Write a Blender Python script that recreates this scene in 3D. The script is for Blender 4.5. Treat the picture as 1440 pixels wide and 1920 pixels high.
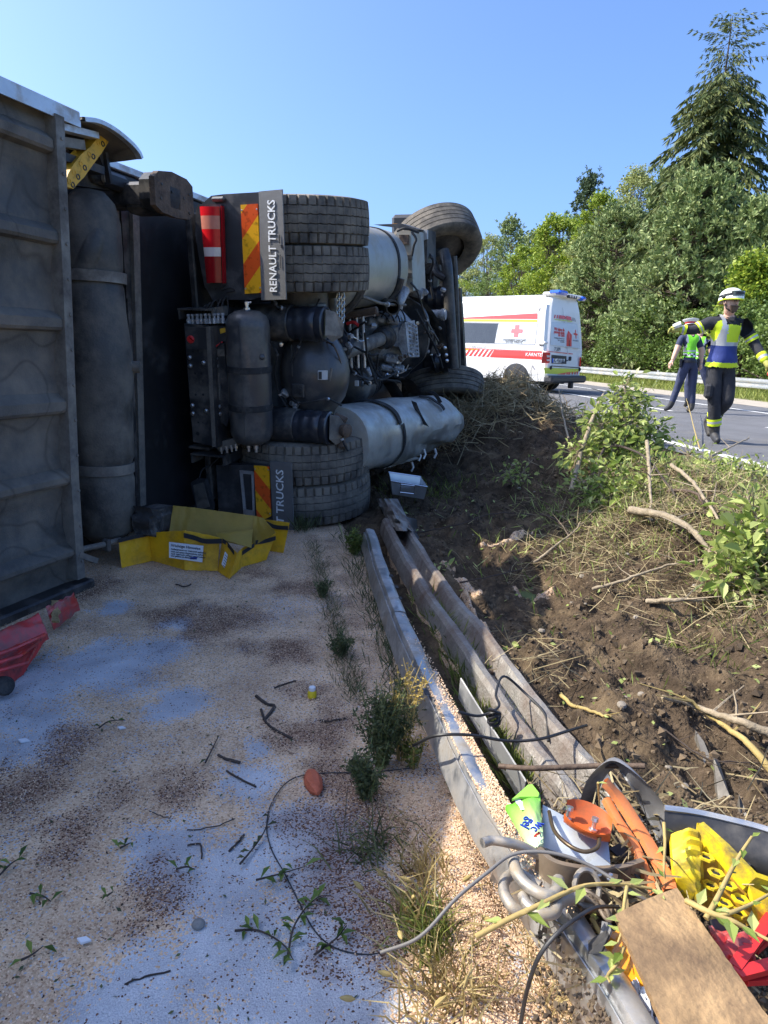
import bpy, bmesh, math, random
import numpy as np
from math import radians as R, sin, cos, pi
from mathutils import Vector, Matrix, Euler, Quaternion, noise as mnoise
for _o in list(bpy.data.objects): bpy.data.objects.remove(_o)
SC = bpy.context.scene
COL = SC.collection
random.seed(7); RNG = np.random.default_rng(11)

# ---------------------------------------------------------------- camera
F_PX = 1330.0; CAM_H = 1.3; PITCH = R(12.87); ROLL = R(2.2)
c_f = Vector((0, cos(PITCH), -sin(PITCH)))
_u = Vector((0, sin(PITCH), cos(PITCH))); _r = Vector((1, 0, 0))
c_r = _r*cos(ROLL) + _u*sin(ROLL); c_u = _u*cos(ROLL) - _r*sin(ROLL)
C0 = Vector((0, 0, CAM_H))
cam = bpy.data.cameras.new('camera'); camo = bpy.data.objects.new('camera', cam); COL.objects.link(camo)
cam.sensor_fit = 'VERTICAL'; cam.sensor_height = 36; cam.lens = F_PX/1920*36
cam.clip_start = 0.05; cam.clip_end = 3000
_m = Matrix((c_r, c_u, -c_f)).transposed().to_4x4(); _m.translation = C0
camo.matrix_world = _m
SC.camera = camo

# ---------------------------------------------------------------- light
SUN_FROM = Vector((-1.0, 0.06, 1.0)).normalized()      # towards the sun
sun_el = math.asin(SUN_FROM.z); sun_az = math.atan2(SUN_FROM.x, SUN_FROM.y)
W = bpy.data.worlds.new('World'); SC.world = W; W.use_nodes = True
_nt = W.node_tree; _nt.nodes.clear()
_out = _nt.nodes.new('ShaderNodeOutputWorld'); _bg = _nt.nodes.new('ShaderNodeBackground'); _sky = _nt.nodes.new('ShaderNodeTexSky')
_sky.sky_type = 'NISHITA'; _sky.sun_disc = False; _sky.sun_elevation = sun_el; _sky.sun_rotation = sun_az
_sky.altitude = 400; _sky.air_density = 0.8; _sky.dust_density = 4.6; _sky.ozone_density = 10.0
_bg.inputs[1].default_value = 0.15
_nt.links.new(_sky.outputs[0], _bg.inputs[0]); _nt.links.new(_bg.outputs[0], _out.inputs[0])
_s = bpy.data.lights.new('sun', 'SUN'); _s.energy = 3.2; _s.angle = R(0.55); _s.color = (1.0, 0.93, 0.80)
suno = bpy.data.objects.new('sun', _s); COL.objects.link(suno)
suno.rotation_euler = (-SUN_FROM).to_track_quat('-Z', 'Y').to_euler()
SC.view_settings.view_transform = 'Standard'; SC.view_settings.look = 'None'
SC.view_settings.gamma = 1; SC.view_settings.use_curve_mapping = False; SC.view_settings.exposure = 1.25
SC.render.engine = 'CYCLES'
try: SC.cycles.max_bounces = 6; SC.cycles.transparent_max_bounces = 12
except Exception: pass

# ---------------------------------------------------------------- measuring helpers
def ray(px, py): return c_r*((px-720)/F_PX) - c_u*((py-960)/F_PX) + c_f
def G(px, py, z=0.0):                       # the place on the level z seen at a photo point
    d = ray(px, py); return C0 + d*((z-CAM_H)/d.z)
def Yp(px, py, y):                          # same at a world depth y
    d = ray(px, py); return C0 + d*(y/d.y)
class Frame:
    def __init__(s, o, yaw, tilt=0):
        p = R(yaw); t = R(tilt); h = Vector((sin(p), cos(p), 0)); k = Vector((0, 0, 1))
        s.n = Vector((cos(p), -sin(p), 0)); s.h = h*cos(t)+k*sin(t); s.k = k*cos(t)-h*sin(t); s.o = Vector(o)
        s.rot = Euler((R(tilt), 0, -p), 'XYZ')
    def __call__(s, px, py, x=None, y=None, z=None):
        d = ray(px, py); ax, v = (s.n, x) if x is not None else ((s.h, y) if y is not None else (s.k, z))
        t = (v-(C0-s.o).dot(ax))/d.dot(ax); p = C0+d*t-s.o
        return Vector((p.dot(s.n), p.dot(s.h), p.dot(s.k)))
    def w(s, p): return s.o + s.n*p[0] + s.h*p[1] + s.k*p[2]
    def loc(s, p): p = Vector(p)-s.o; return Vector((p.dot(s.n), p.dot(s.h), p.dot(s.k)))

# ---------------------------------------------------------------- materials
def _node(nt, t, **kw):
    n = nt.nodes.new(t)
    for k, v in kw.items(): setattr(n, k, v)
    return n
def rgb(c): return (c[0], c[1], c[2], 1.0)
MATS = {}
def M(name, col, rough=0.6, metal=0.0, var=0.15, scale=6.0, bump=0.0, bscale=60.0, dirt=None, dirt_amt=0.35, dirt_scale=3.0, spec=0.5, col2=None, trans=0.0, coat=0.0, emis=None, marks=0):
    """plain procedural surface: base colour broken up by noise, optional dirt patches, fine relief"""
    if name in MATS: return MATS[name]
    m = bpy.data.materials.new(name); m.use_nodes = True; nt = m.node_tree; nt.nodes.clear(); L = nt.links.new
    out = _node(nt, 'ShaderNodeOutputMaterial'); b = _node(nt, 'ShaderNodeBsdfPrincipled'); L(b.outputs[0], out.inputs[0])
    tc = _node(nt, 'ShaderNodeTexCoord')
    n1 = _node(nt, 'ShaderNodeTexNoise'); n1.inputs['Scale'].default_value = scale; n1.inputs['Detail'].default_value = 6; n1.inputs['Roughness'].default_value = .65
    L(tc.outputs['Object'], n1.inputs['Vector'])
    r = _node(nt, 'ShaderNodeValToRGB'); r.color_ramp.elements[0].position = .3; r.color_ramp.elements[1].position = .7
    c2 = col2 or col
    r.color_ramp.elements[0].color = rgb([x*(1-var) for x in col]); r.color_ramp.elements[1].color = rgb([min(1, x*(1+var)) for x in c2])
    L(n1.outputs['Fac'], r.inputs['Fac']); colout = r.outputs['Color']
    b.inputs['Roughness'].default_value = rough; b.inputs['Metallic'].default_value = metal
    b.inputs['Specular IOR Level'].default_value = spec; b.inputs['Coat Weight'].default_value = coat
    if trans: b.inputs['Transmission Weight'].default_value = trans
    if emis: b.inputs['Emission Color'].default_value = rgb(emis[0]); b.inputs['Emission Strength'].default_value = emis[1]
    if dirt is not None:
        n2 = _node(nt, 'ShaderNodeTexNoise'); n2.inputs['Scale'].default_value = dirt_scale; n2.inputs['Detail'].default_value = 9; n2.inputs['Roughness'].default_value = .7
        mp = _node(nt, 'ShaderNodeMapping'); mp.inputs['Location'].default_value = (3.1, 1.7, 5.3)
        L(tc.outputs['Object'], mp.inputs[0]); L(mp.outputs[0], n2.inputs['Vector'])
        r2 = _node(nt, 'ShaderNodeValToRGB'); p = .78-.5*dirt_amt; r2.color_ramp.elements[0].position = max(0, p-.12); r2.color_ramp.elements[1].position = min(1, p+.12)
        L(n2.outputs['Fac'], r2.inputs['Fac'])
        mx = _node(nt, 'ShaderNodeMix', data_type='RGBA'); L(r2.outputs['Color'], mx.inputs[0]); L(colout, mx.inputs[6]); mx.inputs[7].default_value = rgb(dirt)
        colout = mx.outputs[2]
        mr = _node(nt, 'ShaderNodeMix', data_type='FLOAT'); L(r2.outputs['Color'], mr.inputs[0]); mr.inputs[2].default_value = rough; mr.inputs[3].default_value = .92
        L(mr.outputs[0], b.inputs['Roughness'])
        if metal > 0:
            mm = _node(nt, 'ShaderNodeMix', data_type='FLOAT'); L(r2.outputs['Color'], mm.inputs[0]); mm.inputs[2].default_value = metal; mm.inputs[3].default_value = 0
            L(mm.outputs[0], b.inputs['Metallic'])
    if marks:                                  # dried tide marks: thin wavy lines round the dirt
        n5 = _node(nt, 'ShaderNodeTexNoise'); n5.inputs['Scale'].default_value = marks; n5.inputs['Detail'].default_value = 2; L(tc.outputs['Object'], n5.inputs['Vector'])
        q = _node(nt, 'ShaderNodeMath', operation='MULTIPLY'); L(n5.outputs['Fac'], q.inputs[0]); q.inputs[1].default_value = 9
        fr = _node(nt, 'ShaderNodeMath', operation='PINGPONG'); L(q.outputs[0], fr.inputs[0]); fr.inputs[1].default_value = .5
        r5 = _node(nt, 'ShaderNodeValToRGB'); r5.color_ramp.elements[0].position = 0; r5.color_ramp.elements[0].color = rgb((.45, .43, .40)); r5.color_ramp.elements[1].position = .09; r5.color_ramp.elements[1].color = rgb((1, 1, 1)); L(fr.outputs[0], r5.inputs['Fac'])
        m5 = _node(nt, 'ShaderNodeMix', data_type='RGBA', blend_type='MULTIPLY'); m5.inputs[0].default_value = .6; L(colout, m5.inputs[6]); L(r5.outputs[0], m5.inputs[7]); colout = m5.outputs[2]
    L(colout, b.inputs['Base Color'])
    if bump:
        n3 = _node(nt, 'ShaderNodeTexNoise'); n3.inputs['Scale'].default_value = bscale; n3.inputs['Detail'].default_value = 5
        L(tc.outputs['Object'], n3.inputs['Vector'])
        bp = _node(nt, 'ShaderNodeBump'); bp.inputs['Strength'].default_value = bump; bp.inputs['Distance'].default_value = .02
        L(n3.outputs['Fac'], bp.inputs['Height']); L(bp.outputs[0], b.inputs['Normal'])
    MATS[name] = m; return m
def leafmat(name, cols, rough=0.55, transl=0.25):
    """leaf: one of several greens per leaf (a random value stored per face), slightly translucent"""
    m = bpy.data.materials.new(name); m.use_nodes = True; nt = m.node_tree; nt.nodes.clear(); L = nt.links.new
    out = _node(nt, 'ShaderNodeOutputMaterial'); b = _node(nt, 'ShaderNodeBsdfPrincipled'); b.inputs['Roughness'].default_value = rough; b.inputs['Specular IOR Level'].default_value = .3
    t = _node(nt, 'ShaderNodeBsdfTranslucent'); mx = _node(nt, 'ShaderNodeMixShader'); mx.inputs[0].default_value = transl
    at = _node(nt, 'ShaderNodeAttribute'); at.attribute_name = 'rnd'
    r = _node(nt, 'ShaderNodeValToRGB'); els = r.color_ramp.elements
    while len(els) < len(cols): els.new(.5)
    for i, c in enumerate(cols): els[i].position = i/(len(cols)-1); els[i].color = rgb(c)
    L(at.outputs['Fac'], r.inputs['Fac']); L(r.outputs[0], b.inputs['Base Color']); L(r.outputs[0], t.inputs['Color'])
    L(b.outputs[0], mx.inputs[1]); L(t.outputs[0], mx.inputs[2]); L(mx.outputs[0], out.inputs[0])
    MATS[name] = m; return m

# ---------------------------------------------------------------- mesh helpers
def frame_of(d):
    d = Vector(d).normalized(); a = Vector((0, 0, 1)) if abs(d.z) < .9 else Vector((1, 0, 0))
    s = d.cross(a).normalized(); return s, s.cross(d).normalized(), d
class MB:
    def __init__(s): s.v = []; s.f = []; s.mi = []; s.cur = 0
    def add(s, vs, fs):
        o = len(s.v); s.v += [tuple(p) for p in vs]; s.f += [tuple(i+o for i in f) for f in fs]; s.mi += [s.cur]*len(fs); return s
    def box(s, c, size, rot=None, bev=0.0, m=None):
        hx, hy, hz = [a/2 for a in size]; c = Vector(c)
        if rot is None: rm = Matrix.Identity(3)
        elif isinstance(rot, (tuple, list)): rm = Euler(rot, 'XYZ').to_matrix()
        else: rm = rot
        if bev <= 0:
            vs = [c+rm@Vector((x*hx, y*hy, z*hz)) for x in (-1, 1) for y in (-1, 1) for z in (-1, 1)]
            return s.add(vs, [(0, 1, 3, 2), (4, 6, 7, 5), (0, 4, 5, 1), (2, 3, 7, 6), (0, 2, 6, 4), (1, 5, 7, 3)])
        b = min(bev, hx*.9, hy*.9, hz*.9); vs = []; idx = {}
        for x in (-1, 1):
            for y in (-1, 1):
                for z in (-1, 1):
                    for a in range(3):
                        q = [x*(hx-b), y*(hy-b), z*(hz-b)]; q[a] = (x*hx, y*hy, z*hz)[a]
                        idx[(x, y, z, a)] = len(vs); vs.append(c+rm@Vector(q))
        I = idx; fs = []
        for sg in (-1, 1):
            fs.append([I[(sg, y, z, 0)] for y, z in ((-1, -1), (1, -1), (1, 1), (-1, 1))])
            fs.append([I[(x, sg, z, 1)] for x, z in ((-1, -1), (1, -1), (1, 1), (-1, 1))])
            fs.append([I[(x, y, sg, 2)] for x, y in ((-1, -1), (1, -1), (1, 1), (-1, 1))])
        for p in (-1, 1):
            for q in (-1, 1):
                fs.append([I[(-1, p, q, 1)], I[(1, p, q, 1)], I[(1, p, q, 2)], I[(-1, p, q, 2)]])
                fs.append([I[(p, -1, q, 0)], I[(p, 1, q, 0)], I[(p, 1, q, 2)], I[(p, -1, q, 2)]])
                fs.append([I[(p, q, -1, 0)], I[(p, q, 1, 0)], I[(p, q, 1, 1)], I[(p, q, -1, 1)]])
        for x in (-1, 1):
            for y in (-1, 1):
                for z in (-1, 1): fs.append([I[(x, y, z, a)] for a in range(3)])
        return s.add(vs, fs)
    def lathe(s, prof, o=(0, 0, 0), d=(0, 0, 1), n=24, cap=True, sq=None):
        """prof: (radius, height) pairs about the axis d through o"""
        a, b, d = frame_of(d); o = Vector(o); vs = []; k = len(prof)
        for r, h in prof:
            for i in range(n):
                t = 2*pi*i/n; vs.append(o+d*h+(a*cos(t)+b*sin(t))*r)
        fs = [(j*n+i, j*n+(i+1) % n, (j+1)*n+(i+1) % n, (j+1)*n+i) for j in range(k-1) for i in range(n)]
        if cap: fs += [tuple(range(n))[::-1], tuple((k-1)*n+i for i in range(n))]
        return s.add(vs, fs)
    def cyl(s, p0, p1, r, r1=None, n=16):
        p0 = Vector(p0); p1 = Vector(p1); d = p1-p0
        return s.lathe([(r, 0), (r if r1 is None else r1, d.length)], p0, d, n)
    def tube(s, pts, r, n=8, cap=True):
        pts = [Vector(p) for p in pts]; k = len(pts); rr = r if isinstance(r, (list, tuple)) else [r]*k
        vs = []; side = None
        for i, p in enumerate(pts):
            d = (pts[min(k-1, i+1)]-pts[max(0, i-1)])
            if d.length < 1e-9: d = Vector((0, 0, 1))
            d.normalize()
            if side is None: side = frame_of(d)[0]
            side = (side-d*side.dot(d))
            if side.length < 1e-6: side = frame_of(d)[0]
            side.normalize(); up = d.cross(side)
            for j in range(n):
                t = 2*pi*j/n; vs.append(p+(side*cos(t)+up*sin(t))*rr[i])
        fs = [(i*n+j, i*n+(j+1) % n, (i+1)*n+(j+1) % n, (i+1)*n+j) for i in range(k-1) for j in range(n)]
        if cap: fs += [tuple(range(n))[::-1], tuple((k-1)*n+j for j in range(n))]
        return s.add(vs, fs)
    def sweep(s, pts, prof, up=(0, 0, 1), cap=False):
        """sweep an open outline prof (u across, v up) along pts"""
        pts = [Vector(p) for p in pts]; k = len(pts); m = len(prof); vs = []; up = Vector(up)
        for i, p in enumerate(pts):
            d = (pts[min(k-1, i+1)]-pts[max(0, i-1)]).normalized(); sd = d.cross(up).normalized(); u2 = sd.cross(d)
            for a, b in prof: vs.append(p+sd*a+u2*b)
        fs = [(i*m+j, i*m+j+1, (i+1)*m+j+1, (i+1)*m+j) for i in range(k-1) for j in range(m-1)]
        if cap: fs += [tuple(range(m)), tuple((k-1)*m+j for j in range(m))]
        return s.add(vs, fs)
    def prism(s, poly, off):
        """polygon of 3-D points thickened by the vector off"""
        n = len(poly); off = Vector(off); P = [Vector(p) for p in poly]
        vs = P+[p+off for p in P]
        return s.add(vs, [tuple(range(n)), tuple(range(2*n-1, n-1, -1))]+[(i, (i+1) % n, n+(i+1) % n, n+i) for i in range(n)])
    def grid(s, fn, nu, nv, thick=None):
        vs = [Vector(fn(i/nu, j/nv)) for i in range(nu+1) for j in range(nv+1)]; w = nv+1
        fs = [(i*w+j, (i+1)*w+j, (i+1)*w+j+1, i*w+j+1) for i in range(nu) for j in range(nv)]
        if thick is not None:
            t = Vector(thick); n0 = len(vs); vs += [p+t for p in vs]
            fs += [tuple(x+n0 for x in f[::-1]) for f in fs]
            rim = [(i, 0) for i in range(nu)]+[(nu, j) for j in range(nv)]+[(i, nv) for i in range(nu, 0, -1)]+[(0, j) for j in range(nv, 0, -1)]
            rim = [a*w+b for a, b in rim]
            fs += [(rim[i], rim[(i+1) % len(rim)], rim[(i+1) % len(rim)]+n0, rim[i]+n0) for i in range(len(rim))]
        return s.add(vs, fs)
    def mesh(s, name, mat, smooth=35):
        me = bpy.data.meshes.new(name); me.from_pydata(s.v, [], s.f)
        for m in (mat if isinstance(mat, (list, tuple)) else [mat]): me.materials.append(m)
        if any(s.mi): me.polygons.foreach_set('material_index', s.mi)
        bm = bmesh.new(); bm.from_mesh(me); bmesh.ops.recalc_face_normals(bm, faces=bm.faces); bm.to_mesh(me); bm.free()
        if smooth:
            me.polygons.foreach_set('use_smooth', [True]*len(me.polygons)); me.set_sharp_from_angle(angle=R(smooth))
        me.update(); return me
    def build(s, name, mat, parent=None, smooth=35, loc=None, rot=None, label=None):
        o = bpy.data.objects.new(name, s.mesh(name, mat, smooth)); COL.objects.link(o)
        if parent is not None: o.parent = parent
        if loc is not None: o.location = loc
        if rot is not None: o.rotation_euler = rot
        if label: o['label'] = label
        return o
def tag(o, label=None, cat=None, group=None, kind=None):
    if label: o['label'] = label
    if cat: o['category'] = cat
    if group: o['group'] = group
    if kind: o['kind'] = kind
    return o
def thing(name, label, cat, loc=(0, 0, 0), rot=(0, 0, 0), group=None):
    o = bpy.data.objects.new(name, None); COL.objects.link(o); o.location = loc; o.rotation_euler = rot; o.empty_display_size = .1
    return tag(o, label, cat, group)
def one(mb, name, mat, label, cat, group=None, smooth=35, base=None):
    """a thing that is a single mesh; its origin is moved to its base"""
    P = np.array(mb.v); b = Vector(base) if base is not None else Vector((P[:, 0].mean(), P[:, 1].mean(), P[:, 2].min()))
    mb.v = [tuple(Vector(p)-b) for p in mb.v]
    o = mb.build(name, mat, None, smooth, b); return tag(o, label, cat, group)
def dup(o, parent=None):
    c = o.copy(); COL.objects.link(c)
    if parent is not None: c.parent = parent
    for ch in list(o.children): dup(ch, c)
    return c
def quads(name, V, rnd, mat, parent=None, loc=None, nv=4):
    """many separate leaf faces: V is (n, nv, 3)"""
    n = len(V); me = bpy.data.meshes.new(name)
    me.vertices.add(n*nv); me.vertices.foreach_set('co', np.ascontiguousarray(V, dtype=np.float32).ravel())
    me.loops.add(n*nv); me.loops.foreach_set('vertex_index', np.arange(n*nv, dtype=np.int32))
    me.polygons.add(n); me.polygons.foreach_set('loop_start', np.arange(0, n*nv, nv, dtype=np.int32)); me.polygons.foreach_set('loop_total', np.full(n, nv, dtype=np.int32))
    a = me.attributes.new('rnd', 'FLOAT', 'FACE'); a.data.foreach_set('value', np.asarray(rnd, dtype=np.float32))
    me.materials.append(mat); me.update(calc_edges=True); me.validate()
    o = bpy.data.objects.new(name, me); COL.objects.link(o)
    if parent is not None: o.parent = parent
    if loc is not None: o.location = loc
    return o
def nrm(a): return a/np.maximum(1e-9, np.linalg.norm(a, axis=-1, keepdims=True))
def leaf_quads(P, size, aspect=1.6, up=.4, dirs=None, droop=0.0):
    """diamond leaves at P (n,3): random facing biased upwards, length along dirs or random"""
    n = len(P); nn = RNG.normal(size=(n, 3)); nn[:, 2] = np.abs(nn[:, 2])+up; nn = nrm(nn)
    d = RNG.normal(size=(n, 3)) if dirs is None else dirs+RNG.normal(size=(n, 3))*.35
    d[:, 2] -= droop; d = nrm(d-nn*np.sum(d*nn, 1, keepdims=True)); s = np.cross(nn, d)
    L = (np.asarray(size)*(RNG.uniform(.7, 1.3, n)))[:, None] if np.ndim(size) == 0 else np.asarray(size)[:, None]
    w = L/aspect/2
    return np.stack([P, P+d*L*.45+s*w, P+d*L, P+d*L*.45-s*w], 1)
def text(name, body, size, mat, parent, loc, ux, uy, align='CENTER', depth=.0015, bold=0.0, sx=1.0):
    cu = bpy.data.curves.new(name, 'FONT'); cu.body = body; cu.size = size; cu.align_x = align; cu.align_y = 'CENTER'; cu.extrude = depth; cu.resolution_u = 2; cu.offset = bold
    t = bpy.data.objects.new(name+'_source', cu); COL.objects.link(t)
    dg = bpy.context.evaluated_depsgraph_get(); me = bpy.data.meshes.new_from_object(t.evaluated_get(dg)); bpy.data.objects.remove(t)
    me.name = name; me.materials.clear(); me.materials.append(mat)
    ux = Vector(ux).normalized(); uy = Vector(uy); uy = (uy-ux*uy.dot(ux)).normalized(); uz = ux.cross(uy)
    mm = Matrix((ux*sx, uy, uz)).transposed().to_4x4(); me.transform(mm)
    o = bpy.data.objects.new(name, me); COL.objects.link(o); o.parent = parent; o.location = loc
    return o
def fbm(x, y, s=1.0, oct=4, seed=0.0):
    return mnoise.fractal(Vector((x*s+seed, y*s-seed*1.7, seed*.31)), 1.0, 2.0, oct)
def ss(a, b, x): t = min(1, max(0, (x-a)/(b-a))); return t*t*(3-2*t)
def polyline(pts, n=6, jit=0.0):
    """smooth curve through pts (Catmull-Rom)"""
    P = [Vector(p) for p in pts]; P = [P[0]*2-P[1]]+P+[P[-1]*2-P[-2]]; out = []
    for i in range(1, len(P)-2):
        for k in range(n):
            t = k/n; a, b, c, d = P[i-1], P[i], P[i+1], P[i+2]
            q = .5*((2*b)+(-a+c)*t+(2*a-5*b+4*c-d)*t*t+(-a+3*b-3*c+d)*t*t*t)
            if jit: q = q+Vector([random.uniform(-jit, jit) for _ in range(3)])
            out.append(q)
    out.append(P[-2]); return out
# ================================================================ SETTING
ROADZ = 0.33; RD = Vector((-0.139, 0.990, 0)).normalized(); RN = Vector((RD.y, -RD.x, 0)); RP = Vector((3.5, 8.0, 0))
def road_q(x, y): return (x-RP.x)*RN.x+(y-RP.y)*RN.y
def road_pt(q, s, z=ROADZ): p = RP+RN*q+RD*s; return Vector((p.x, p.y, z))
EP = Vector((-0.03, 3.1, 0)); ED = Vector((-0.2, 0.98, 0)).normalized(); EN = Vector((ED.y, -ED.x, 0))
def edge_e(x, y): return (x-EP.x)*EN.x+(y-EP.y)*EN.y
def edge_pt(e, s, z=0.0): p = EP+EN*e+ED*s; return Vector((p.x, p.y, z))
def soil_h(x, y, detail=True):
    e = edge_e(x, y); q = road_q(x, y)
    far = ss(8, 14, y)
    b = 0.34*ss(.8, 2.6, e)+.03*ss(.2, .6, e)-.006*(1-ss(.15,.2,e))
    b += .08*math.exp(-((q+1.7)/.55)**2)*(1-far)
    t = ss(-1.1, -.35, q); b = b*(1-t)+(ROADZ-.02)*t
    b += .40*math.exp(-(((x-1.45)/.85)**2+((y-9.1)/1.2)**2)) + .05*math.exp(-(((x-2.1)/.6)**2+((y-6.6)/.9)**2))
    b -= .10*math.exp(-(((x-1.0)/.35)**2+((y-3.9)/.5)**2))
    if detail:
        a = ss(.12, .42, e)*(1-ss(-.6, -.3, q))
        b += a*(.07*fbm(x, y, 1.3, 3, 2.0)+.075*fbm(x, y, 4.5, 4, 5.0)+.046*fbm(x, y, 12, 4, 9.0))
    return b
def G_soil(px, py):                         # where a photo point meets the bank
    d = ray(px, py); t = .6
    while t < 40:
        p = C0+d*t
        if edge_e(p.x, p.y) < 0: h = 0.0
        else: h = soil_h(p.x, p.y)
        if p.z < h: return Vector((p.x, p.y, h))
        t += .01+.002*t
    return C0+d*t
# ---- materials of the ground
def ground_mat(name):
    """oil binder granules strewn over grey asphalt: attribute cov = (bare asphalt, dark wet soil, granule density)"""
    m = bpy.data.materials.new(name); m.use_nodes = True; nt = m.node_tree; nt.nodes.clear(); L = nt.links.new
    out = _node(nt, 'ShaderNodeOutputMaterial'); b = _node(nt, 'ShaderNodeBsdfPrincipled'); L(b.outputs[0], out.inputs[0]); b.inputs['Roughness'].default_value = .9; b.inputs['Specular IOR Level'].default_value = .2
    tc = _node(nt, 'ShaderNodeTexCoord'); at = _node(nt, 'ShaderNodeAttribute'); at.attribute_name = 'cov'; sp = _node(nt, 'ShaderNodeSeparateColor'); L(at.outputs['Color'], sp.inputs[0])
    vo = _node(nt, 'ShaderNodeTexVoronoi'); vo.inputs['Scale'].default_value = 210; L(tc.outputs['Object'], vo.inputs['Vector'])
    vs = _node(nt, 'ShaderNodeSeparateColor'); L(vo.outputs['Color'], vs.inputs[0])
    v2 = _node(nt, 'ShaderNodeTexVoronoi'); v2.inputs['Scale'].default_value = 250; L(tc.outputs['Object'], v2.inputs['Vector'])
    v2s = _node(nt, 'ShaderNodeSeparateColor'); L(v2.outputs['Color'], v2s.inputs[0])
    # granule colours
    gr = _node(nt, 'ShaderNodeValToRGB'); e = gr.color_ramp.elements; e[0].position = 0; e[0].color = rgb((.47, .29, .165)); e[1].position = 1; e[1].color = rgb((.88, .68, .46))
    e.new(.35).color = rgb((.76, .53, .33)); e.new(.8).color = rgb((.84, .61, .40)); L(vs.outputs[0], gr.inputs['Fac'])
    # asphalt under it
    n1 = _node(nt, 'ShaderNodeTexNoise'); n1.inputs['Scale'].default_value = 300; n1.inputs['Detail'].default_value = 3; L(tc.outputs['Object'], n1.inputs['Vector'])
    ar = _node(nt, 'ShaderNodeValToRGB'); ar.color_ramp.elements[0].position = .3; ar.color_ramp.elements[1].position = .7; ar.color_ramp.elements[0].color = rgb((.44, .46, .48)); ar.color_ramp.elements[1].color = rgb((.70, .71, .725)); L(n1.outputs[0], ar.inputs['Fac'])
    # dark wet soil and crumbs
    dr = _node(nt, 'ShaderNodeValToRGB'); dr.color_ramp.elements[0].color = rgb((.07, .036, .024)); dr.color_ramp.elements[1].color = rgb((.24, .125, .08)); L(v2s.outputs[1], dr.inputs['Fac'])
    def lt(a, bsock):                          # a < b, softened
        q = _node(nt, 'ShaderNodeMath', operation='LESS_THAN'); L(a, q.inputs[0]); L(bsock, q.inputs[1]); return q.outputs[0]
    def mix(f, a, c):
        q = _node(nt, 'ShaderNodeMix', data_type='RGBA'); L(f, q.inputs[0]); L(a, q.inputs[6]); L(c, q.inputs[7]); return q.outputs[2]
    c0 = mix(lt(vs.outputs[1], sp.outputs[0]), gr.outputs[0], ar.outputs[0])
    hf = _node(nt, 'ShaderNodeMath', operation='MULTIPLY'); L(sp.outputs[1], hf.inputs[0]); hf.inputs[1].default_value = .72
    sm = _node(nt, 'ShaderNodeMix', data_type='RGBA'); L(hf.outputs[0], sm.inputs[0]); L(c0, sm.inputs[6]); sm.inputs[7].default_value = rgb((.20, .105, .07))
    hg = _node(nt, 'ShaderNodeMath', operation='MULTIPLY'); L(sp.outputs[1], hg.inputs[0]); hg.inputs[1].default_value = .5
    c1 = mix(lt(v2s.outputs[0], hg.outputs[0]), sm.outputs[2], dr.outputs[0])
    # soft tint of the powder
    n4 = _node(nt, 'ShaderNodeTexNoise'); n4.inputs['Scale'].default_value = 5; n4.inputs['Detail'].default_value = 8; L(tc.outputs['Object'], n4.inputs['Vector'])
    r4 = _node(nt, 'ShaderNodeValToRGB'); r4.color_ramp.elements[0].position = .35; r4.color_ramp.elements[1].position = .68; r4.color_ramp.elements[0].color = rgb((.70, .68, .68)); r4.color_ramp.elements[1].color = rgb((1, 1, 1)); L(n4.outputs[0], r4.inputs['Fac'])
    mu = _node(nt, 'ShaderNodeMix', data_type='RGBA', blend_type='MULTIPLY'); mu.inputs[0].default_value = 1; L(c1, mu.inputs[6]); L(r4.outputs[0], mu.inputs[7])
    L(mu.outputs[2], b.inputs['Base Color'])
    bp = _node(nt, 'ShaderNodeBump'); bp.inputs['Strength'].default_value = .55; bp.inputs['Distance'].default_value = .006; bp.invert = True
    L(vo.outputs['Distance'], bp.inputs['Height']); L(bp.outputs[0], b.inputs['Normal'])
    MATS[name] = m; return m
GM = ground_mat('binder_on_asphalt')
M('soil', (.075, .053, .034), .95, var=.65, scale=11, bump=1.0, bscale=60, dirt=(.20, .145, .085), dirt_amt=.34, dirt_scale=5, spec=.15)
M('clod', (.105, .078, .052), .95, var=.5, scale=14, bump=.6, bscale=50, spec=.15)
M('asphalt', (.145, .145, .15), .88, var=.16, scale=2.2, bump=.5, bscale=240, dirt=(.21, .19, .16), dirt_amt=.22, dirt_scale=.8, spec=.3)
M('shoulder', (.40, .345, .27), .9, var=.15, scale=3, bump=.4, bscale=120)
M('line', (.72, .71, .67), .8, var=.08, scale=14, dirt=(.25, .24, .22), dirt_amt=.35, dirt_scale=9)
M('verge', (.15, .17, .06), .95, var=.4, scale=4, bump=.5, bscale=40, col2=(.24, .23, .09))
M('field', (.10, .13, .045), .95, var=.3, scale=.05)
blobs_bare = [((180, 1255), .28), ((70, 1290), .26), ((300, 1220), .16), ((60, 1360), .2), ((215, 1140), .10), ((470, 1470), .13), ((560, 1600), .22), ((430, 1640), .17), ((320, 1590), .12), ((430, 1780), .2), ((250, 1880), .17), ((560, 1880), .2), ((600, 1760), .12), ((690, 1900), .10), ((335, 1170), .08), ((480, 1405), .05), ((330, 1320), .12)]
blobs_dark = [((400, 1165), .20), ((450, 1160), .13), ((330, 1150), .10), ((545, 1215), .10), ((600, 1360), .12), ((585, 1300), .07), ((345, 1482), .075), ((285, 1680), .085), ((200, 1500), .06), ((120, 1395), .08), ((30, 1480), .1), ((100, 1110), .12), ((170, 1100), .15), ((640, 1590), .17), ((700, 1560), .12), ((690, 1680), .14), ((140, 1560), .06), ((650, 1170), .09), ((660, 1480), .13), ((560, 1100), .14), ((480, 1080), .12), ((240, 1740), .05)]
blobs_bare = [(G(*p), r) for p, r in blobs_bare]; blobs_dark = [(G(*p), r) for p, r in blobs_dark]
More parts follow.
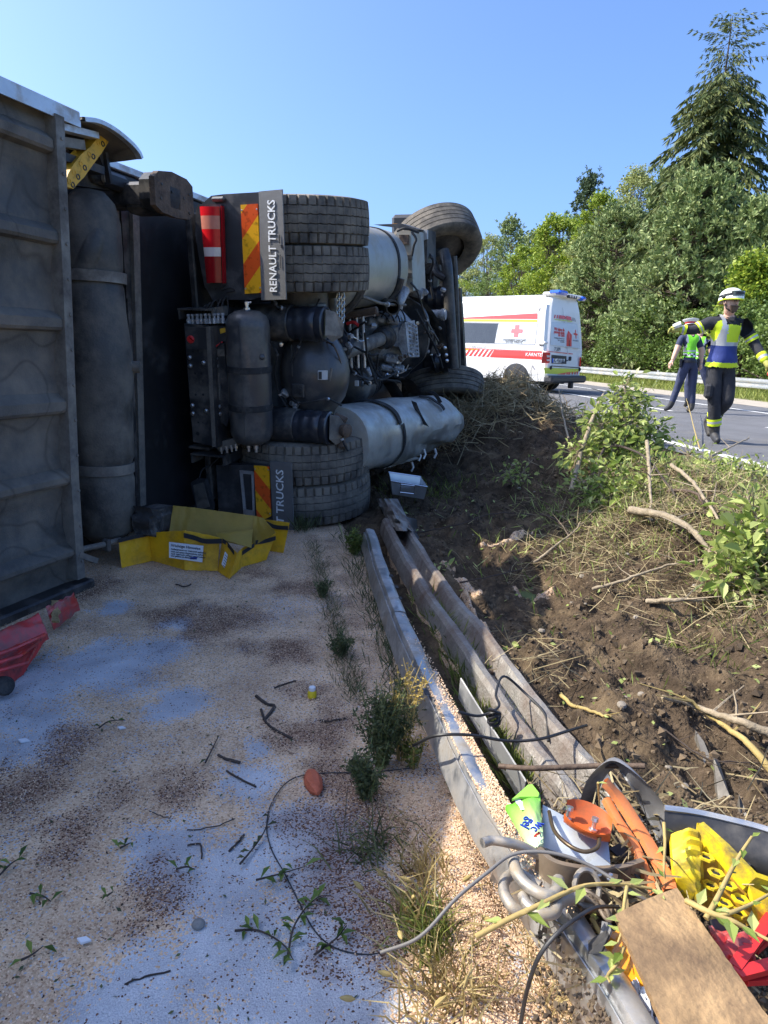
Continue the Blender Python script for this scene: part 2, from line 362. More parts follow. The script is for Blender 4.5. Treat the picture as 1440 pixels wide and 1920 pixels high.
def lane_grid():
    E_ = np.unique(np.round(np.concatenate([np.arange(-14, -3, .5), np.arange(-3, -2, .06), np.arange(-2, .155, .02), [.165]]), 4))
    S_ = np.unique(np.round(np.concatenate([np.arange(-8, -2.7, .3), np.arange(-2.7, 2.6, .022), np.arange(2.6, 6, .1), np.arange(6, 60, 3)]), 4))
    ne, ns = len(E_), len(S_); co = np.zeros((ne, ns, 3), np.float32); cv = np.zeros((ne, ns, 4), np.float32)
    for i, e in enumerate(E_):
        for j, s_ in enumerate(S_):
            x = EP.x+EN.x*e+ED.x*s_; y = EP.y+EN.y*e+ED.y*s_
            if -2.6 < e and -2.8 < s_ < 4:
                n1 = fbm(x, y, 3.2, 5, 1.0); n2 = fbm(x, y, 9, 4, 4.0); n3 = fbm(x, y, 1.4, 4, 8.0)
                wx, wy = x+.05*n2, y+.05*n1
                a = max([0]+[1-math.hypot(wx-p.x, (wy-p.y)*.85)/(r*1.5) for p, r in blobs_bare])
                d = max([0]+[1-math.hypot(wx-p.x, (wy-p.y)*.85)/(r*1.7) for p, r in blobs_dark])
                bare = ss(.06, .62, a+.30*n1+.16*n2-.08)*.97 if a > 0 else 0
                bare = max(bare, .30*ss(.4, .9, n3+.4*n2)); bare = max(.05, bare)
                dark = ss(-.1, 1.0, d+.5*n2+.35*n1)*.80 if d > 0 else 0
                dark = max(dark, .04+.12*ss(.1, .8, n2)); z = .006*n3+.004*n2
                if e > -.32: dark = max(dark, .35*ss(-.1, .5, n2+.1)*ss(-.3, -.1, e)*(1-ss(.0, .06, e)))
            else: bare, dark, z = .2, .12, 0
            co[i, j] = (x, y, z); cv[i, j] = (bare, dark, 0, 1)
    idx = np.arange(ne*ns).reshape(ne, ns); f = np.stack([idx[:-1, :-1], idx[1:, :-1], idx[1:, 1:], idx[:-1, 1:]], -1).reshape(-1, 4)
    me = bpy.data.meshes.new('asphalt_lane'); me.from_pydata(co.reshape(-1, 3).tolist(), [], f.tolist())
    a = me.attributes.new('cov', 'FLOAT_COLOR', 'POINT'); a.data.foreach_set('color', cv.reshape(-1, 4).ravel()); me.materials.append(GM)
    me.polygons.foreach_set('use_smooth', [True]*len(me.polygons)); me.update()
    o = bpy.data.objects.new('asphalt_lane', me); COL.objects.link(o); return tag(o, kind='structure')
lane_grid()
def strip(name, q0, q1, s0, s1, z, mat, ds=2.0, kind='structure'):
    b = MB(); n = max(1, int((s1-s0)/ds)); b.grid(lambda u, v: road_pt(q0+(q1-q0)*v, s0+(s1-s0)*u, z), n, 1)
    return tag(b.build(name, MATS[mat], None, 0), kind=kind)
def bank_mesh():
    Q = np.unique(np.round(np.concatenate([np.arange(0.145, 2.6, .024), np.arange(2.6, 6.2, .06)]), 4))     # distance right of the lane edge
    S_ = np.unique(np.round(np.concatenate([np.arange(-7, -2.6, .25), np.arange(-2.6, 2.2, .024), np.arange(2.2, 8, .05), np.arange(8, 30, .6), np.arange(30, 61, 3)]), 4))
    vs = []; w = len(S_); ok = {}; fs = []
    for i, e in enumerate(Q):
        for j, s_ in enumerate(S_):
            p = EP+EN*e+ED*s_; q = road_q(p.x, p.y)
            if q > -.28: p = p+RN*(-.28-q)
            h = soil_h(p.x, p.y) if s_ < 9 else soil_h(p.x, p.y, False)
            vs.append((p.x, p.y, h if q <= -.28 else ROADZ-.03))
    for i in range(len(Q)-1):
        for j in range(w-1):
            a = EP+EN*Q[i]+ED*S_[j]
            if road_q(a.x, a.y) > .1: continue
            fs.append((i*w+j, (i+1)*w+j, (i+1)*w+j+1, i*w+j+1))
    b = MB(); b.v = vs; b.f = fs; b.mi = [0]*len(fs)
    me = bpy.data.meshes.new('soil_bank'); me.from_pydata(vs, [], fs); me.materials.append(MATS['soil']); me.polygons.foreach_set('use_smooth', [True]*len(fs)); me.update()
    o = bpy.data.objects.new('soil_bank', me); COL.objects.link(o); tag(o, kind='structure')
bank_mesh()
strip('road', -.34, 7.9, -14, 120, ROADZ, 'asphalt', 4)
strip('road_shoulder', 6.3, 7.95, -14, 120, ROADZ+.004, 'shoulder', 4)
strip('edge_line', -.02, .13, -14, 120, ROADZ+.004, 'line', 4)
strip('edge_line', 5.02, 5.14, -14, 120, ROADZ+.004, 'line', 4)
for k in range(-1, 12):
    strip('lane_dash', 2.88, 3.0, k*9-3.2, k*9+2.9, ROADZ+.004, 'line', 7)
strip('verge', 7.9, 14, -14, 120, ROADZ-.02, 'verge', 4)
b = MB(); b.grid(lambda u, v: (road_pt(13.9+v*900, -60+u*900, ROADZ-.05)), 4, 4); tag(b.build('field', MATS['field'], None, 0), kind='structure')
b = MB(); b.grid(lambda u, v: (-1500+u*3000, -1500+v*3000, -.08), 6, 6); tag(b.build('ground', MATS['field'], None, 0), kind='structure')

# ---- granules of the binder lying proud of the asphalt
def grains(name, pts, size, mat, colvar=True):
    n = len(pts); base = np.array([(1, 0, 0), (-1, 0, 0), (0, 1, 0), (0, -1, 0), (0, 0, .8), (0, 0, -.8)])
    fc = np.array([(0, 2, 4), (2, 1, 4), (1, 3, 4), (3, 0, 4), (2, 0, 5), (1, 2, 5), (3, 1, 5), (0, 3, 5)])
    q = RNG.normal(size=(n, 3, 3)); q, _ = np.linalg.qr(q); sz = size*RNG.uniform(.5, 1.3, (n, 1, 1))*RNG.uniform(.7, 1.3, (n, 6, 1))
    V = np.einsum('nij,kj->nki', q, base)*sz+pts[:, None, :]; Fc = (fc[None]+6*np.arange(n)[:, None, None]).reshape(-1, 3)
    T = V.reshape(-1, 3)[Fc]; rnd = np.repeat(RNG.random(n), 8)
    o = quads(name, T, rnd, mat, nv=3); return tag(o, kind='stuff')
leafmat('granule', [(.48, .30, .175), (.76, .53, .33), (.85, .62, .41), (.90, .70, .49)], .9, 0.0)
leafmat('crumb', [(.05, .032, .024), (.12, .075, .052), (.22, .15, .10)], .95, 0.0)
def lane_pts(n, smin, smax, emin, emax, pw=1.6):
    s_ = smin+(smax-smin)*RNG.random(n)**pw; e = RNG.uniform(emin, emax, n)
    return np.stack([EP.x+EN.x*e+ED.x*s_, EP.y+EN.y*e+ED.y*s_, np.full(n, .004)], 1)
p_ = lane_pts(34000, -2.15, 1.6, -1.9, .12); keep = np.ones(len(p_), bool)
for i, p in enumerate(p_):
    a = max(1-math.hypot(p[0]-q.x, p[1]-q.y)/(r*1.4) for q, r in blobs_bare); keep[i] = random.random() > 1.3*a
p_ = p_[keep]; p_[:, 2] += .003; grains('binder_granules', p_, .0022, MATS['granule'])
pd = np.concatenate([np.stack([RNG.normal(p.x, r*.8, 120), RNG.normal(p.y, r*.8, 120), np.full(120, .006)], 1)[:30] for p, r in blobs_dark]+[lane_pts(400, -2.1, 1.8, -1.9, .1)])
pd = pd[[edge_e(x, y) < .05 for x, y, z in pd]]
grains('soil_crumbs', pd, .0026, MATS['crumb'])
# binder spilt past the lane edge, between the beams and on the soil, with a painted spot of sun
def sand_and_sun_patch(name, px_pts, w, h, n=40, m=14, seed=1.0, zf=None):
    P = polyline([G(px, py, 0) for px, py in px_pts], 10); P = [P[int(round(i/n*(len(P)-1)))] for i in range(n+1)]; vs = []; cv = []
    for i, p in enumerate(P):
        d = (P[min(n, i+1)]-P[max(0, i-1)]).normalized(); s_ = Vector((d.y, -d.x, 0)); ww = (w(i/n) if callable(w) else w)*(1+.35*fbm(p.x, p.y, 6, 3, seed))*min(1, 6*i/n+.1, 6*(1-i/n)+.1)
        for j in range(m+1):
            v = j/m*2-1; q = p+s_*v*ww; g = soil_h(q.x, q.y) if edge_e(q.x, q.y) > .15 else 0; hh = h*(1-v*v)+.004*fbm(q.x, q.y, 14, 3, seed)
            vs.append((q.x, q.y, g+hh-.008*abs(v)**8)); cv.append((.06, .10+.30*max(0, fbm(q.x, q.y, 9, 3, seed+2))+.3*abs(v)**6, 0, 1))
    fs = [(i*(m+1)+j, (i+1)*(m+1)+j, (i+1)*(m+1)+j+1, i*(m+1)+j+1) for i in range(n) for j in range(m)]
    me = bpy.data.meshes.new(name); me.from_pydata(vs, [], fs); a = me.attributes.new('cov', 'FLOAT_COLOR', 'POINT'); a.data.foreach_set('color', np.array(cv, np.float32).ravel()); me.materials.append(GM); me.polygons.foreach_set('use_smooth', [True]*len(fs)); me.update()
    o = bpy.data.objects.new(name, me); COL.objects.link(o); tag(o, kind='stuff'); return np.array(vs)
sv = sand_and_sun_patch('binder_and_sun_patch', [(845, 1440), (860, 1560), (880, 1700), (900, 1850), (930, 2050)], lambda u: .06+.06*u, .022, 60, 24, 3.0)
for args in ((('binder_and_sun_patch'), [(722, 1020), (750, 1075), (797, 1160), (845, 1235), (885, 1300)], .034, .04), ('binder_and_sun_patch', [(960, 1095), (1000, 1105), (1040, 1095)], .06, .010), ('binder_and_sun_patch', [(900, 1035), (960, 1030), (1000, 1022)], .03, .008), ('binder_and_sun_patch', [(820, 1060), (880, 1110), (900, 1130)], .035, .010), ('binder_and_sun_patch', [(858, 1130), (890, 1165), (925, 1200)], .018, .03)):
    sand_and_sun_patch(*args, seed=4.0+len(args[1]))  # second patch: sunlit spot between the shadows, painted in binder colour
pp = sv[RNG.integers(0, len(sv), 7000)]+np.stack([RNG.normal(size=7000)*.006, RNG.normal(size=7000)*.006, np.full(7000, .002)], 1); grains('binder_granules', pp, .0022, MATS['granule'])
# clods on the bank
def bank_pts(n, emin, emax, smin, smax, pw=1.4):
    out = []
    while len(out) < n:
        e = random.uniform(emin, emax); s_ = smin+(smax-smin)*random.random()**pw; p = EP+EN*e+ED*s_
        if road_q(p.x, p.y) < -.35: out.append((p.x, p.y, soil_h(p.x, p.y)))
    return np.array(out)
leafmat('clods', [(.05, .036, .024), (.10, .072, .047), (.18, .13, .08), (.12, .09, .06)], .95, 0.0)
grains('soil_clods', bank_pts(15000, .40, 3.2, -2.0, 5.5), .009, MATS['clods'])
grains('soil_clods', bank_pts(1500, .5, 3.2, -1.6, 5.5), .018, MATS['clods'])
def stones(n):
    for i, p in enumerate(bank_pts(n, .6, 2.6, -1.7, 2.5)):
        b = MB(); r = random.uniform(.008, .02)
        b.lathe([(r*.1, -r*.6), (r*.8, -r*.4), (r, 0), (r*.75, r*.45), (r*.1, r*.6)], (p[0], p[1], p[2]+r*.3), (random.uniform(-.3, .3), random.uniform(-.3, .3), 1), 8)
        yield b
M('pebble', (.24, .205, .16), .8, var=.25, scale=30)
b = MB()
for s_ in stones(60): b.add(s_.v, s_.f)
tag(b.build('pebbles', MATS['pebble']), kind='stuff')
# ================================================================ OVERTURNED TRAILER (frame: x = out of its underside, y = forwards, z = up)
TL = Frame(G(150, 1100), 17.5)
M('grey_panel', (.075, .07, .062), .6, var=.3, scale=4, bump=.2, bscale=160, dirt=(.21, .175, .135), dirt_amt=.52, dirt_scale=2.2, marks=1.3)
M('frame_steel', (.22, .20, .17), .5, .35, var=.2, scale=8, dirt=(.09, .08, .07), dirt_amt=.5, dirt_scale=7)
M('alu', (.55, .56, .57), .38, .75, var=.12, scale=7, dirt=(.30, .27, .23), dirt_amt=.35, dirt_scale=5)
M('black_steel', (.02, .02, .021), .45, .1, var=.3, scale=10, dirt=(.14, .12, .10), dirt_amt=.38, dirt_scale=6)
M('floor_black', (.012, .013, .015), .5, var=.3, scale=4, dirt=(.07, .068, .065), dirt_amt=.22, dirt_scale=3)
M('tank_plastic', (.042, .040, .037), .48, var=.25, scale=5, bump=.15, bscale=90, dirt=(.17, .15, .12), dirt_amt=.5, dirt_scale=3.5)
M('yellow_plastic', (.72, .40, .03), .5, var=.12, scale=12, dirt=(.12, .09, .05), dirt_amt=.35, dirt_scale=12)
M('rusty_plate', (.13, .088, .06), .75, .2, var=.3, scale=14, bump=.3, bscale=60, dirt=(.05, .035, .028), dirt_amt=.4, dirt_scale=10)
M('muddy_black', (.03, .028, .027), .7, var=.4, scale=14, bump=.5, bscale=40, dirt=(.24, .21, .17), dirt_amt=.32, dirt_scale=9)
M('torn_wood', (.36, .25, .11), .9, var=.4, scale=25, bump=.8, bscale=60)
trailer = thing('trailer', 'dark ribbed semi-trailer lying on its side along the left edge, underside towards the bank', 'trailer', TL.o, TL.rot)
b = MB(); b.box((-1.65, -1.2, 1.17), (2.55, 11, 2.28), bev=.03); b.build('body', MATS['floor_black'], trailer)
def ribbed_panel():
    zr = [(257, 294), (427, 462), (586, 622), (741, 777), (884, 913), (1027, 1052)]
    prof = [(0.03, .03)]
    ribs = []
    for a, c in zr[::-1]:
        zt = TL(112, a, x=.02)[2]; zb = TL(112, c, x=.02)[2]; ribs.append((zb, zt))
    # sheet: a shallow cassette between ribs
    zs = [.02]+[z for r in ribs for z in r]+[2.31]; b = MB()
    zz = np.linspace(.0, 2.31, 100); yy = np.concatenate([np.linspace(-3.6, -.6, 12), np.linspace(-.55, .02, 20)])
    def f(u, v):
        y = yy[int(round(u*(len(yy)-1)))]; z = zz[int(round(v*(len(zz)-1)))]
        edge = ss(.02, -.10, y); near = min(abs(z-(r0+r1)/2) for r0, r1 in ribs)
        return (-.02*edge*ss(.05, .14, near)+.008*fbm(y, z, 2.2, 3, 3.0), y, z)
    b.grid(f, len(yy)-1, len(zz)-1); b.build('side_panel', MATS['grey_panel'], trailer, 60)
    for i, (zb, zt) in enumerate(ribs):
        b = MB(); d = .05; h = zt-zb
        pr = [(-.004, zt+.012), (d*.75, zt-.018), (d, zt-.03), (d, zb+.02), (d*.8, zb+.006), (-.004, zb-.004)]
        ys = [-3.6, -.6, -.1, -.045, -.03]; sc = [1, 1, 1, .85, .15]
        vs = []
        for y, s_ in zip(ys, sc):
            for x, z in pr: vs.append((x*s_ if x > 0 else x, y, (z-(zb+zt)/2)*(.5+.5*s_)+(zb+zt)/2+(.004*fbm(y, z, 3) if abs(y) < 1 else 0)))
        k = len(pr); b.add(vs, [(a*k+j, a*k+j+1, (a+1)*k+j+1, (a+1)*k+j) for a in range(len(ys)-1) for j in range(k-1)])
        b.build('rib', MATS['grey_panel'], trailer, 30)
ribbed_panel()
def px_bar(b, F, pts, w, dx, **k):
    """bar along photo points pts (on a plane of frame F), w wide across (along y or z), dx deep into -x"""
    P = [F(px, py, **k) for px, py in pts]
    for a, c in zip(P[:-1], P[1:]):
        d = (c-a).normalized(); s_ = d.cross(Vector((1, 0, 0))).normalized()*w/2
        b.prism([a-s_, c-s_, c+s_, a+s_], (-dx, 0, 0))
b = MB(); px_bar(b, TL, [(112, 216), (125, 500), (141, 900), (153, 1085)], .056, .07, x=.055); b.build('frame_post', MATS['frame_steel'], trailer)
b = MB(); px_bar(b, TL, [(213, 330), (229, 995)], .085, .05, x=-.29); b.build('frame_post', MATS['frame_steel'], trailer)
b = MB(); px_bar(b, TL, [(255, 398), (269, 948)], .062, .04, x=-.31); b.build('frame_post', MATS['frame_steel'], trailer)
b = MB(); px_bar(b, TL, [(236, 395), (246, 560), (262, 950)], .09, .02, x=-.335); b.build('floor_channel', MATS['black_steel'], trailer)
b = MB(); px_bar(b, TL, [(242, 560), (258, 930)], .03, .02, x=-.30); b.build('brace', MATS['black_steel'], trailer)
b = MB(); z0 = TL(145, 228, x=.03)[2]; b.box((-.06, -1.75, z0+.022), (.20, 3.8, .048), bev=.006); b.box((.042, -1.75, z0-.012), (.010, 3.78, .03)); b.build('top_rail', MATS['alu'], trailer)
b = MB(); b.box((-.40, 2.3, 2.318), (.07, 4.2, .045), bev=.006); b.build('top_rail', MATS['alu'], trailer)
b = MB(); b.box((.02, -1.79, .02), (.10, 3.66, .05), bev=.01); b.build('bottom_lip', MATS['black_steel'], trailer)
b = MB(); b.grid(lambda u, v: (.062+.01*fbm(u*9, v, 3), -3.5+u*3.55, .0-.03*v-.012*abs(fbm(u*22, 0, 2))), 60, 2, (-.05, 0, 0)); b.build('torn_edge', MATS['torn_wood'], trailer)
# standing tank behind the post
def trailer_tank():
    c = TL(178, 690, y=.42); x0 = c[0]-.02
    prof = [(.02, .12), (.10, .13), (.155, .19), (.172, .30), (.174, .50), (.166, .53), (.166, .60), (.176, .63), (.178, .80), (.185, 1.0), (.195, 1.12), (.185, 1.25), (.165, 1.45), (.16, 1.58), (.152, 1.60), (.152, 1.66), (.158, 1.68), (.16, 1.78), (.155, 1.92), (.13, 2.02), (.08, 2.075), (.01, 2.09)]
    b = MB(); b.lathe(prof, (x0, .47, 0), n=32); t = b.build('tank', MATS['tank_plastic'], trailer, 50)
    for z in (.565, 1.63):
        b = MB(); b.lathe([(.172, z-.03), (.176, z-.028), (.176, z+.028), (.172, z+.03)], (x0, .47, 0), n=32, cap=False); b.build('strap', MATS['frame_steel'], t)
    p = Vector((x0, .47, 0))+Vector((.12, .06, 1.15))
    b = MB(); b.lathe([(.055, 0), (.05, .05), (.034, .055), (.034, .095), (.022, .1), (.001, .1)], p, (.85, .5, 0), 18); b.build('filler_cap', MATS['tank_plastic'], t)
    # bulge of the moulded duct in the upper half
    b = MB(); b.tube(polyline([(x0+.02, .36, 1.62), (x0+.08, .38, 1.78), (x0+.06, .47, 1.95), (x0-.05, .56, 1.98)], 5), [.06]*16, 12); b.build('moulded_duct', MATS['tank_plastic'], t)
trailer_tank()
for py in range(260, 1060, 66):
    b = MB(); b.lathe([(.009, 0), (.008, .004), (.001, .005)], TL(114+(py-216)*.048, py, x=.0565), (1, 0, 0), 8); b.build('rivet', MATS['frame_steel'], trailer)
def mudguard():
    A = [TL(px, py, x=.02) for px, py in ((148, 219), (175, 223), (205, 238), (235, 262), (251, 280), (257, 293))]
    A = polyline(A, 4); b = MB(); n = len(A)
    b.grid(lambda u, v: A[int(round(u*(n-1)))]+Vector((-.50*v+.02, 0, -.012*sin(v*pi))), n-1, 5, (0, -.006, -.016)); b.build('mudguard', MATS['grey_panel'], trailer, 50)
    b = MB(); b.sweep([a+Vector((.022, 0, -.012)) for a in A], [(-.01, -.02), (.01, -.02), (.01, .014), (-.01, .014), (-.01, -.02)], up=(1, 0, 0)); b.build('mudguard_lip', MATS['alu'], trailer)
mudguard()
def chock_holder():
    out = [TL(px, py, x=-.06) for px, py in ((208, 259), (190, 288), (172, 312), (158, 332), (146, 344), (138, 354))]
    inn = [TL(px, py, x=-.06) for px, py in ((186, 254), (170, 275), (152, 290), (138, 308), (128, 325), (120, 349))]
    b = MB(); n = len(out)
    for i in range(n-1): b.prism([out[i], out[i+1], inn[i+1], inn[i]], (-.08, 0, 0))
    c = b.build('chock_holder', MATS['yellow_plastic'], trailer)
    for i in range(n-1):
        q = (out[i]+out[i+1]+inn[i]+inn[i+1])/4
        for k in range(2):
            w = q+(out[i]-inn[i])*(-.18+.36*k)
            b = MB(); b.lathe([(.014, -.002), (.014, .003), (.009, .003), (.008, -.001)], w, (1, 0, 0), 10); b.build('hole_rim', MATS['black_steel'] if k else MATS['yellow_plastic'], c)
chock_holder()
b = MB(); px_bar(b, TL, [(118, 237), (186, 254)], .03, .06, x=-.02); b.build('cross_bar', MATS['alu'], trailer)
b = MB(); px_bar(b, TL, [(122, 266), (160, 272)], .045, .06, x=-.06); b.build('cross_bar', MATS['frame_steel'], trailer)
b = MB(); px_bar(b, TL, [(122, 293), (196, 320)], .04, .08, x=-.08); px_bar(b, TL, [(140, 330), (212, 342)], .09, .05, x=-.2); px_bar(b, TL, [(186, 275), (202, 320)], .05, .04, x=-.12); px_bar(b, TL, [(200, 285), (210, 345)], .02, .04, x=-.1); b.build('support_bracket', MATS['black_steel'], trailer)
b = MB(); b.lathe([(.028, 0), (.028, .02), (.012, .022)], TL(196, 335, x=-.15), (1, 0, 0), 12); b.build('bolt', MATS['frame_steel'], trailer)
def landing_leg(c, lower):
    b = MB(); cz = c[2]; cy = c[1]
    if not lower:
        b.box((-.14, cy, cz), (.5, .13, .13), bev=.015); b.box((-.03, cy+.02, cz-.01), (.30, .16, .17), bev=.03); b.box((-.2, cy-.16, cz+.06), (.08, .3, .09), bev=.02)
    else:
        b.box((-.14, cy, cz), (.5, .12, .12), bev=.015); b.box((.0, cy, cz), (.16, .18, .15), bev=.04)
    l = b.build('landing_leg', MATS['black_steel'], trailer)
    return l
fc = TL(325, 367, x=.12); lg = landing_leg(fc, False)
poly = [(289, 330), (297, 320), (322, 322), (350, 336), (361, 350), (364, 402), (356, 412), (330, 408), (305, 398), (292, 384)]
b = MB(); b.prism([TL(px, py, x=.12) for px, py in poly], (-.035, 0, 0)); f_ = b.build('foot', MATS['rusty_plate'], lg)
b = MB(); b.prism([TL(px, py, x=.085) for px, py in ((286, 335), (296, 322), (310, 325), (312, 398), (296, 388), (287, 372))], (-.09, 0, 0)); b.build('foot_bracket', MATS['black_steel'], lg)
for px, py in ((303, 345), (355, 365), (323, 360), (345, 372), (355, 400), (302, 372)):
    b = MB(); b.lathe([(.008, 0), (.008, .004), (.001, .005)], TL(px, py, x=.121), (1, 0, 0), 8); b.build('rivet', MATS['black_steel'], lg)
fc2 = TL(312, 978, x=.10); lg2 = landing_leg(fc2, True)
b = MB(); b.grid(lambda u, v: TL(281+u*64+3*sin(v*9), 952+v*52+4*sin(u*7), x=.10)+Vector((.02*fbm(u*4, v*4, 1.4), 0, 0)), 10, 8, (-.12, 0, 0)); b.build('foot', MATS['muddy_black'], lg2, 50)
b = MB(); b.tube([TL(152, 1030, x=.03), TL(190, 1022, x=.0), TL(225, 1012, x=-.05)], .016, 8); b.build('pipe', MATS['frame_steel'], trailer)
b = MB(); b.box(TL(200, 1022, x=.0), (.05, .03, .07), bev=.008); b.build('pipe_clamp', MATS['black_steel'], trailer)
b = MB(); px_bar(b, TL, [(150, 1040), (184, 1052)], .03, .03, x=.06); b.build('bracket_end', MATS['frame_steel'], trailer)
# scraping chain of cables at the trailer nose
b = MB(); b.box((-.36, 2.0, .04), (.1, 1.4, .08), bev=.02); b.build('floor_edge', MATS['black_steel'], trailer)

# ---- red wreckage under the trailer edge
M('red_paint', (.50, .022, .02), .35, var=.25, scale=6, coat=.3, dirt=(.10, .03, .028), dirt_amt=.42, dirt_scale=8)
M('red_scuffed', (.48, .03, .028), .35, var=.3, scale=9, coat=.4, dirt=(.20, .10, .09), dirt_amt=.42, dirt_scale=14)
M('black_rubber', (.018, .018, .019), .8, var=.3, scale=12, bump=.2, bscale=80, dirt=(.10, .092, .08), dirt_amt=.3, dirt_scale=9)
red = thing('crushed_panel', 'crushed red bodywork panel with scuffs pinned under the lower edge of the trailer', 'wreckage', G(40, 1270, 0))
def rp(px, py, z): return G(px, py, z)-red.location
def redsheet(quad, zs, bulge, mat, name, th=.03, n=10):
    q = [rp(p[0], p[1], z) for p, z in zip(quad, zs)]
    b = MB(); b.grid(lambda u, v: (q[0]*(1-u)+q[1]*u)*(1-v)+(q[3]*(1-u)+q[2]*u)*v+Vector((0, 0, bulge*sin(pi*u)*sin(pi*v)+.012*fbm(u*4, v*3, 1.7, 3, len(name)))), n, n, (.0, .01, -th)); b.build(name, MATS[mat], red, 40)
redsheet([(-70, 1215), (72, 1150), (89, 1188), (-70, 1270)], [.17, .17, .10, .12], .03, 'red_scuffed', 'upper_sheet')
redsheet([(-80, 1262), (84, 1190), (40, 1255), (-60, 1330)], [.12, .105, .03, .04], .02, 'red_paint', 'lower_sheet')
redsheet([(86, 1140), (138, 1112), (148, 1135), (98, 1172)], [.12, .12, .06, .05], .02, 'red_scuffed', 'corner_sheet')
b = MB()
for k in range(3): b.tube([rp(-40+k*8, 1240+k*12, .16-.02*k), rp(30+k*10, 1215+k*14, .155-.02*k), rp(84-k*8, 1190+k*9, .13-.03*k)], .008, 6)
b.build('pressed_ridge', MATS['red_paint'], red)
b = MB(); b.lathe([(.02, 0), (.03, .0), (.035, .01), (.035, .035), (.028, .042), (.02, .04)], rp(2, 1285, .045), (.8, -.6, .25), 18); b.build('rubber_ring', MATS['black_rubber'], red)
b = MB(); b.grid(lambda u, v: rp(97+v*14+5*fbm(u*9, v*5, 1), 1125+u*38, .115-.03*u)+Vector((0, -.004, .006*fbm(u*9, v*9, 2))), 10, 3, (0, .004, -.012)); b.build('torn_foam', MATS['torn_wood'], red)
# ================================================================ OVERTURNED TRACTOR UNIT (frame: x = out of its underside, y = forwards, z = up, nose raised)
TR = Frame((-.35, 4.9, 0), 18, 6.3)
M('rubber', (.06, .056, .052), .82, var=.25, scale=9, bump=.25, bscale=120, dirt=(.22, .19, .15), dirt_amt=.58, dirt_scale=5, spec=.3)
M('rubber_dark', (.02, .02, .021), .75, var=.25, scale=9, dirt=(.09, .08, .068), dirt_amt=.35, dirt_scale=5)
M('flap_rubber', (.13, .128, .125), .6, var=.1, scale=20, bump=.25, bscale=300, dirt=(.17, .16, .145), dirt_amt=.3, dirt_scale=10)
M('black_plastic', (.032, .032, .034), .42, var=.2, scale=10, dirt=(.12, .11, .10), dirt_amt=.32, dirt_scale=6)
M('chassis_paint', (.03, .031, .034), .38, .15, var=.3, scale=7, dirt=(.16, .14, .115), dirt_amt=.42, dirt_scale=5, coat=.1)
M('tank_paint', (.055, .055, .058), .34, .1, var=.18, scale=4, dirt=(.16, .145, .12), dirt_amt=.38, dirt_scale=4, coat=.15)
M('bellow_rubber', (.025, .028, .036), .3, var=.15, scale=6, dirt=(.085, .08, .075), dirt_amt=.2, dirt_scale=8, coat=.2)
M('tank_alu', (.38, .365, .32), .42, .6, var=.10, scale=4, bump=.05, bscale=20, dirt=(.38, .33, .24), dirt_amt=.35, dirt_scale=3)
M('tank_alu_crushed', (.46, .46, .43), .36, .7, var=.18, scale=4, bump=.03, bscale=9, dirt=(.36, .33, .27), dirt_amt=.45, dirt_scale=4)
M('cast_alu', (.40, .41, .42), .5, .55, var=.25, scale=16, bump=.4, bscale=60, dirt=(.10, .09, .08), dirt_amt=.42, dirt_scale=10)
M('bolt_steel', (.62, .62, .62), .3, .9, var=.1, scale=10)
M('white_sticker', (.72, .72, .70), .5, var=.05)
M('letter_white', (.78, .78, .77), .5, var=.04)
M('lens_red', (.62, .012, .018), .22, var=.1, scale=20, coat=.1, spec=.4)
M('lens_darkred', (.28, .006, .01), .22, var=.1, scale=20, coat=.1, spec=.4)
M('lens_amber', (.55, .20, .14), .25, var=.1, scale=20, coat=.1, spec=.4)
M('lens_clear', (.66, .58, .55), .15, .0, var=.1, scale=20, coat=.6)
M('red_knob', (.62, .03, .03), .4, var=.1)
M('amber_lens', (.85, .33, .02), .2, coat=.5)
tractor = thing('tractor_unit', 'overturned black truck tractor lying on its side with wheels and underside exposed', 'truck', TR.o, TR.rot)
def t(px, py, y): return TR(px, py, y=y)
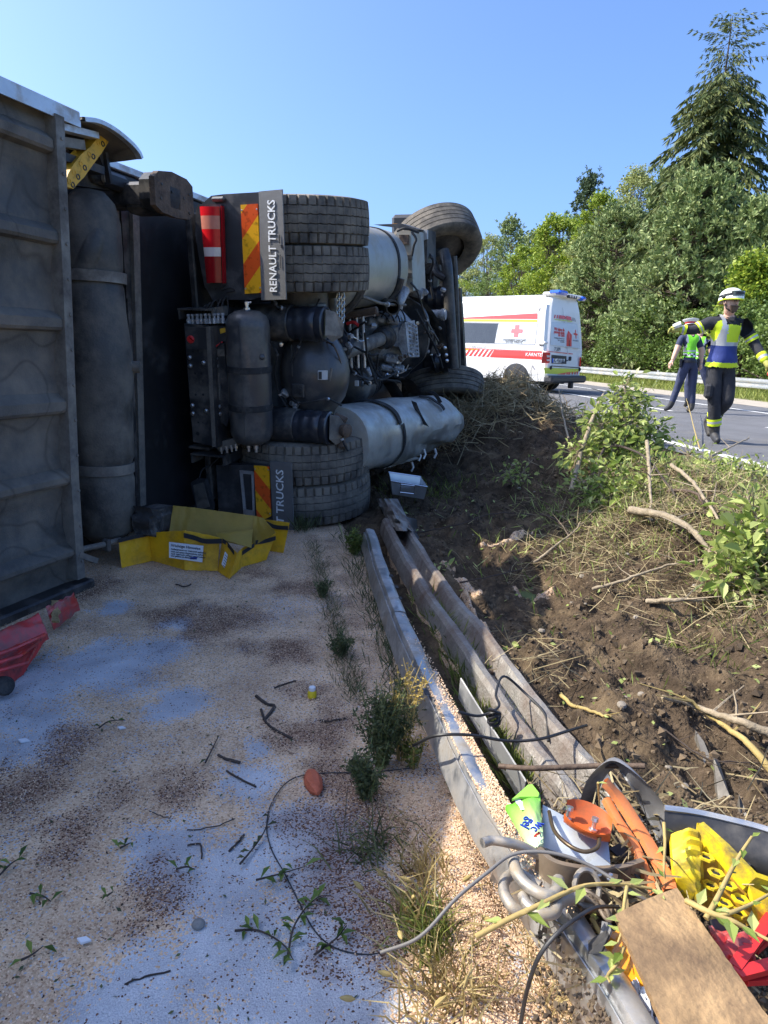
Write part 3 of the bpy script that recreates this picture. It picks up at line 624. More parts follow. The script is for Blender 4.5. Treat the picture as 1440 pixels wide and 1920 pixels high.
def stripes_mat(name, sgn, off):
    m = bpy.data.materials.new(name); m.use_nodes = True; nt = m.node_tree; L = nt.links.new; b = nt.nodes['Principled BSDF']; b.inputs['Roughness'].default_value = .3
    tc = _node(nt, 'ShaderNodeTexCoord'); sp = _node(nt, 'ShaderNodeSeparateXYZ'); L(tc.outputs['Object'], sp.inputs[0])
    mu = _node(nt, 'ShaderNodeMath', operation='MULTIPLY'); L(sp.outputs[0], mu.inputs[0]); mu.inputs[1].default_value = -1.15*sgn
    ad = _node(nt, 'ShaderNodeMath', operation='ADD'); L(sp.outputs[2], ad.inputs[0]); L(mu.outputs[0], ad.inputs[1])
    a2 = _node(nt, 'ShaderNodeMath', operation='ADD'); L(ad.outputs[0], a2.inputs[0]); a2.inputs[1].default_value = off
    dv = _node(nt, 'ShaderNodeMath', operation='DIVIDE'); L(a2.outputs[0], dv.inputs[0]); dv.inputs[1].default_value = .30
    fr = _node(nt, 'ShaderNodeMath', operation='FRACT'); L(dv.outputs[0], fr.inputs[0])
    gt = _node(nt, 'ShaderNodeMath', operation='GREATER_THAN'); L(fr.outputs[0], gt.inputs[0]); gt.inputs[1].default_value = .5
    mx = _node(nt, 'ShaderNodeMix', data_type='RGBA'); L(gt.outputs[0], mx.inputs[0]); mx.inputs[6].default_value = rgb((.80, .10, .015)); mx.inputs[7].default_value = rgb((.88, .42, .015))
    n = _node(nt, 'ShaderNodeTexNoise'); n.inputs['Scale'].default_value = 30; n.inputs['Detail'].default_value = 8; L(tc.outputs['Object'], n.inputs['Vector'])
    r = _node(nt, 'ShaderNodeValToRGB'); r.color_ramp.elements[0].position = .22; r.color_ramp.elements[1].position = .45; r.color_ramp.elements[0].color = rgb((.35, .3, .28)); r.color_ramp.elements[1].color = rgb((1, 1, 1)); L(n.outputs[0], r.inputs[0])
    m2 = _node(nt, 'ShaderNodeMix', data_type='RGBA', blend_type='MULTIPLY'); m2.inputs[0].default_value = 1; L(mx.outputs[2], m2.inputs[6]); L(r.outputs[0], m2.inputs[7]); L(m2.outputs[2], b.inputs['Base Color'])
    MATS[name] = m; return m
stripes_mat('marker_up', 1, .04); stripes_mat('marker_down', -1, .12)
def pxpoly(pts, y): return [t(px, py, y) for px, py in pts]
# ---- rear mudguards with lamp, striped plate and lettered flap
def rear_guard(upper):
    if upper:
        body = [(372, 388), (396, 367), (420, 364), (486, 360), (489, 556), (470, 562), (398, 562), (386, 540)]
        flap = [(485, 359), (534, 356), (541, 561), (489, 563)]; mk = [(451, 384), (483, 382), (490, 549), (459, 551)]
    else:
        body = [(405, 872), (500, 872), (508, 875), (516, 985), (470, 1000), (410, 960)]
        flap = [(506, 865), (546, 868), (552, 1020), (514, 1020)]; mk = [(476, 873), (504, 875), (508, 968), (482, 980)]
    b = MB(); b.prism(pxpoly(body, .0), (0, .05, 0))
    g = b.build('mudguard', MATS['black_plastic'], tractor)
    b = MB(); P = pxpoly(body, .0); x0 = min(p[0] for p in P); x1 = max(p[0] for p in P); zt = max(p[2] for p in P); zb = min(p[2] for p in P)
    if upper:
        b.box(((x0+x1)/2+.02, .22, zt-.05), (x1-x0-.08, .36, .035), bev=.012)
        b.box((x0+.06, .22, (zt+zb)/2), (.03, .36, zt-zb-.12), bev=.012)
        b.box((x0+.16, -.01, zt-.035), (.10, .04, .03), bev=.012)
    else: b.box((x0+.05, .22, (zt+zb)/2), (.03, .36, zt-zb), bev=.01)
    b.build('mudguard_skirt', MATS['black_plastic'], tractor)
    fp = pxpoly(flap, -.015); b = MB(); b.prism([Vector((p[0], p[1]-.20*(p[0]-fp[0][0]), p[2])) for p in fp] if upper else fp, (0, .012, 0)); fl = b.build('mud_flap', MATS['flap_rubber'], tractor)
    b = MB(); b.prism(pxpoly(mk, -.012), (0, .010, 0)); mp = b.build('marker_plate', MATS['marker_up' if upper else 'marker_down'], tractor)
    for q in mk:
        c = Vector(t(q[0], q[1], -.013)); m = sum((Vector(t(a, b_, -.013)) for a, b_ in mk), Vector())/4; c = c+(m-c)*.12
        b = MB(); b.lathe([(.006, 0), (.005, .003), (.001, .004)], c, (0, -1, 0), 8); b.build('screw', MATS['bolt_steel'], mp)
    if upper:
        p0 = t(513.5, 548, -.039); p1 = t(509, 375, -.039); uy = t(490, 460, -.02)-t(510, 460, -.02); uy = uy+Vector((0, -uy.x*.20, 0))
        s_ = 'RENAULT TRUCKS'
    else:
        p0 = t(527, 1060, -.0205); p1 = t(525, 881, -.0205); uy = t(500, 920, -.02)-t(520, 920, -.02); s_ = 'RENAULT TRUCKS'
    o = text('lettering', s_, .083, MATS['letter_white'], fl, (p0+p1)/2, p1-p0, uy, bold=.0008)
    L_ = (p1-p0).length; w = max(v.co.dot((p1-p0).normalized()) for v in o.data.vertices)*2; k = L_/w
    for v in o.data.vertices: d = (p1-p0).normalized(); v.co += d*(v.co.dot(d)*(k-1))
    if upper:
        for px, py, dx, dz in ((524, 448, .004, .05), (528, 462, .012, .018), (526, 490, .003, .08)):
            b = MB(); b.box(t(px, py, -.050), (dx, .004, dz)); b.build('moulded_mark', MATS['black_plastic'], fl)
rear_guard(True); rear_guard(False)
def tail_lamp():
    def seg(pts, y0, y1, name, mat, par):
        b = MB(); P = pxpoly(pts, y0); Q = [p+(sum(P, Vector())/len(P)-p)*.12+Vector((0, y1-y0, 0)) for p in P]
        n = len(P); b.add(P+Q, [tuple(range(n)), tuple(range(2*n-1, n-1, -1))]+[(i, (i+1) % n, n+(i+1) % n, n+i) for i in range(n)])
        return b.build(name, MATS[mat], par, 30)
    b = MB(); b.prism(pxpoly([(367, 390), (372, 383), (414, 383), (421, 533), (414, 540), (384, 540), (376, 500), (366, 440)], -.02), (0, .05, 0))
    h = b.build('tail_lamp', MATS['black_plastic'], tractor)
    def q(y0, y1): 
        f = lambda y: (y-388)/(530-388)
        return [(378+13*f(y0), y0), (415+4*f(y0), y0), (415+4*f(y1), y1), (378+13*f(y1), y1)]
    zs = [(388, 405, 'lens_red'), (405, 430, 'lens_amber'), (430, 464, 'lens_red'), (464, 481, 'lens_clear'), (481, 530, 'lens_darkred')]
    for a, c, m in zs:
        P = q(a, c); b = MB(); p4 = pxpoly(P, -.022); cx = sum(p4, Vector())/4
        nu = 6; vs = []; 
        for i in range(nu+1):
            u = i/nu; dep = -.045*sin(pi*(.08+.84*u))**.5
            vs += [p4[0]*(1-u)+p4[1]*u+Vector((0, dep, 0)), p4[3]*(1-u)+p4[2]*u+Vector((0, dep, 0))]
        fs = [(2*i, 2*i+2, 2*i+3, 2*i+1) for i in range(nu)]; b.add(vs, fs)
        b.add([p4[0], p4[1]]+[vs[2*i] for i in range(nu, -1, -1)], [tuple(range(nu+3))]); b.add([p4[3], p4[2]]+[vs[2*i+1] for i in range(nu, -1, -1)], [tuple(range(nu+3))])
        b.build('lens', MATS[m], h, 40)
    b = MB(); b.prism(pxpoly([(376, 387), (380, 386), (392, 531), (388, 531)], -.03), (0, .02, 0)); b.prism(pxpoly([(413, 386), (416, 386), (420, 531), (417, 531)], -.045), (0, .03, 0)); b.build('lens_rim', MATS['lens_darkred'], h)
    b = MB(); b.tube(polyline([t(405, 540, .0), t(408, 560, .03), t(420, 575, .03), t(423, 595, .02)], 4), .006, 6); b.tube(polyline([t(416, 545, .0), t(432, 540, -.01), t(440, 545, -.01), t(425, 548, -.01)], 5), .004, 5); b.build('cable', MATS['black_rubber'], tractor)
tail_lamp()
b = MB(); P = pxpoly([(449, 882), (474, 884), (476, 968), (457, 966)], -.012); b.prism(P, (0, .02, 0)); lf = b.build('tail_lamp', MATS['black_plastic'], tractor)
for pts, m in (([(449, 882), (454, 882), (462, 966), (457, 966)], 'alu'), ([(451, 882), (474, 884), (474, 890), (452, 888)], 'alu'), ([(471, 886), (475, 886), (477, 966), (474, 967)], 'alu'), ([(458, 955), (476, 958), (476, 968), (458, 966)], 'alu')):
    b = MB(); b.prism(pxpoly(pts, -.018), (0, .01, 0)); b.build('lamp_bezel', MATS[m], lf)
# ---- lower loose marker lamp hanging on its cable
b = MB(); b.prism(pxpoly([(357, 905), (368, 898), (384, 900), (398, 950), (396, 962), (370, 962)], -.12), (0, .04, 0)); lm = b.build('hanging_lamp', MATS['black_plastic'], tractor)
b = MB(); b.prism(pxpoly([(362, 910), (380, 905), (393, 950), (370, 957)], -.126), (0, .008, 0)); b.build('lamp_face', MATS['grey_panel'], lm)
b = MB(); b.tube(polyline([t(373, 898, -.1), t(380, 880, -.06), t(395, 872, -.03), t(420, 850, .0)], 5), .005, 6); b.build('cable', MATS['black_rubber'], lm)

# ---- tyres
def drive_tyre_mesh():
    NB = 50; R0 = .515; W = .285; ang = []
    for i in range(NB):
        for f in (0, .06, .14, .30, .50, .56, .64, .86): ang.append((i+f)/NB*2*pi)
    zs = []; half = W/2
    rows = [(-half, -half*.60), (-half*.56, -half*.22), (-half*.18, half*.18), (half*.22, half*.56), (half*.60, half)]
    prof = [(-half*.80, .30, None), (-half*.99, .345, None), (-half*1.08, .41, None), (-half*1.07, .455, None), (-half*1.02, .487, 's')]
    for k, (a, c) in enumerate(rows):
        prof += [(a+.001, None, k), (a+(c-a)*.33, None, k), (a+(c-a)*.67, None, k), (c-.001, None, k)]
        if k < 4: prof += [(c+.002, -1, None), (rows[k+1][0]-.002, -1, None)]
    prof += [(half*1.02, .487, 's'), (half*1.07, .455, None), (half*1.08, .41, None), (half*.99, .345, None), (half*.80, .30, None)]
    vs = []; n = len(ang); fs = []
    for z, r, k in prof:
        for j, a in enumerate(ang):
            jj = j % 8; crown = R0-.010*(z/half)**2
            if r is None:
                rr = crown
                if k in (0, 4):
                    if jj in (1, 2): rr -= .022
                else:
                    if jj in (1,): rr -= .0035
                zz = z+(.004 if (jj in (3, 4)) and k in (1, 2, 3) else 0)
            elif r == -1: rr = crown-.016; zz = z+(.004 if jj in (3, 4) else 0)
            elif k == 's': rr = r-(.016 if jj in (1, 2) else 0); zz = z
            else: rr = r; zz = z
            vs.append((rr*cos(a), rr*sin(a), zz))
    m = len(prof)
    fs = [(i*n+j, i*n+(j+1) % n, (i+1)*n+(j+1) % n, (i+1)*n+j) for i in range(m-1) for j in range(n)]
    b = MB(); b.add(vs, fs); return b.mesh('drive_tyre', MATS['rubber'], 30)
def steer_tyre_mesh():
    R0 = .52; half = .155; prof = [(.30, -half*.75), (.35, -half*.98), (.42, -half*1.07), (.47, -half*1.04), (.50, -half*.97), (R0-.006, -half*.88)]
    for a, c in ((-.88, -.56), (-.50, -.20), (-.14, .14), (.20, .50), (.56, .88)):
        prof += [(R0-.008*abs(a), half*a), (R0-.008*abs(c), half*c)]
        if c < .8: prof += [(R0-.018, half*(c+.015)), (R0-.018, half*(c+.045))]
    prof += [(.50, half*.97), (.47, half*1.04), (.42, half*1.07), (.35, half*.98), (.30, half*.75)]
    b = MB(); b.lathe(prof, n=96, cap=False); return b.mesh('steer_tyre', MATS['rubber'], 30)
DT = drive_tyre_mesh(); ST = steer_tyre_mesh()
b = MB(); b.lathe([(.305, -.11), (.285, -.12), (.27, -.08), (.265, .02), (.22, .06), (.12, .075), (.12, .02), (.20, .0), (.25, -.03)], n=40, cap=False); RIMM = b.mesh('rim', MATS['frame_steel'], 35)
def wheel(name, loc, rot, mesh, rimm=True):
    o = bpy.data.objects.new(name, mesh); COL.objects.link(o); o.parent = tractor; o.location = loc; o.rotation_euler = rot
    if rimm: r_ = bpy.data.objects.new('rim', RIMM); COL.objects.link(r_); r_.parent = o
    return o
AX = TR(612, 455, y=.5)                     # on the rear axle line
cx = TR(690, 410, y=.62)[0]-.515
zu1 = (t(612, 366, .04)[2]+t(612, 449, .04)[2])/2; zu2 = (t(612, 463, .04)[2]+t(612, 545, .04)[2])/2
zl1 = (t(612, 846, .04)[2]+t(612, 920, .04)[2])/2; zl2 = (t(612, 925, .04)[2]+t(612, 998, .04)[2])/2
for z, a in ((zu1, 0), (zu2, .3), (zl1, .7), (zl2, 1.1)):
    wheel('drive_wheel', (cx, .56, z), (0, 0, a), DT)
print('wheel', cx, zu1, zu2, zl1, zl2)
# ---- rear axle
AXX = cx; AXY = .56
b = MB(); b.cyl((AXX, AXY, zl1), (AXX, AXY, zu2), .095, n=20); b.lathe([(.20, zu2-.32), (.21, zu2-.30), (.21, zu2-.1), (.12, zu2-.08)], (AXX, AXY, 0), n=28); b.lathe([(.12, zl1+.08), (.21, zl1+.1), (.21, zl1+.3), (.2, zl1+.32)], (AXX, AXY, 0), n=28); ax = b.build('rear_axle', MATS['chassis_paint'], tractor)
dc = t(582, 703, .42)
b = MB(); b.lathe([(.10, -.46), (.115, -.36), (.16, -.26), (.225, -.17), (.255, -.07), (.26, .02), (.245, .11), (.205, .20), (.145, .29), (.11, .36), (.10, .5)], (dc[0], .50, dc[2]), n=36); df = b.build('differential', MATS['tank_paint'], ax, 50)
b = MB(); b.box((dc[0]-.02, .243, dc[2]-.09), (.10, .02, .10), bev=.01); b.lathe([(.02, 0), (.02, .015), (.012, .016)], (dc[0]+.0, .235, dc[2]-.085), (0, -1, 0), 6); b.build('drain_boss', MATS['chassis_paint'], df)
b = MB(); P = pxpoly([(596, 695), (613, 695), (613, 712), (596, 712)], .235); b.prism(P, (0, .015, 0)); b.build('label_plate', MATS['white_sticker'], df)
b = MB(); P = pxpoly([(597, 697), (603, 697), (603, 711), (597, 711)], .231); b.prism(P, (0, .008, 0)); b.build('label_print', MATS['black_plastic'], df)
b = MB(); b.tube([t(622, 690, .25), t(619, 705, .24), t(617, 714, .25)], .009, 6); b.build('vent_lug', MATS['frame_steel'], df)
b = MB(); b.box((dc[0]-.06, .245, dc[2]+.12), (.006, .012, .22)); b.build('weld_seam', MATS['chassis_paint'], df)
# ---- air springs on their arms
def air_spring(pc, z_arm, px0):
    b = MB(); c = Vector(pc)
    b.lathe([(.085, -.02), (.112, .0), (.118, .03), (.112, .045), (.116, .06), (.12, .10), (.113, .12), (.117, .14), (.12, .19), (.112, .205), (.118, .22), (.118, .255), (.105, .262), (.10, .25), (.02, .25)], c, (1, 0, 0), 32)
    a = b.build('air_spring', MATS['bellow_rubber'], tractor, 40)
    b = MB(); b.lathe([(.13, -.42), (.128, -.1), (.122, .0), (.11, .01)], c, (1, 0, 0), 26); b.build('piston', MATS['chassis_paint'], a)
    b = MB(); q = c+Vector((.268, 0, -.02)); b.prism([q+Vector((0, -.03, .12)), q+Vector((.05, .02, .10)), q+Vector((.10, .05, .02)), q+Vector((.09, .05, -.06)), q+Vector((.03, .0, -.10)), q+Vector((0, -.05, -.05))], (-.016, .03, 0)); b.build('spring_bracket', MATS['frame_steel'], a)
    return a
air_spring(t(548, 606, .26), 0, 0); air_spring(t(558, 798, .22), 0, 0)
b = MB(); pz = t(528, 606, .3); b.tube([Vector((pz[0]-.1, .55, pz[2]+.02)), Vector((pz[0]-.02, .42, pz[2]-.01)), Vector((pz[0], .3, pz[2]))], [.10, .12, .13], 14); pz = t(535, 797, .3); b.tube([Vector((pz[0]-.1, .55, pz[2])), Vector((pz[0]-.02, .42, pz[2])), Vector((pz[0], .3, pz[2]))], [.10, .12, .13], 14); b.build('spring_arm', MATS['chassis_paint'], tractor)
# ---- chassis rails and cross members
zc1 = t(600, 640, .3)[2]+.22; zc2 = t(600, 790, .3)[2]-.22
for z in (zc1, zc2):
    b = MB(); b.box((-.93, 2.2, z), (.28, 4.6, .012)); b.box((-.80, 2.2, z-.03), (.012, 4.6, .07)); b.box((-1.06, 2.2, z-.03), (.012, 4.6, .07)); b.build('chassis_rail', MATS['chassis_paint'], tractor)
for y in (.08, 1.35, 3.1):
    b = MB(); b.box((-.93, y, (zc1+zc2)/2), (.16, .08, zc1-zc2-.02), bev=.01); b.build('cross_member', MATS['chassis_paint'], tractor)
b = MB(); b.box((-1.0, 1.0, 1.15), (.05, 2.0, 2.0), bev=.01); b.build('deck_plate', MATS['black_steel'], tractor)
# ---- upright air tank at the rear
def air_tank(c0, c1, r, straps, name='air_tank', mat='tank_paint'):
    c0 = Vector(c0); c1 = Vector(c1); d = c1-c0; L_ = d.length; b = MB()
    b.lathe([(.02, 0), (r*.55, .012), (r*.85, .04), (r*.97, .075), (r, .11), (r, L_*.5), (r, L_-.11), (r*.97, L_-.075), (r*.85, L_-.04), (r*.55, L_-.012), (.02, L_)], c0, d, 32); a = b.build(name, MATS[mat], tractor, 40)
    for f in straps:
        b = MB(); b.lathe([(r+.001, L_*f-.022), (r+.006, L_*f-.021), (r+.006, L_*f+.021), (r+.001, L_*f+.022)], c0, d, 32, cap=False); b.build('strap', MATS['black_rubber'], a)
    return a
a_ = t(473, 834, -.02); c_ = t(463, 580, -.02); rr = (t(500, 640, -.02)-t(427, 640, -.02)).length/2
at = air_tank(a_, c_, rr, (.30, .58))
b = MB(); b.lathe([(.022, 0), (.022, .012), (.012, .014), (.012, .03), (.017, .032), (.017, .05), (.006, .055)], c_-Vector((0, 0, .002)), (0, 0, 1), 8); b.tube([c_+Vector((0, -.0, .04)), c_+Vector((.035, 0, .045))], .006, 6); b.build('valve', MATS['bolt_steel'], at)
for dx in (-.03, .03):
    b = MB(); b.lathe([(.018, 0), (.018, .03), (.012, .032), (.012, .055)], a_+Vector((dx, 0, .004)), (0, 0, -1), 6); b.build('drain_plug', MATS['bolt_steel'], at)
b = MB(); q = t(500, 668, -.03); b.lathe([(.02, 0), (.02, .012), (.012, .02), (.002, .022)], (q[0]-.012, q[1]-.05, q[2]), (.9, -.5, 0), 10); b.build('side_boss', MATS['tank_paint'], at)
b = MB(); xx = (a_+c_)/2; b.box((xx[0]+.025, xx[1]-rr*.985, xx[2]), (.004, .008, (c_-a_).length*.8)); b.build('weld_seam', MATS['tank_paint'], at)
# ---- valve bracket with its bolts, red cap and wiring
def valve_bracket():
    P = pxpoly([(345, 606), (394, 612), (405, 838), (362, 828)], -.12); b = MB(); b.prism(P, (0, .02, 0))
    q = pxpoly([(394, 612), (400, 611), (411, 838), (405, 840)], -.125); b.prism(q, (0, .12, 0)); b.build('panel_edge', MATS['frame_steel'], tractor) if False else None
    br = b.build('valve_bracket', MATS['chassis_paint'], tractor)
    b = MB(); b.prism(pxpoly([(386, 613), (394, 613), (405, 838), (398, 838)], -.128), (0, .008, 0)); b.build('edge_flange', MATS['frame_steel'], br)
    for px, py in ((356, 670), (357, 686), (382, 680), (361, 760), (362, 775), (387, 770), (405, 672), (406, 686), (411, 762), (412, 776)):
        b = MB(); b.lathe([(.016, 0), (.015, .008), (.009, .015), (.001, .016)], t(px, py, -.122 if px < 395 else -.09), (0, -1, 0), 10); b.build('bolt', MATS['bolt_steel'], br)
    for px, py, r_ in ((362, 658, .008), (372, 658, .008), (366, 700, .008), (378, 700, .008), (367, 740, .008), (381, 740, .008), (372, 778, .007), (380, 792, .006), (372, 792, .006), (371, 813, .014)):
        b = MB(); b.lathe([(r_, 0), (r_, .002), (r_*.8, .0021)], t(px, py, -.121), (0, -1, 0), 10); b.build('hole_cover', MATS['black_rubber'], br)
    b = MB(); b.lathe([(.026, 0), (.026, .015), (.022, .02), (.001, .021)], t(359, 636, -.121), (0, -1, 0), 20); k = b.build('red_cap', MATS['red_knob'], br)
    b = MB(); b.box(t(359, 636, -.144), (.034, .004, .006), rot=(0, .6, 0)); b.build('cap_slot', MATS['lens_darkred'], br)
    b = MB(); b.prism(pxpoly([(346, 612), (388, 615), (390, 655), (350, 655)], -.126), (0, .008, 0)); b.build('upper_block', MATS['black_plastic'], br)
    b = MB(); b.prism(pxpoly([(398, 640), (420, 645), (432, 775), (425, 800), (412, 790)], -.085), (0, .02, 0)); b.build('second_plate', MATS['chassis_paint'], br)
    b = MB(); b.prism(pxpoly([(424, 665), (427, 665), (433, 780), (430, 780)], -.095), (0, .02, 0)); b.prism(pxpoly([(408, 700), (411, 700), (413, 750), (410, 750)], -.095), (0, .02, 0)); b.build('bracket_rod', MATS['frame_steel'], br)
    b = MB(); b.prism(pxpoly([(400, 612), (424, 612), (426, 640), (402, 640)], -.08), (0, .12, 0)); b.build('valve_body', MATS['black_plastic'], br)
    b = MB(); b.prism(pxpoly([(412, 617), (422, 614), (424, 622), (413, 626)], -.085), (0, .004, 0)); b.build('yellow_label', MATS['yellow_plastic'], br)
    b = MB(); b.prism(pxpoly([(400, 655), (420, 655), (421, 668), (402, 668)], -.09), (0, .05, 0)); b.build('connector', MATS['grey_panel'], br)
    b = MB(); b.prism(pxpoly([(392, 578), (418, 574), (419, 592), (393, 594)], -.06), (0, .06, 0)); b.build('connector', MATS['grey_panel'], br)
    for i, px in enumerate(range(354, 425, 8)):
        b = MB(); p = t(px, 602-(px-354)*.03, -.09+.02*(i % 2)); b.lathe([(.016, -.02), (.016, .012), (.010, .014), (.010, .03), (.014, .032), (.013, .045)], p, (0, 0, 1), 8); b.build('air_fitting', MATS['cast_alu'], br)
    b = MB()
    for k in range(5):
        px = 375+k*9; b.tube(polyline([t(px, 604, -.07), t(px+3, 585-6*(k % 3), -.05), t(px+14, 572-4*k, -.02), t(px+18, 600, .02), t(px+20, 640, .03)], 5), .006, 6)
    b.tube(polyline([t(400, 660, -.08), t(412, 646, -.10), t(416, 640, -.06)], 4), .006, 6)
    b.build('air_hose', MATS['black_rubber'], br)
    b = MB(); b.tube(polyline([t(401, 652, -.10), t(410, 646, -.10), t(417, 641, -.08)], 4), .005, 6); b.build('red_hose', MATS['red_knob'], br)
    for i, px in enumerate((415, 425, 434, 442)):
        b = MB(); b.lathe([(.014, 0), (.014, .03), (.008, .032), (.008, .05)], t(px, 838-2*i, -.07), (0, 0, -1), 8); b.build('air_fitting', MATS['bolt_steel'], br)
    b = MB(); b.prism(pxpoly([(404, 830), (440, 822), (445, 836), (410, 846)], -.08), (0, .08, 0)); b.build('lower_block', MATS['frame_steel'], br)
    b = MB(); b.tube(polyline([t(425, 846, -.06), t(426, 860, -.05), t(424, 874, -.03)], 4), .016, 8); b.build('lower_pipe', MATS['black_rubber'], br)
    b = MB(); b.box(t(371, 841, -.08)+Vector((0, .06, 0)), (.17, .1, .02), bev=.005); b.build('lower_tray', MATS['chassis_paint'], br)
valve_bracket()
# ---- propshaft, gearbox, exhaust
p0 = t(615, 672, .80); p1 = t(722, 632, 1.95)
b = MB(); b.cyl(p0, p1, .062, n=20); ps = b.build('propshaft', MATS['frame_steel'], tractor)
d_ = (p1-p0).normalized()
b = MB(); b.lathe([(.075, 0), (.085, .01), (.085, .05), (.065, .06)], p0+d_*.02, d_, 16); b.build('shaft_flange', MATS['chassis_paint'], ps)
b = MB(); b.lathe([(.07, 0), (.095, .02), (.095, .09), (.11, .1), (.11, .13)], p1-d_*.12, d_, 18); b.build('shaft_flange', MATS['chassis_paint'], ps)
def gearbox():
    c = t(735, 636, 2.2)
    def g(px, py, y=2.2): return t(px, py, y)
    b = MB(); b.box(c+Vector((-.10, .1, .0)), (.42, .55, .50), rot=(.0, 0, .05), bev=.09); b.box(c+Vector((-.25, -.05, .02)), (.26, .35, .40), bev=.07); b.lathe([(.13, 0), (.16, .05), (.19, .2)], c+Vector((-.12, -.30, -.02)), (0, 1, 0), 22)
    gb = b.build('gearbox', MATS['cast_alu'], tractor)
    b = MB(); b.prism([g(748, 622, 1.95), g(755, 606, 1.95), g(760, 604, 1.95), g(765, 660, 1.95), g(755, 667, 1.95), g(748, 650, 1.95)], (0, .3, 0)); b.prism([g(727, 617, 1.96), g(747, 614, 1.96), g(748, 650, 1.96), g(730, 648, 1.96)], (0, .2, 0)); b.build('gear_cover', MATS['cast_alu'], gb)
    b = MB()
    A, B_, C_, D_ = g(764, 603, 2.0), g(781, 612, 2.15), g(785, 668, 2.15), g(766, 668, 2.0)
    for i in range(9):
        u = i/8; b.tube([A*(1-u)+D_*u, B_*(1-u)+C_*u], .010, 5)
    for i in range(4):
        u = i/3; b.tube([A*(1-u)+B_*u, D_*(1-u)+C_*u], .010, 5)
    for i in range(8):
        u = i/8; v = (i+1)/8; b.tube([A*(1-u)+D_*u, B_*(1-v)+C_*v], .007, 4); b.tube([A*(1-v)+D_*v, B_*(1-u)+C_*u], .007, 4)
    b.build('rib_lattice', MATS['cast_alu'], gb)
    b = MB(); b.prism([A+Vector((-.0, .03, 0)), B_+Vector((0, .03, 0)), C_+Vector((0, .03, 0)), D_+Vector((0, .03, 0))], (-.1, .1, 0)); b.build('sump', MATS['cast_alu'], gb)
    for i in range(9):
        b = MB(); b.lathe([(.013, 0), (.013, .012), (.002, .014)], g(718+i*7, 668-i*.4+(i % 2)*2, 1.94), (0, -1, 0), 6); b.build('bolt', MATS['bolt_steel'], gb)
    for i in range(7):
        b = MB(); b.lathe([(.013, 0), (.013, .012), (.002, .014)], g(706+i*8, 602-i*.8+(i % 2)*3, 1.98), (0, -1, 0), 6); b.build('bolt', MATS['bolt_steel'], gb)
    for px, py, sx, sz in ((700, 603, .10, .08), (715, 598, .09, .06), (737, 600, .12, .06), (703, 640, .10, .12), (712, 662, .12, .08), (738, 672, .16, .07), (725, 688, .12, .06), (748, 690, .1, .05), (690, 620, .1, .1)):
        b = MB(); b.box(g(px, py, 2.0), (sx, .14, sz), rot=(.1, .2, .3), bev=.015); b.build('gear_housing_lug', MATS['cast_alu'], gb)
    b = MB()
    for k in range(4): b.tube(polyline([g(700+k*14, 596, 1.95), g(708+k*14, 586-2*k, 1.9), g(722+k*12, 592, 1.9), g(730+k*10, 604, 1.9)], 4), .007, 6)
    b.build('gearbox_wiring', MATS['black_rubber'], gb)
gearbox()
e0 = t(737, 577, 1.75); e1 = t(705, 566, 2.3)
b = MB(); b.lathe([(.052, .0), (.064, .0), (.066, .02), (.062, .06), (.06, .4)], e0, e1-e0, 24, cap=False); b.lathe([(.050, .0), (.05, .35), (.0, .36)], e0, e1-e0, 24, cap=False); b.build('exhaust_pipe', MATS['black_steel'], tractor)
b = MB(); b.tube(polyline([t(757, 545, 2.2), t(752, 565, 2.1), t(748, 582, 2.1)], 4), [.06, .05, .045, .04, .035, .03, .03, .03, .03], 12); b.build('exhaust_stub', MATS['cast_alu'], tractor)
# ---- fuel tanks
def tank_section(n, rx, rz, p=2.6):
    out = []
    for i in range(n):
        a = 2*pi*i/n; c, s_ = cos(a), sin(a); out.append((math.copysign(abs(c)**(2/p), c)*rx, math.copysign(abs(s_)**(2/p), s_)*rz))
    return out
def upper_tank():
    tp = t(690, 424, 1.0); bt = t(655, 580, 1.2)
    x1 = t(745, 480, 2.45)[0]; x0 = x1-.62
    ztop = t(720, 424, 1.6)[2]; zbot = t(670, 575, 1.6)[2]; zc = (ztop+zbot)/2; rz = (ztop-zbot)/2+.02; rx = .31; xc = t(700, 500, 1.6)[0]-.10
    xc = t(741, 480, 2.0)[0]-.31
    S_ = tank_section(44, rx, rz, 2.3); ys = [(.92, .90), (.95, .98), (1.0, 1), (1.6, 1), (2.38, 1), (2.44, .97), (2.46, .9)]
    vs = [(xc+a*k, y, zc+c*k) for y, k in ys for a, c in S_]; n = 44; b = MB(); b.add(vs, [(i*n+j, i*n+(j+1) % n, (i+1)*n+(j+1) % n, (i+1)*n+j) for i in range(len(ys)-1) for j in range(n)]+[tuple(range(n)), tuple(range(n*6, n*7))])
    tk = b.build('fuel_tank', MATS['tank_alu'], tractor, 40)
    for y in (1.15, 2.12):
        vs = [(xc+a*k, yy, zc+c*k) for yy, k in ((y-.03, 1.005), (y-.028, 1.03), (y+.028, 1.03), (y+.03, 1.005)) for a, c in S_]; b = MB(); b.add(vs, [(i*n+j, i*n+(j+1) % n, (i+1)*n+(j+1) % n, (i+1)*n+j) for i in range(3) for j in range(n)]); b.build('strap', MATS['black_rubber'], tk)
    for y in (1.15, 2.12):
        b = MB(); b.tube([(xc+rx*cos(a)*1.10, y, zc+rz*sin(a)*1.10) for a in np.linspace(-pi*.92, -.25, 16)], .035, 8); b.build('tank_cradle', MATS['chassis_paint'], tk)
upper_tank()
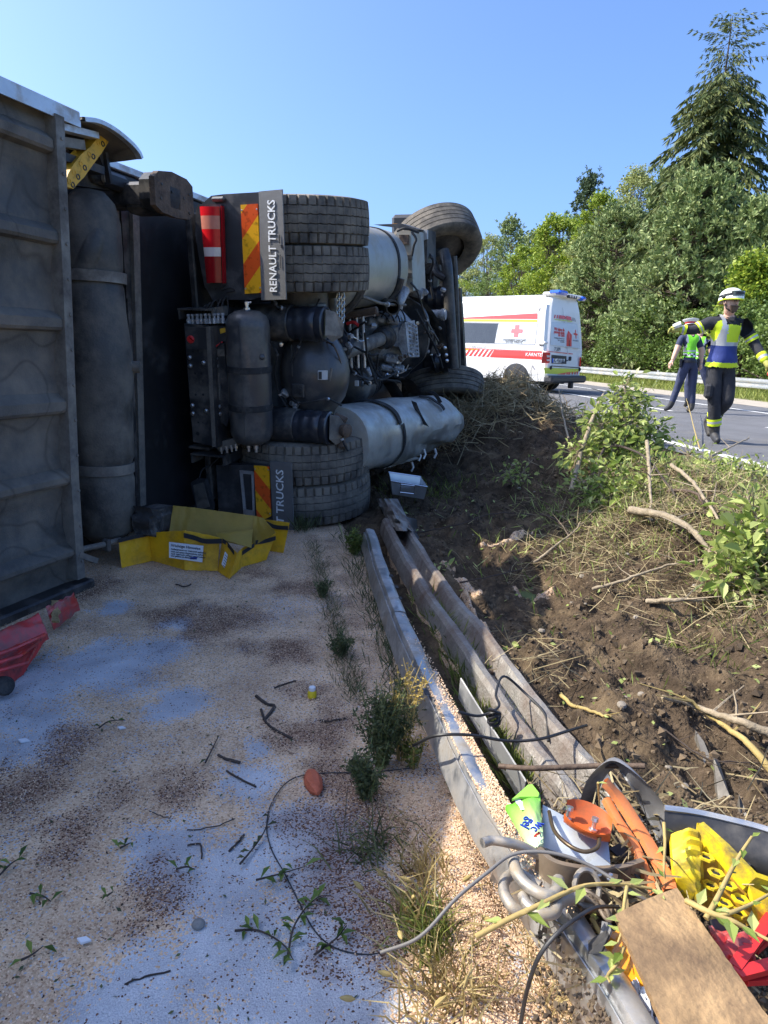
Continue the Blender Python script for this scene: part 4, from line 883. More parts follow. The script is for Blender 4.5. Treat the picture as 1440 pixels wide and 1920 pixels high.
def tank_end_box():
    P = [t(px, py, 2.55) for px, py in ((744, 432), (770, 432), (775, 545), (765, 550), (738, 553), (741, 500))]; b = MB(); b.prism(P, (0, .45, 0)); bx = b.build('reservoir_box', MATS['tank_alu'], tractor)
    for py in (478, 512):
        b = MB(); b.prism([t(px, q, 2.53) for px, q in ((752, py), (772, py), (772, py+9), (752, py+9))], (0, .03, 0)); b.build('box_clip', MATS['black_plastic'], bx)
    b = MB(); b.prism([t(px, q, 2.53) for px, q in ((748, 440), (766, 440), (766, 458), (750, 458))], (0, .02, 0)); b.build('box_label', MATS['rusty_plate'], bx)
    b = MB(); b.tube(polyline([t(772, 435, 2.5), t(780, 448, 2.5), t(776, 460, 2.5), t(772, 480, 2.52)], 5), .012, 7); b.tube(polyline([t(745, 433, 2.52), t(760, 428, 2.5), t(785, 436, 2.6)], 5), .012, 7); b.build('box_hose', MATS['black_rubber'], bx)
    b = MB(); b.prism([t(px, q, 2.9) for px, q in ((700, 421), (752, 419), (786, 430), (772, 436), (735, 425))], (0, .3, 0)); b.build('side_fairing', MATS['black_plastic'], tractor)
    b = MB(); b.prism([t(px, q, 3.1) for px, q in ((768, 436), (785, 430), (801, 431), (801, 493), (790, 498), (772, 510))], (0, .35, 0)); b.build('step_plate', MATS['chassis_paint'], tractor)
    b = MB(); b.prism([t(px, q, 3.08) for px, q in ((788, 431), (801, 431), (801, 448), (790, 452), (784, 446))], (0, .04, 0)); b.build('bright_corner', MATS['alu'], tractor)
    b = MB(); b.prism([t(px, q, 2.95) for px, q in ((735, 419), (745, 419), (747, 424), (736, 423))], (0, .04, 0)); b.build('side_marker', MATS['amber_lens'], tractor)
tank_end_box()
def lower_tank():
    # crushed cylinder: section changes along its length
    rows = []
    st = [(700, 757, 700, 880, 1.0), (735, 752, 735, 876, 1.35), (770, 748, 770, 862, 1.75), (805, 745, 805, 846, 2.15), (832, 745, 832, 838, 2.45), (850, 754, 850, 826, 2.62), (862, 775, 862, 812, 2.72)]
    n = 40; vs = []
    for k, (ax_, ay, bx, by, y) in enumerate(st):
        T_ = t(ax_, ay, y); B_ = t(bx, by, y); zc = (T_[2]+B_[2])/2; rz = (T_[2]-B_[2])/2; xc = (T_[0]+B_[0])/2-.10
        rx = [.28, .29, .30, .30, .28, .22, .12][k]
        for a, c in tank_section(n, rx, rz, 2.3 if k < 5 else 2): vs.append((xc+a, y, zc+c))
    V = [Vector(v) for v in vs]
    # refine by interpolation
    rows = [V[i*n:(i+1)*n] for i in range(len(st))]; fine = []
    for i in range(len(rows)-1):
        for q in range(6): fine.append([rows[i][j].lerp(rows[i+1][j], q/6) for j in range(n)])
    fine.append(rows[-1]); first = [[p+Vector((-.04, -(.5), .06)) for p in rows[0]], rows[0]]
    fine = [[first[0][j].lerp(first[1][j], q/6) for j in range(n)] for q in range(6)]+fine
    out = []
    for i, row in enumerate(fine):
        for j, p in enumerate(row):
            a = 2*pi*j/n; d = Vector((cos(a), 0, sin(a))); m = ss(1.0, 2.2, p.y)
            dent = .045*fbm(p.y*.8, a*.6, 1.3, 2, 6)*m+.003*fbm(p.y*4, a*2, 1.5, 2, 2)
            crease = -.07*m*max(0, 1-abs((a-5.6+(p.y-1.9)*.9))/.35); dent += crease
            out.append(p+d*dent)
    b = MB(); k = len(fine); b.add(out, [(i*n+j, i*n+(j+1) % n, (i+1)*n+(j+1) % n, (i+1)*n+j) for i in range(k-1) for j in range(n)]+[tuple(range(n)), tuple(range((k-1)*n, k*n))])
    tk = b.build('fuel_tank', MATS['tank_alu_crushed'], tractor, 28, label='crumpled lower aluminium fuel tank with torn straps')
    # straps
    def strap(yc, a0, a1, w, rad):
        row = rows[0]; cc = sum(row, Vector())/n; r_ = (max(p[2] for p in row)-min(p[2] for p in row))/2
        b = MB(); pts = []
        i = int((yc-.5)/(2.72-.5)*(k-1))
        for q in range(25):
            a = a0+(a1-a0)*q/24; j = (a/(2*pi))*n; j0 = int(math.floor(j)) % n; f = j-math.floor(j); p = fine[i][j0].lerp(fine[i][(j0+1) % n], f); c2 = sum(fine[i], Vector())/n
            pts.append(p+(p-c2).normalized()*rad)
        b.sweep(pts, [(-w, -.004), (-w, .006), (w, .006), (w, -.004), (-w, -.004)], up=(0, 1, 0)) if False else b.grid(lambda u, v: pts[int(round(u*24))]+Vector((0, (v-.5)*w*2+.012*sin(u*11), 0)), 24, 2, (.004, 0, .008))
        b.build('strap', MATS['black_rubber'], tk, 50)
    strap(.93, .35, 2.6, .035, .012); strap(.98, -1.5, .35, .022, .01)
    strap(1.75, .55, 1.5, .03, .01)
    b = MB(); q = t(790, 752, 1.85); b.grid(lambda u, v: t(768+u*14+v*10+9*u*u, 750+u*45+v*4, 1.60)+Vector((.02, -.02, 0)), 8, 2, (0, .006, .0)); b.build('torn_strap', MATS['black_rubber'], tk, 50)
    b = MB(); b.grid(lambda u, v: t(801+u*22+v*6, 736+u*22-v*3, 2.0)+Vector((.0, 0, .03*sin(u*3))), 6, 2, (0, .01, 0)); b.build('torn_strap', MATS['black_rubber'], tk, 50)
    b = MB(); p = t(727, 826, 1.05); b.lathe([(.02, 0), (.02, .01), (.014, .014), (.001, .015)], p+Vector((.03, -.03, 0)), (.7, -.7, 0), 12); b.build('drain_plug', MATS['bolt_steel'], tk)
    b = MB(); b.grid(lambda u, v: t(722+u*65, 878-u*18-v*14*sin(u*pi), 1.2+u*.6)+Vector((0, -.02*sin(v*3), .012*fbm(u*6, v*4, 1.5))), 14, 5, (0, .01, .004)); b.build('torn_tank_skin', MATS['tank_alu_crushed'], tk, 40)
    for px, py in ((786, 852), (795, 848), (815, 847), (772, 872)):
        b = MB(); b.tube([t(px, py-6, 1.8), t(px+3, py+4, 1.8), t(px-1, py+12, 1.78)], .012, 6); b.build('torn_bracket', MATS['alu'], tk)
lower_tank()
# ---- bands (rear of the lower tank) and wheel arches of the cab
for (ax_, ay, bx, by, cx_, cy, y) in ((690, 722, 735, 714, 763, 752, 1.9), (740, 708, 770, 712, 790, 735, 2.4)):
    A = polyline([t(ax_, ay, y), t(bx, by, y), t(cx_, cy, y)], 8); b = MB(); b.grid(lambda u, v: A[int(round(u*(len(A)-1)))]+Vector((-.16*v, .10*v, -.01*v)), len(A)-1, 2, (.0, .012, -.02)); b.build('tank_band', MATS['black_plastic'], tractor, 50)
s0 = t(652, 736, 1.45); s1 = t(690, 705, 1.95)
air_tank(s0, s1, .165, (.62, .74, .88), 'small_air_tank')
b = MB(); b.prism(pxpoly([(665, 714), (671, 714), (671, 724), (665, 724)], 1.36), (0, .02, 0)); b.build('tank_label', MATS['white_sticker'], tractor)
# ---- shock absorber, chain, small hardware between axle and tank
b = MB(); b.cyl(t(622, 560, .75), t(628, 625, .75), .035, n=12); b.cyl(t(627, 605, .75), t(630, 632, .75), .048, n=12); b.build('shock_absorber', MATS['frame_steel'], tractor)
b = MB()
for k in range(9):
    for px in (634, 643):
        c = t(px, 552+k*6, .72); a = k % 2
        ring = [c+Vector((.012*cos(q)*(1 if a else .3), .012*cos(q)*(.3 if a else 1), .022*sin(q))) for q in np.linspace(0, 2*pi, 9)]; b.tube(ring, .004, 5)
b.build('chain', MATS['bolt_steel'], tractor)
b = MB(); b.box(t(660, 590, 1.25), (.45, .06, .06), rot=(0, -.18, 0), bev=.01); b.build('cross_tube', MATS['rusty_plate'], tractor)
b = MB()
for px in (655, 668, 680): b.cyl(t(px, 585, 1.3), t(px+4, 690, 1.3), .012, n=8)
b.build('brake_line', MATS['alu'], tractor)
b = MB(); b.tube(polyline([t(650, 607, 1.2), t(662, 604, 1.2), t(672, 610, 1.2)], 4), .014, 7); b.build('red_hose', MATS['red_knob'], tractor)
b = MB(); b.cyl(t(615, 640, .7), t(615, 588, .75), .05, n=14); b.lathe([(.07, -.03), (.09, 0), (.09, .09), (.06, .11)], t(640, 650, .95), (.4, -.6, .4), 16); b.build('brake_chamber', MATS['black_steel'], tractor)
b = MB()
for k in range(9):
    a = random.Random(k); b.tube(polyline([t(630+a.randint(0, 60), 600+a.randint(0, 40), 1.0+.1*k), t(640+a.randint(0, 60), 640+a.randint(0, 30), 1.1+.1*k), t(660+a.randint(0, 60), 660+a.randint(0, 60), 1.2+.1*k), t(690+a.randint(0, 60), 690+a.randint(0, 30), 1.4+.1*k)], 4), .010, 6)
b.build('wiring', MATS['black_rubber'], tractor)
# rusty linkage beside the lower air spring
b = MB(); b.cyl(t(633, 790, .3), t(640, 838, .28), .035, n=12); b.cyl(t(628, 780, .3), t(648, 790, .3), .03, n=10); b.lathe([(.04, 0), (.05, .02), (.05, .05), (.03, .06)], t(642, 806, .26), (1, -.4, 0), 12); b.cyl(t(640, 838, .28), t(650, 835, .3), .02, n=8); b.build('levelling_valve', MATS['rusty_plate'], tractor)
# ---- engine side: bell housing, front cross member, leaf spring, front axle, steering
b = MB(); A = polyline([t(768, 560, 2.9), t(790, 575, 2.9), t(802, 600, 2.9), t(803, 640, 2.9), t(795, 670, 2.9), t(778, 688, 2.9), t(765, 700, 2.9)], 5); b.grid(lambda u, v: A[int(round(u*(len(A)-1)))]+Vector((-.30*v, 0, 0)), len(A)-1, 2, (0, .06, 0)); b.build('flywheel_housing', MATS['chassis_paint'], tractor, 40)
b = MB(); A = polyline([t(776, 552, 3.1), t(795, 572, 3.1), t(815, 598, 3.2), t(828, 630, 3.3), t(836, 665, 3.4), t(838, 690, 3.4)], 5); b.grid(lambda u, v: A[int(round(u*(len(A)-1)))]+Vector((.0, 0, .0))+Vector((.055*(v-.5), -.02*(v-.5), .03*(v-.5))), len(A)-1, 2, (-.05, .04, -.0)); lf = b.build('leaf_spring', MATS['chassis_paint'], tractor, 40)
for u in (.72, .8, .9):
    b = MB(); b.lathe([(.022, 0), (.02, .012), (.006, .02), (.001, .02)], A[int(u*(len(A)-1))]+Vector((.01, -.03, 0)), (.4, -.9, 0), 10); b.build('bolt', MATS['bolt_steel'], lf)
b = MB(); b.cyl(t(770, 545, 2.85), t(793, 552, 2.85), .05, n=14); b.lathe([(.055, 0), (.03, .08), (.005, .1)], t(785, 548, 2.85), (1, .2, 0), 14); b.build('spring_eye', MATS['cast_alu'], tractor)
b = MB(); b.cyl(t(800, 590, 3.5), t(836, 590, 3.5), .055, n=14); b.lathe([(.066, 0), (.066, .03)], t(828, 590, 3.5), (1, 0, 0), 14); b.build('stabiliser_mount', MATS['cast_alu'], tractor)
FU = t(817, 462, 4.0); FLW = t(840, 745, 4.1)
b = MB(); b.tube(polyline([t(832, 470, 3.7), t(838, 500, 3.65), t(842, 560, 3.65), t(847, 640, 3.65), t(850, 690, 3.65)], 5), .062, 12); b.build('drag_link', MATS['chassis_paint'], tractor)
b = MB(); b.tube(polyline([t(852, 480, 3.8), t(856, 560, 3.8), t(860, 690, 3.8)], 5), .03, 8); b.build('track_rod', MATS['chassis_paint'], tractor)
b = MB(); b.tube(polyline([t(812, 490, 3.7), t(820, 512, 3.65), t(836, 522, 3.62)], 5), .045, 10); b.build('steering_arm', MATS['chassis_paint'], tractor)
b = MB(); b.box((FU[0]-.05, 4.05, (FU[2]+FLW[2])/2), (.16, .16, FU[2]-FLW[2]-.2), bev=.04); b.cyl((FU[0]-.05, 4.05, FU[2]-.3), (FU[0]-.05, 4.05, FU[2]+.05), .14, n=20); b.build('front_axle', MATS['chassis_paint'], tractor)
w1 = wheel('steer_wheel', FU, (0, 0, 0), ST); w1.rotation_euler = Vector((.62, -.62, -1)).normalized().to_track_quat('Z', 'Y').to_euler()
w2 = wheel('steer_wheel', FLW+Vector((-.1, .15, .03)), (0, 0, 0), ST); w2.rotation_euler = Vector((-.25, .55, 1)).normalized().to_track_quat('Z', 'Y').to_euler()
b = MB(); b.lathe([(.30, -.02), (.30, .03), (.12, .06), (.10, .14), (.02, .15)], FU+Vector((.02, 0, -.05)), (.62, -.62, -1), 24); b.build('brake_drum', MATS['black_steel'], tractor)
# bellows and dark gear inside the front axle bay
b = MB(); b.lathe([(.12, 0), (.14, .05), (.12, .1), (.145, .15), (.12, .2), (.14, .25), (.11, .3)], t(800, 560, 3.9), (1, 0, 0), 22); b.build('air_spring', MATS['bellow_rubber'], tractor)
b = MB(); b.lathe([(.1, 0), (.12, .05), (.10, .1), (.12, .15), (.1, .2)], t(812, 680, 3.8), (1, 0, 0), 20); b.build('air_spring', MATS['bellow_rubber'], tractor)
# air lines, looms with clips, brackets and fittings strewn over the underside
def hose(pts, r_, mat='black_rubber', name='air_hose', clips=2):
    P = polyline([t(*p) for p in pts], 6); b = MB(); b.tube(P, r_, 6); h = b.build(name, MATS[mat], tractor, 60)
    for k in range(clips):
        i = int((.25+.5*k/max(1, clips-1))*(len(P)-1)) if clips > 1 else len(P)//2; d = (P[min(len(P)-1, i+1)]-P[max(0, i-1)]).normalized(); b = MB(); b.lathe([(r_*1.1, -.008), (r_*1.7, -.007), (r_*1.7, .007), (r_*1.1, .008)], P[i], d, 8); b.build('clip', MATS['alu' if k % 2 else 'black_plastic'], h)
for pts, r_, m in (([(508, 640, .2), (520, 665, .18), (515, 700, .2), (525, 740, .25), (540, 765, .25)], .008, 'black_rubber'), ([(600, 560, .5), (585, 590, .2), (570, 625, .18), (560, 650, .22), (545, 680, .25)], .006, 'black_rubber'),
    ([(640, 610, .9), (655, 640, .85), (650, 670, .8), (665, 700, .9), (690, 712, 1.1)], .009, 'black_rubber'), ([(612, 640, .4), (628, 652, .38), (640, 690, .45), (634, 735, .5)], .006, 'rusty_plate'), ([(690, 700, 1.5), (715, 712, 1.6), (740, 700, 1.8), (770, 690, 2.2)], .010, 'black_rubber'),
    ([(545, 745, .3), (560, 756, .2), (590, 752, .2), (615, 748, .25), (640, 760, .4)], .007, 'black_rubber'), ([(780, 580, 2.6), (800, 620, 2.8), (820, 660, 3.0), (830, 690, 3.1)], .012, 'black_rubber'), ([(770, 530, 2.5), (782, 545, 2.5), (790, 570, 2.6), (800, 600, 2.8), (822, 640, 3.0)], .010, 'chassis_paint'),
    ([(648, 545, 1.0), (690, 560, 1.4), (720, 570, 1.6), (760, 572, 2.0)], .014, 'frame_steel'), ([(670, 598, 1.3), (690, 592, 1.5), (712, 590, 1.8)], .008, 'rusty_plate'), ([(650, 640, .9), (662, 632, .9), (676, 640, 1.0), (690, 634, 1.2)], .006, 'bolt_steel'),
    ([(640, 770, .6), (634, 790, .4), (640, 820, .25), (652, 846, .25)], .008, 'black_rubber'), ([(512, 560, .1), (520, 575, .15), (535, 578, .2)], .010, 'black_rubber'), ([(735, 690, 1.9), (745, 700, 1.9), (758, 696, 2.0), (766, 684, 2.1)], .006, 'bolt_steel'),
    ([(800, 470, 3.2), (812, 490, 3.2), (806, 520, 3.3), (812, 560, 3.4)], .012, 'black_rubber'), ([(806, 600, 3.3), (815, 630, 3.3), (808, 660, 3.3), (816, 690, 3.3)], .010, 'black_rubber')): hose(pts, r_, m)
rq = random.Random(5)
for k in range(34):
    px, py, y = rq.choice(((650, 600, 1.1), (700, 610, 1.6), (740, 680, 1.9), (790, 600, 2.8), (815, 640, 3.2), (640, 650, .8), (700, 700, 1.5), (810, 520, 3.3), (520, 650, .3), (545, 745, .3)))
    q = t(px+rq.uniform(-22, 22), py+rq.uniform(-26, 26), y); b = MB(); s_ = rq.uniform(.5, 1.1)
    if k % 3 == 0: b.box(q, (.07*s_, .05*s_, .05*s_), rot=(rq.uniform(0, 1), rq.uniform(0, 1), rq.uniform(0, 1)), bev=.008); b.build('bracket', MATS[rq.choice(('chassis_paint', 'cast_alu', 'frame_steel'))], tractor)
    elif k % 3 == 1: b.lathe([(.026*s_, 0), (.026*s_, .02), (.016*s_, .022), (.016*s_, .045), (.02*s_, .047), (.018*s_, .06)], q, (rq.uniform(-.5, 1), -1, rq.uniform(-.6, .6)), 8); b.build('pipe_fitting', MATS[rq.choice(('bolt_steel', 'cast_alu', 'rusty_plate'))], tractor)
    else: b.lathe([(.018*s_, 0), (.018*s_, .014), (.003, .016)], q, (.4, -1, 0), 6); b.build('bolt', MATS['bolt_steel'], tractor)
# engine block and sump seen dark between the parts
b = MB(); b.box((-.75, 3.0, 1.55), (.45, 1.2, .7), bev=.08); b.box((-.6, 3.4, 1.45), (.3, .9, .45), bev=.06); b.box((-.85, 2.3, 1.5), (.4, .9, .55), bev=.05); b.build('engine', MATS['black_steel'], tractor)
# cab beyond
b = MB(); b.box((-1.9, 4.0, 1.05), (2.0, 2.2, 1.9), bev=.12); b.build('cab', MATS['black_plastic'], tractor)
b = MB(); b.prism([t(px, py, 4.7) for px, py in ((851, 542), (863, 540), (872, 690), (868, 720), (850, 700))], (0, .10, 0)); b.box((-.75, 4.85, 1.4), (.8, .12, 2.1), bev=.04); b.build('front_bumper', MATS['black_plastic'], tractor)
# ================================================================ AMBULANCE
M('amb_white', (.80, .79, .75), .32, var=.03, scale=3, coat=.4, dirt=(.55, .52, .47), dirt_amt=.12, dirt_scale=2)
M('amb_red', (.70, .045, .04), .35, var=.06, coat=.3)
M('amb_lime', (.52, .62, .02), .35, var=.05, coat=.3)
M('amb_glass', (.02, .024, .026), .08, var=.3, scale=4, spec=.8)
M('amb_film', (.62, .66, .68), .25, var=.04)
M('amb_pink', (.78, .16, .17), .4, var=.05)
M('amb_grey', (.30, .30, .31), .5, var=.05)
M('amb_black', (.02, .02, .022), .5, var=.1)
M('blue_lens', (.02, .11, .62), .12, var=.1, coat=.8)
M('plate_white', (.8, .8, .78), .4, var=.02)
M('chrome', (.75, .75, .75), .15, 1.0, var=.05)
AY = -48.0
_ap = G(1022, 738, ROADZ)
AMB = Frame(_ap, AY)
amb = thing('ambulance', 'white ambulance van with red stripes and red crosses standing on the road beyond the bank', 'ambulance', AMB.o, AMB.rot)
# frame: x = right of its heading, y = forwards; the flank towards us is x = 0, its rear face y = 0
AWID = 1.92
def amb_half(z):                             # inset of the flank with height
    pts = [(.32, .06), (.5, .02), (.95, 0), (1.25, .01), (1.95, .10), (2.25, .15), (2.50, .24), (2.60, .36), (2.64, .60), (2.65, .94)]
    for (a, u), (c, v) in zip(pts[:-1], pts[1:]):
        if z <= c: f = (z-a)/(c-a); return u+(v-u)*max(0, f)
    return .94
def amb_rear(z): return .02+.09*max(0, z-1.1)**1.3*1.1 if z > 1.1 else .02
def amb_body():
    zs = [.32, .42, .5, .7, .95, 1.1, 1.25, 1.45, 1.7, 1.95, 2.1, 2.25, 2.4, 2.50, 2.56, 2.60, 2.63, 2.645, 2.65]
    ys = [0, .02, .06, .15, .4, .8, 1.2, 1.6, 2.2, 2.8, 3.4, 3.8, 4.1, 4.5, 4.9, 5.2, 5.3]
    def top(y): return 1 if y < 3.9 else 1-.55*ss(3.7, 5.1, y)
    rows = []
    for y in ys:
        k = top(y); corner = .05*(1-min(1, y/.06)) ; row = []
        for z in zs: row.append((amb_half(z)+corner+(.12*ss(4.8, 5.3, y)), y+amb_rear(z)*(1-ss(.4, 1.6, y)), .32+(z-.32)*k))
        row += [(AWID-x, yy, zz) for x, yy, zz in row[::-1]]
        rows.append(row)
    n = len(rows[0]); vs = [p for r_ in rows for p in r_]; b = MB()
    b.add(vs, [(i*n+j, (i+1)*n+j, (i+1)*n+(j+1) % n, i*n+(j+1) % n) for i in range(len(rows)-1) for j in range(n)]+[tuple(range(n)), tuple((len(rows)-1)*n+j for j in range(n))])
    return b.build('body', MATS['amb_white'], amb, 32)
amb_body()
def fl(zx, zy, off=.006):                     # zoomed-photo point on the near flank
    px = zx/5.143+840; py = zy/5.143+520; p = AMB(px, py, x=.05)
    for _ in range(4): p = AMB(px, py, x=amb_half(p[2])-off)
    return p
def re_(px, py, off=.006):
    p = AMB(px, py, y=.1)
    for _ in range(4): p = AMB(px, py, y=amb_rear(p[2])-off)
    return p
def rz(zx, zy, off=.006): return re_(zx/12+1000, zy/12+560, off)
def decal(pts, fn, name, mat, off=.006, thick=.004, sub=6):
    """sign film on a curved wall: a quad subdivided and laid on the wall"""
    b = MB()
    if len(pts) == 4:
        A, B_, C_, D_ = pts
        b.grid(lambda u, v: fn((A[0]*(1-u)+B_[0]*u)*(1-v)+(D_[0]*(1-u)+C_[0]*u)*v, (A[1]*(1-u)+B_[1]*u)*(1-v)+(D_[1]*(1-u)+C_[1]*u)*v, off), sub, sub)
    else: b.add([fn(x, y, off) for x, y in pts], [tuple(range(len(pts)))])
    return b.build(name, MATS[mat], amb, 40)
decal([(60, 376), (865, 325), (865, 383), (60, 382)], fl, 'red_stripe', 'amb_red')
decal([(60, 385), (865, 391), (865, 413), (60, 408)], fl, 'lime_stripe', 'amb_lime')
decal([(150, 418), (868, 430), (842, 640), (130, 622)], fl, 'window_frame', 'amb_grey', .005)
decal([(120, 423), (488, 428), (445, 622), (100, 615)], fl, 'side_window', 'amb_glass', .012)
decal([(492, 430), (862, 436), (837, 634), (449, 623)], fl, 'film_window', 'amb_film', .012)
for q in ([(649, 441), (692, 442), (675, 563), (632, 562)], [(614, 481), (722, 484), (716, 523), (606, 520)]): decal(q, fl, 'red_cross', 'amb_pink', .018+.002*(q[0][0] < 630))
decal([(445, 690), (907, 706), (903, 785), (402, 762)], fl, 'red_stripe', 'amb_red')
for k in range(6): decal([(415-k*42, 690-k*1.5), (437-k*42, 690-k*1.5), (390-k*42, 760-k*2), (366-k*42, 759-k*2)], fl, 'red_slash', 'amb_red')
decal([(100, 668), (907, 700), (907, 704), (100, 674)], fl, 'red_line', 'amb_red', .007)
decal([(60, 672), (300, 682), (255, 695), (60, 690)], fl, 'yellow_patch', 'amber_lens', .005)
ux = fl(700, 600)-fl(560, 597); uy = Vector((.1, 0, 1))
for s_, x, y, sz, mat in (('ÖSTERREICHISCHES', 640, 592, .085, 'amb_black'), ('ROTES KREUZ', 636, 612, .085, 'amb_black'), ('rotekreuz.at', 275, 655, .13, 'amb_grey'), ('KÄRNTEN', 842, 738, .13, 'plate_white')): text('lettering', s_, sz, MATS[mat], amb, fl(x, y, .022), ux, uy)
decal([(870, 270), (920, 262), (880, 284), (872, 355)], fl, 'roof_drain', 'amb_grey', .01)
decal([(800, 845), (822, 843), (845, 885), (832, 888)], fl, 'fuel_flap', 'amb_grey')
decal([(944, 225), (950, 225), (922, 690), (917, 690)], fl, 'door_seam', 'amb_grey', .004)
decal([(130, 413.5), (960, 421), (960, 424), (130, 416)], fl, 'body_seam', 'amb_grey', .004)
# rear
decal([(300, 80), (372, 80), (300, 1160), (225, 1150)], rz, 'corner_post', 'amb_white', .004)
decal([(400, 480), (995, 535), (1060, 1100), (385, 1010)], rz, 'rear_window', 'amb_film', .006)
for q in ([(485, 315), (510, 316), (495, 396), (467, 394)], [(540, 320), (563, 321), (551, 401), (525, 399)], [(590, 325), (718, 340), (733, 418), (575, 402)], [(735, 342), (845, 362), (875, 455), (748, 420)]): decal(q, rz, 'red_block', 'amb_red', .008)
for k in range(3): decal([(868+k*28, 372+k*8), (876+k*28, 374+k*8), (902+k*28, 462+k*8), (892+k*28, 460+k*8)], rz, 'dark_slash', 'amb_black', .008)
decal([(480, 412), (880, 462), (885, 480), (485, 430)], rz, 'lime_stripe', 'amb_lime', .007)
decal([(320, 1152), (770, 1200), (770, 1217), (320, 1166)], rz, 'red_line', 'amb_red', .008); decal([(790, 1203), (890, 1213), (890, 1230), (790, 1220)], rz, 'red_line', 'amb_red', .008)
decal([(215, 1175), (385, 1190), (370, 1430), (180, 1435)], rz, 'tail_lamp', 'lens_red', .03); decal([(300, 1250), (380, 1255), (375, 1300), (310, 1300)], rz, 'lamp_window', 'lens_clear', .034); decal([(300, 1345), (372, 1345), (368, 1385), (305, 1385)], rz, 'lamp_window', 'lens_clear', .034)
decal([(1050, 1290), (1080, 1300), (1070, 1520), (1030, 1500)], rz, 'tail_lamp', 'lens_red', .02)
decal([(412, 1240), (752, 1272), (745, 1450), (412, 1440)], rz, 'plate_recess', 'amb_black', .008)
decal([(425, 1322), (708, 1335), (702, 1425), (425, 1425)], rz, 'number_plate', 'plate_white', .014); decal([(425, 1322), (455, 1323), (455, 1424), (425, 1425)], rz, 'plate_band', 'blue_lens', .017)
rx_ = re_(1060, 650)-re_(1030, 647); rup = Vector((0, .1, 1))
text('lettering', 'KS 458 BR', .17, MATS['amb_black'], amb, rz(580, 1374, .02), rx_, rup, sx=.75)
text('lettering', '7.209', .15, MATS['amb_black'], amb, rz(545, 1118, .012), rx_, rup)
for s_, y, sz in (('Wir haben die', 672, .115), ('passende Jacke', 738, .115), ('für Dich!', 800, .115)): text('lettering', s_, sz, MATS['amb_red'], amb, rz(708, y, .013), rx_, rup, 'RIGHT', bold=.003, sx=.82)
for s_, y in (('Freiwillig im Roten Kreuz', 872), ('Jetzt mitmachen', 915), ('und helfen', 950)): text('lettering', s_, .06, MATS['amb_grey'], amb, rz(705, y, .013), rx_, rup, 'RIGHT', sx=.9)
decal([(790, 680), (870, 780), (862, 1050), (748, 1040), (755, 800)], rz, 'jacket_print', 'amb_red', .012); decal([(800, 740), (818, 740), (825, 860), (808, 862)], rz, 'jacket_stripe', 'amb_pink', .015); decal([(808, 900), (818, 900), (822, 1048), (806, 1046)], rz, 'jacket_zip', 'amb_black', .015)
for q in ([(945, 665), (962, 668), (975, 870), (957, 868)], [(912, 735), (998, 755), (1000, 795), (915, 775)]): decal(q, rz, 'red_cross', 'amb_red', .012+.002*(q[0][0] < 920))
text('lettering', 'ROTES KREUZ', .05, MATS['amb_grey'], amb, rz(960, 915, .013), rx_, rup)
decal([(660, 150), (666, 150), (776, 1200), (768, 1200)], rz, 'door_seam', 'amb_grey', .004)
decal([(240, 1540), (1020, 1565), (1010, 1640), (560, 1690), (260, 1670)], rz, 'lime_panel', 'amb_lime', .010); decal([(400, 1488), (1045, 1532), (1045, 1550), (400, 1508)], rz, 'step_seam', 'amb_black', .011)
for a in ((560, 1690, 735, 1650), (745, 1650, 845, 1640), (870, 1640, 905, 1638), (930, 1636, 965, 1634), (985, 1632, 1015, 1628)): decal([(a[0], a[1]-10), (a[2], a[3]), (a[2]-18, 1698), (a[0]-5, 1694)], rz, 'red_block', 'amb_red', .013)
b = MB(); b.lathe([(.05, 0), (.05, .02), (.03, .03)], rz(390, 1540, .012), (0, -1, 0), 14); b.lathe([(.05, 0), (.05, .02), (.03, .03)], rz(1040, 1580, .012), (0, -1, 0), 14); b.build('tow_socket', MATS['amb_black'], amb)
pb = rz(300, 1760); 
b = MB(); b.box((AWID/2, -.04, pb[2]-.05), (AWID+.02, .28, .20), bev=.05); b.build('rear_bumper', MATS['black_plastic'], amb)
b = MB(); b.box((AWID/2+.2, -.1, pb[2]-.22), (.12, .12, .16), bev=.02); b.build('tow_bar', MATS['amb_black'], amb)
b = MB(); b.box(rz(830, 1330, .02), (.10, .05, .12), bev=.02); b.build('wiper_motor', MATS['amb_black'], amb)
b = MB(); b.tube([rz(810, 1350, .04), rz(640, 1440, .05)], .012, 6); b.build('rear_wiper', MATS['amb_black'], amb)
b = MB(); b.box(rz(285, 960, .03), (.16, .06, .06), bev=.02); b.build('door_hinge', MATS['amb_white'], amb)
# roof beacons
b = MB(); q = fl(980, 210); b.box((AWID/2, .25, 2.63), (1.5, .45, .10), bev=.045); b.build('light_bar', MATS['amb_white'], amb)
b = MB(); b.box((.42, .10, 2.66), (.46, .36, .12), bev=.05); b.build('blue_beacon', MATS['blue_lens'], amb); b = MB(); b.box((AWID-.30, .06, 2.60), (.22, .22, .12), bev=.05); b.build('blue_beacon', MATS['blue_lens'], amb)
b = MB(); b.box((AWID/2+.05, .02, 2.60), (.5, .05, .08), bev=.015); lb = b.build('work_lamp', MATS['amb_black'], amb)
for k in range(3): b = MB(); b.lathe([(.03, 0), (.03, .01), (.02, .014)], (AWID/2-.08+k*.13, -.008, 2.60), (0, -1, 0), 12); b.build('lamp_lens', MATS['lens_clear'], lb)
b = MB(); b.box((.5, 3.75, 2.62), (.5, .4, .14), bev=.05); b.build('blue_beacon', MATS['blue_lens'], amb)
b = MB(); b.tube([(.7, 1.6, 2.62), (.68, 1.8, 2.95), (.62, 1.5, 3.3)], .008, 5); b.build('antenna', MATS['amb_black'], amb)
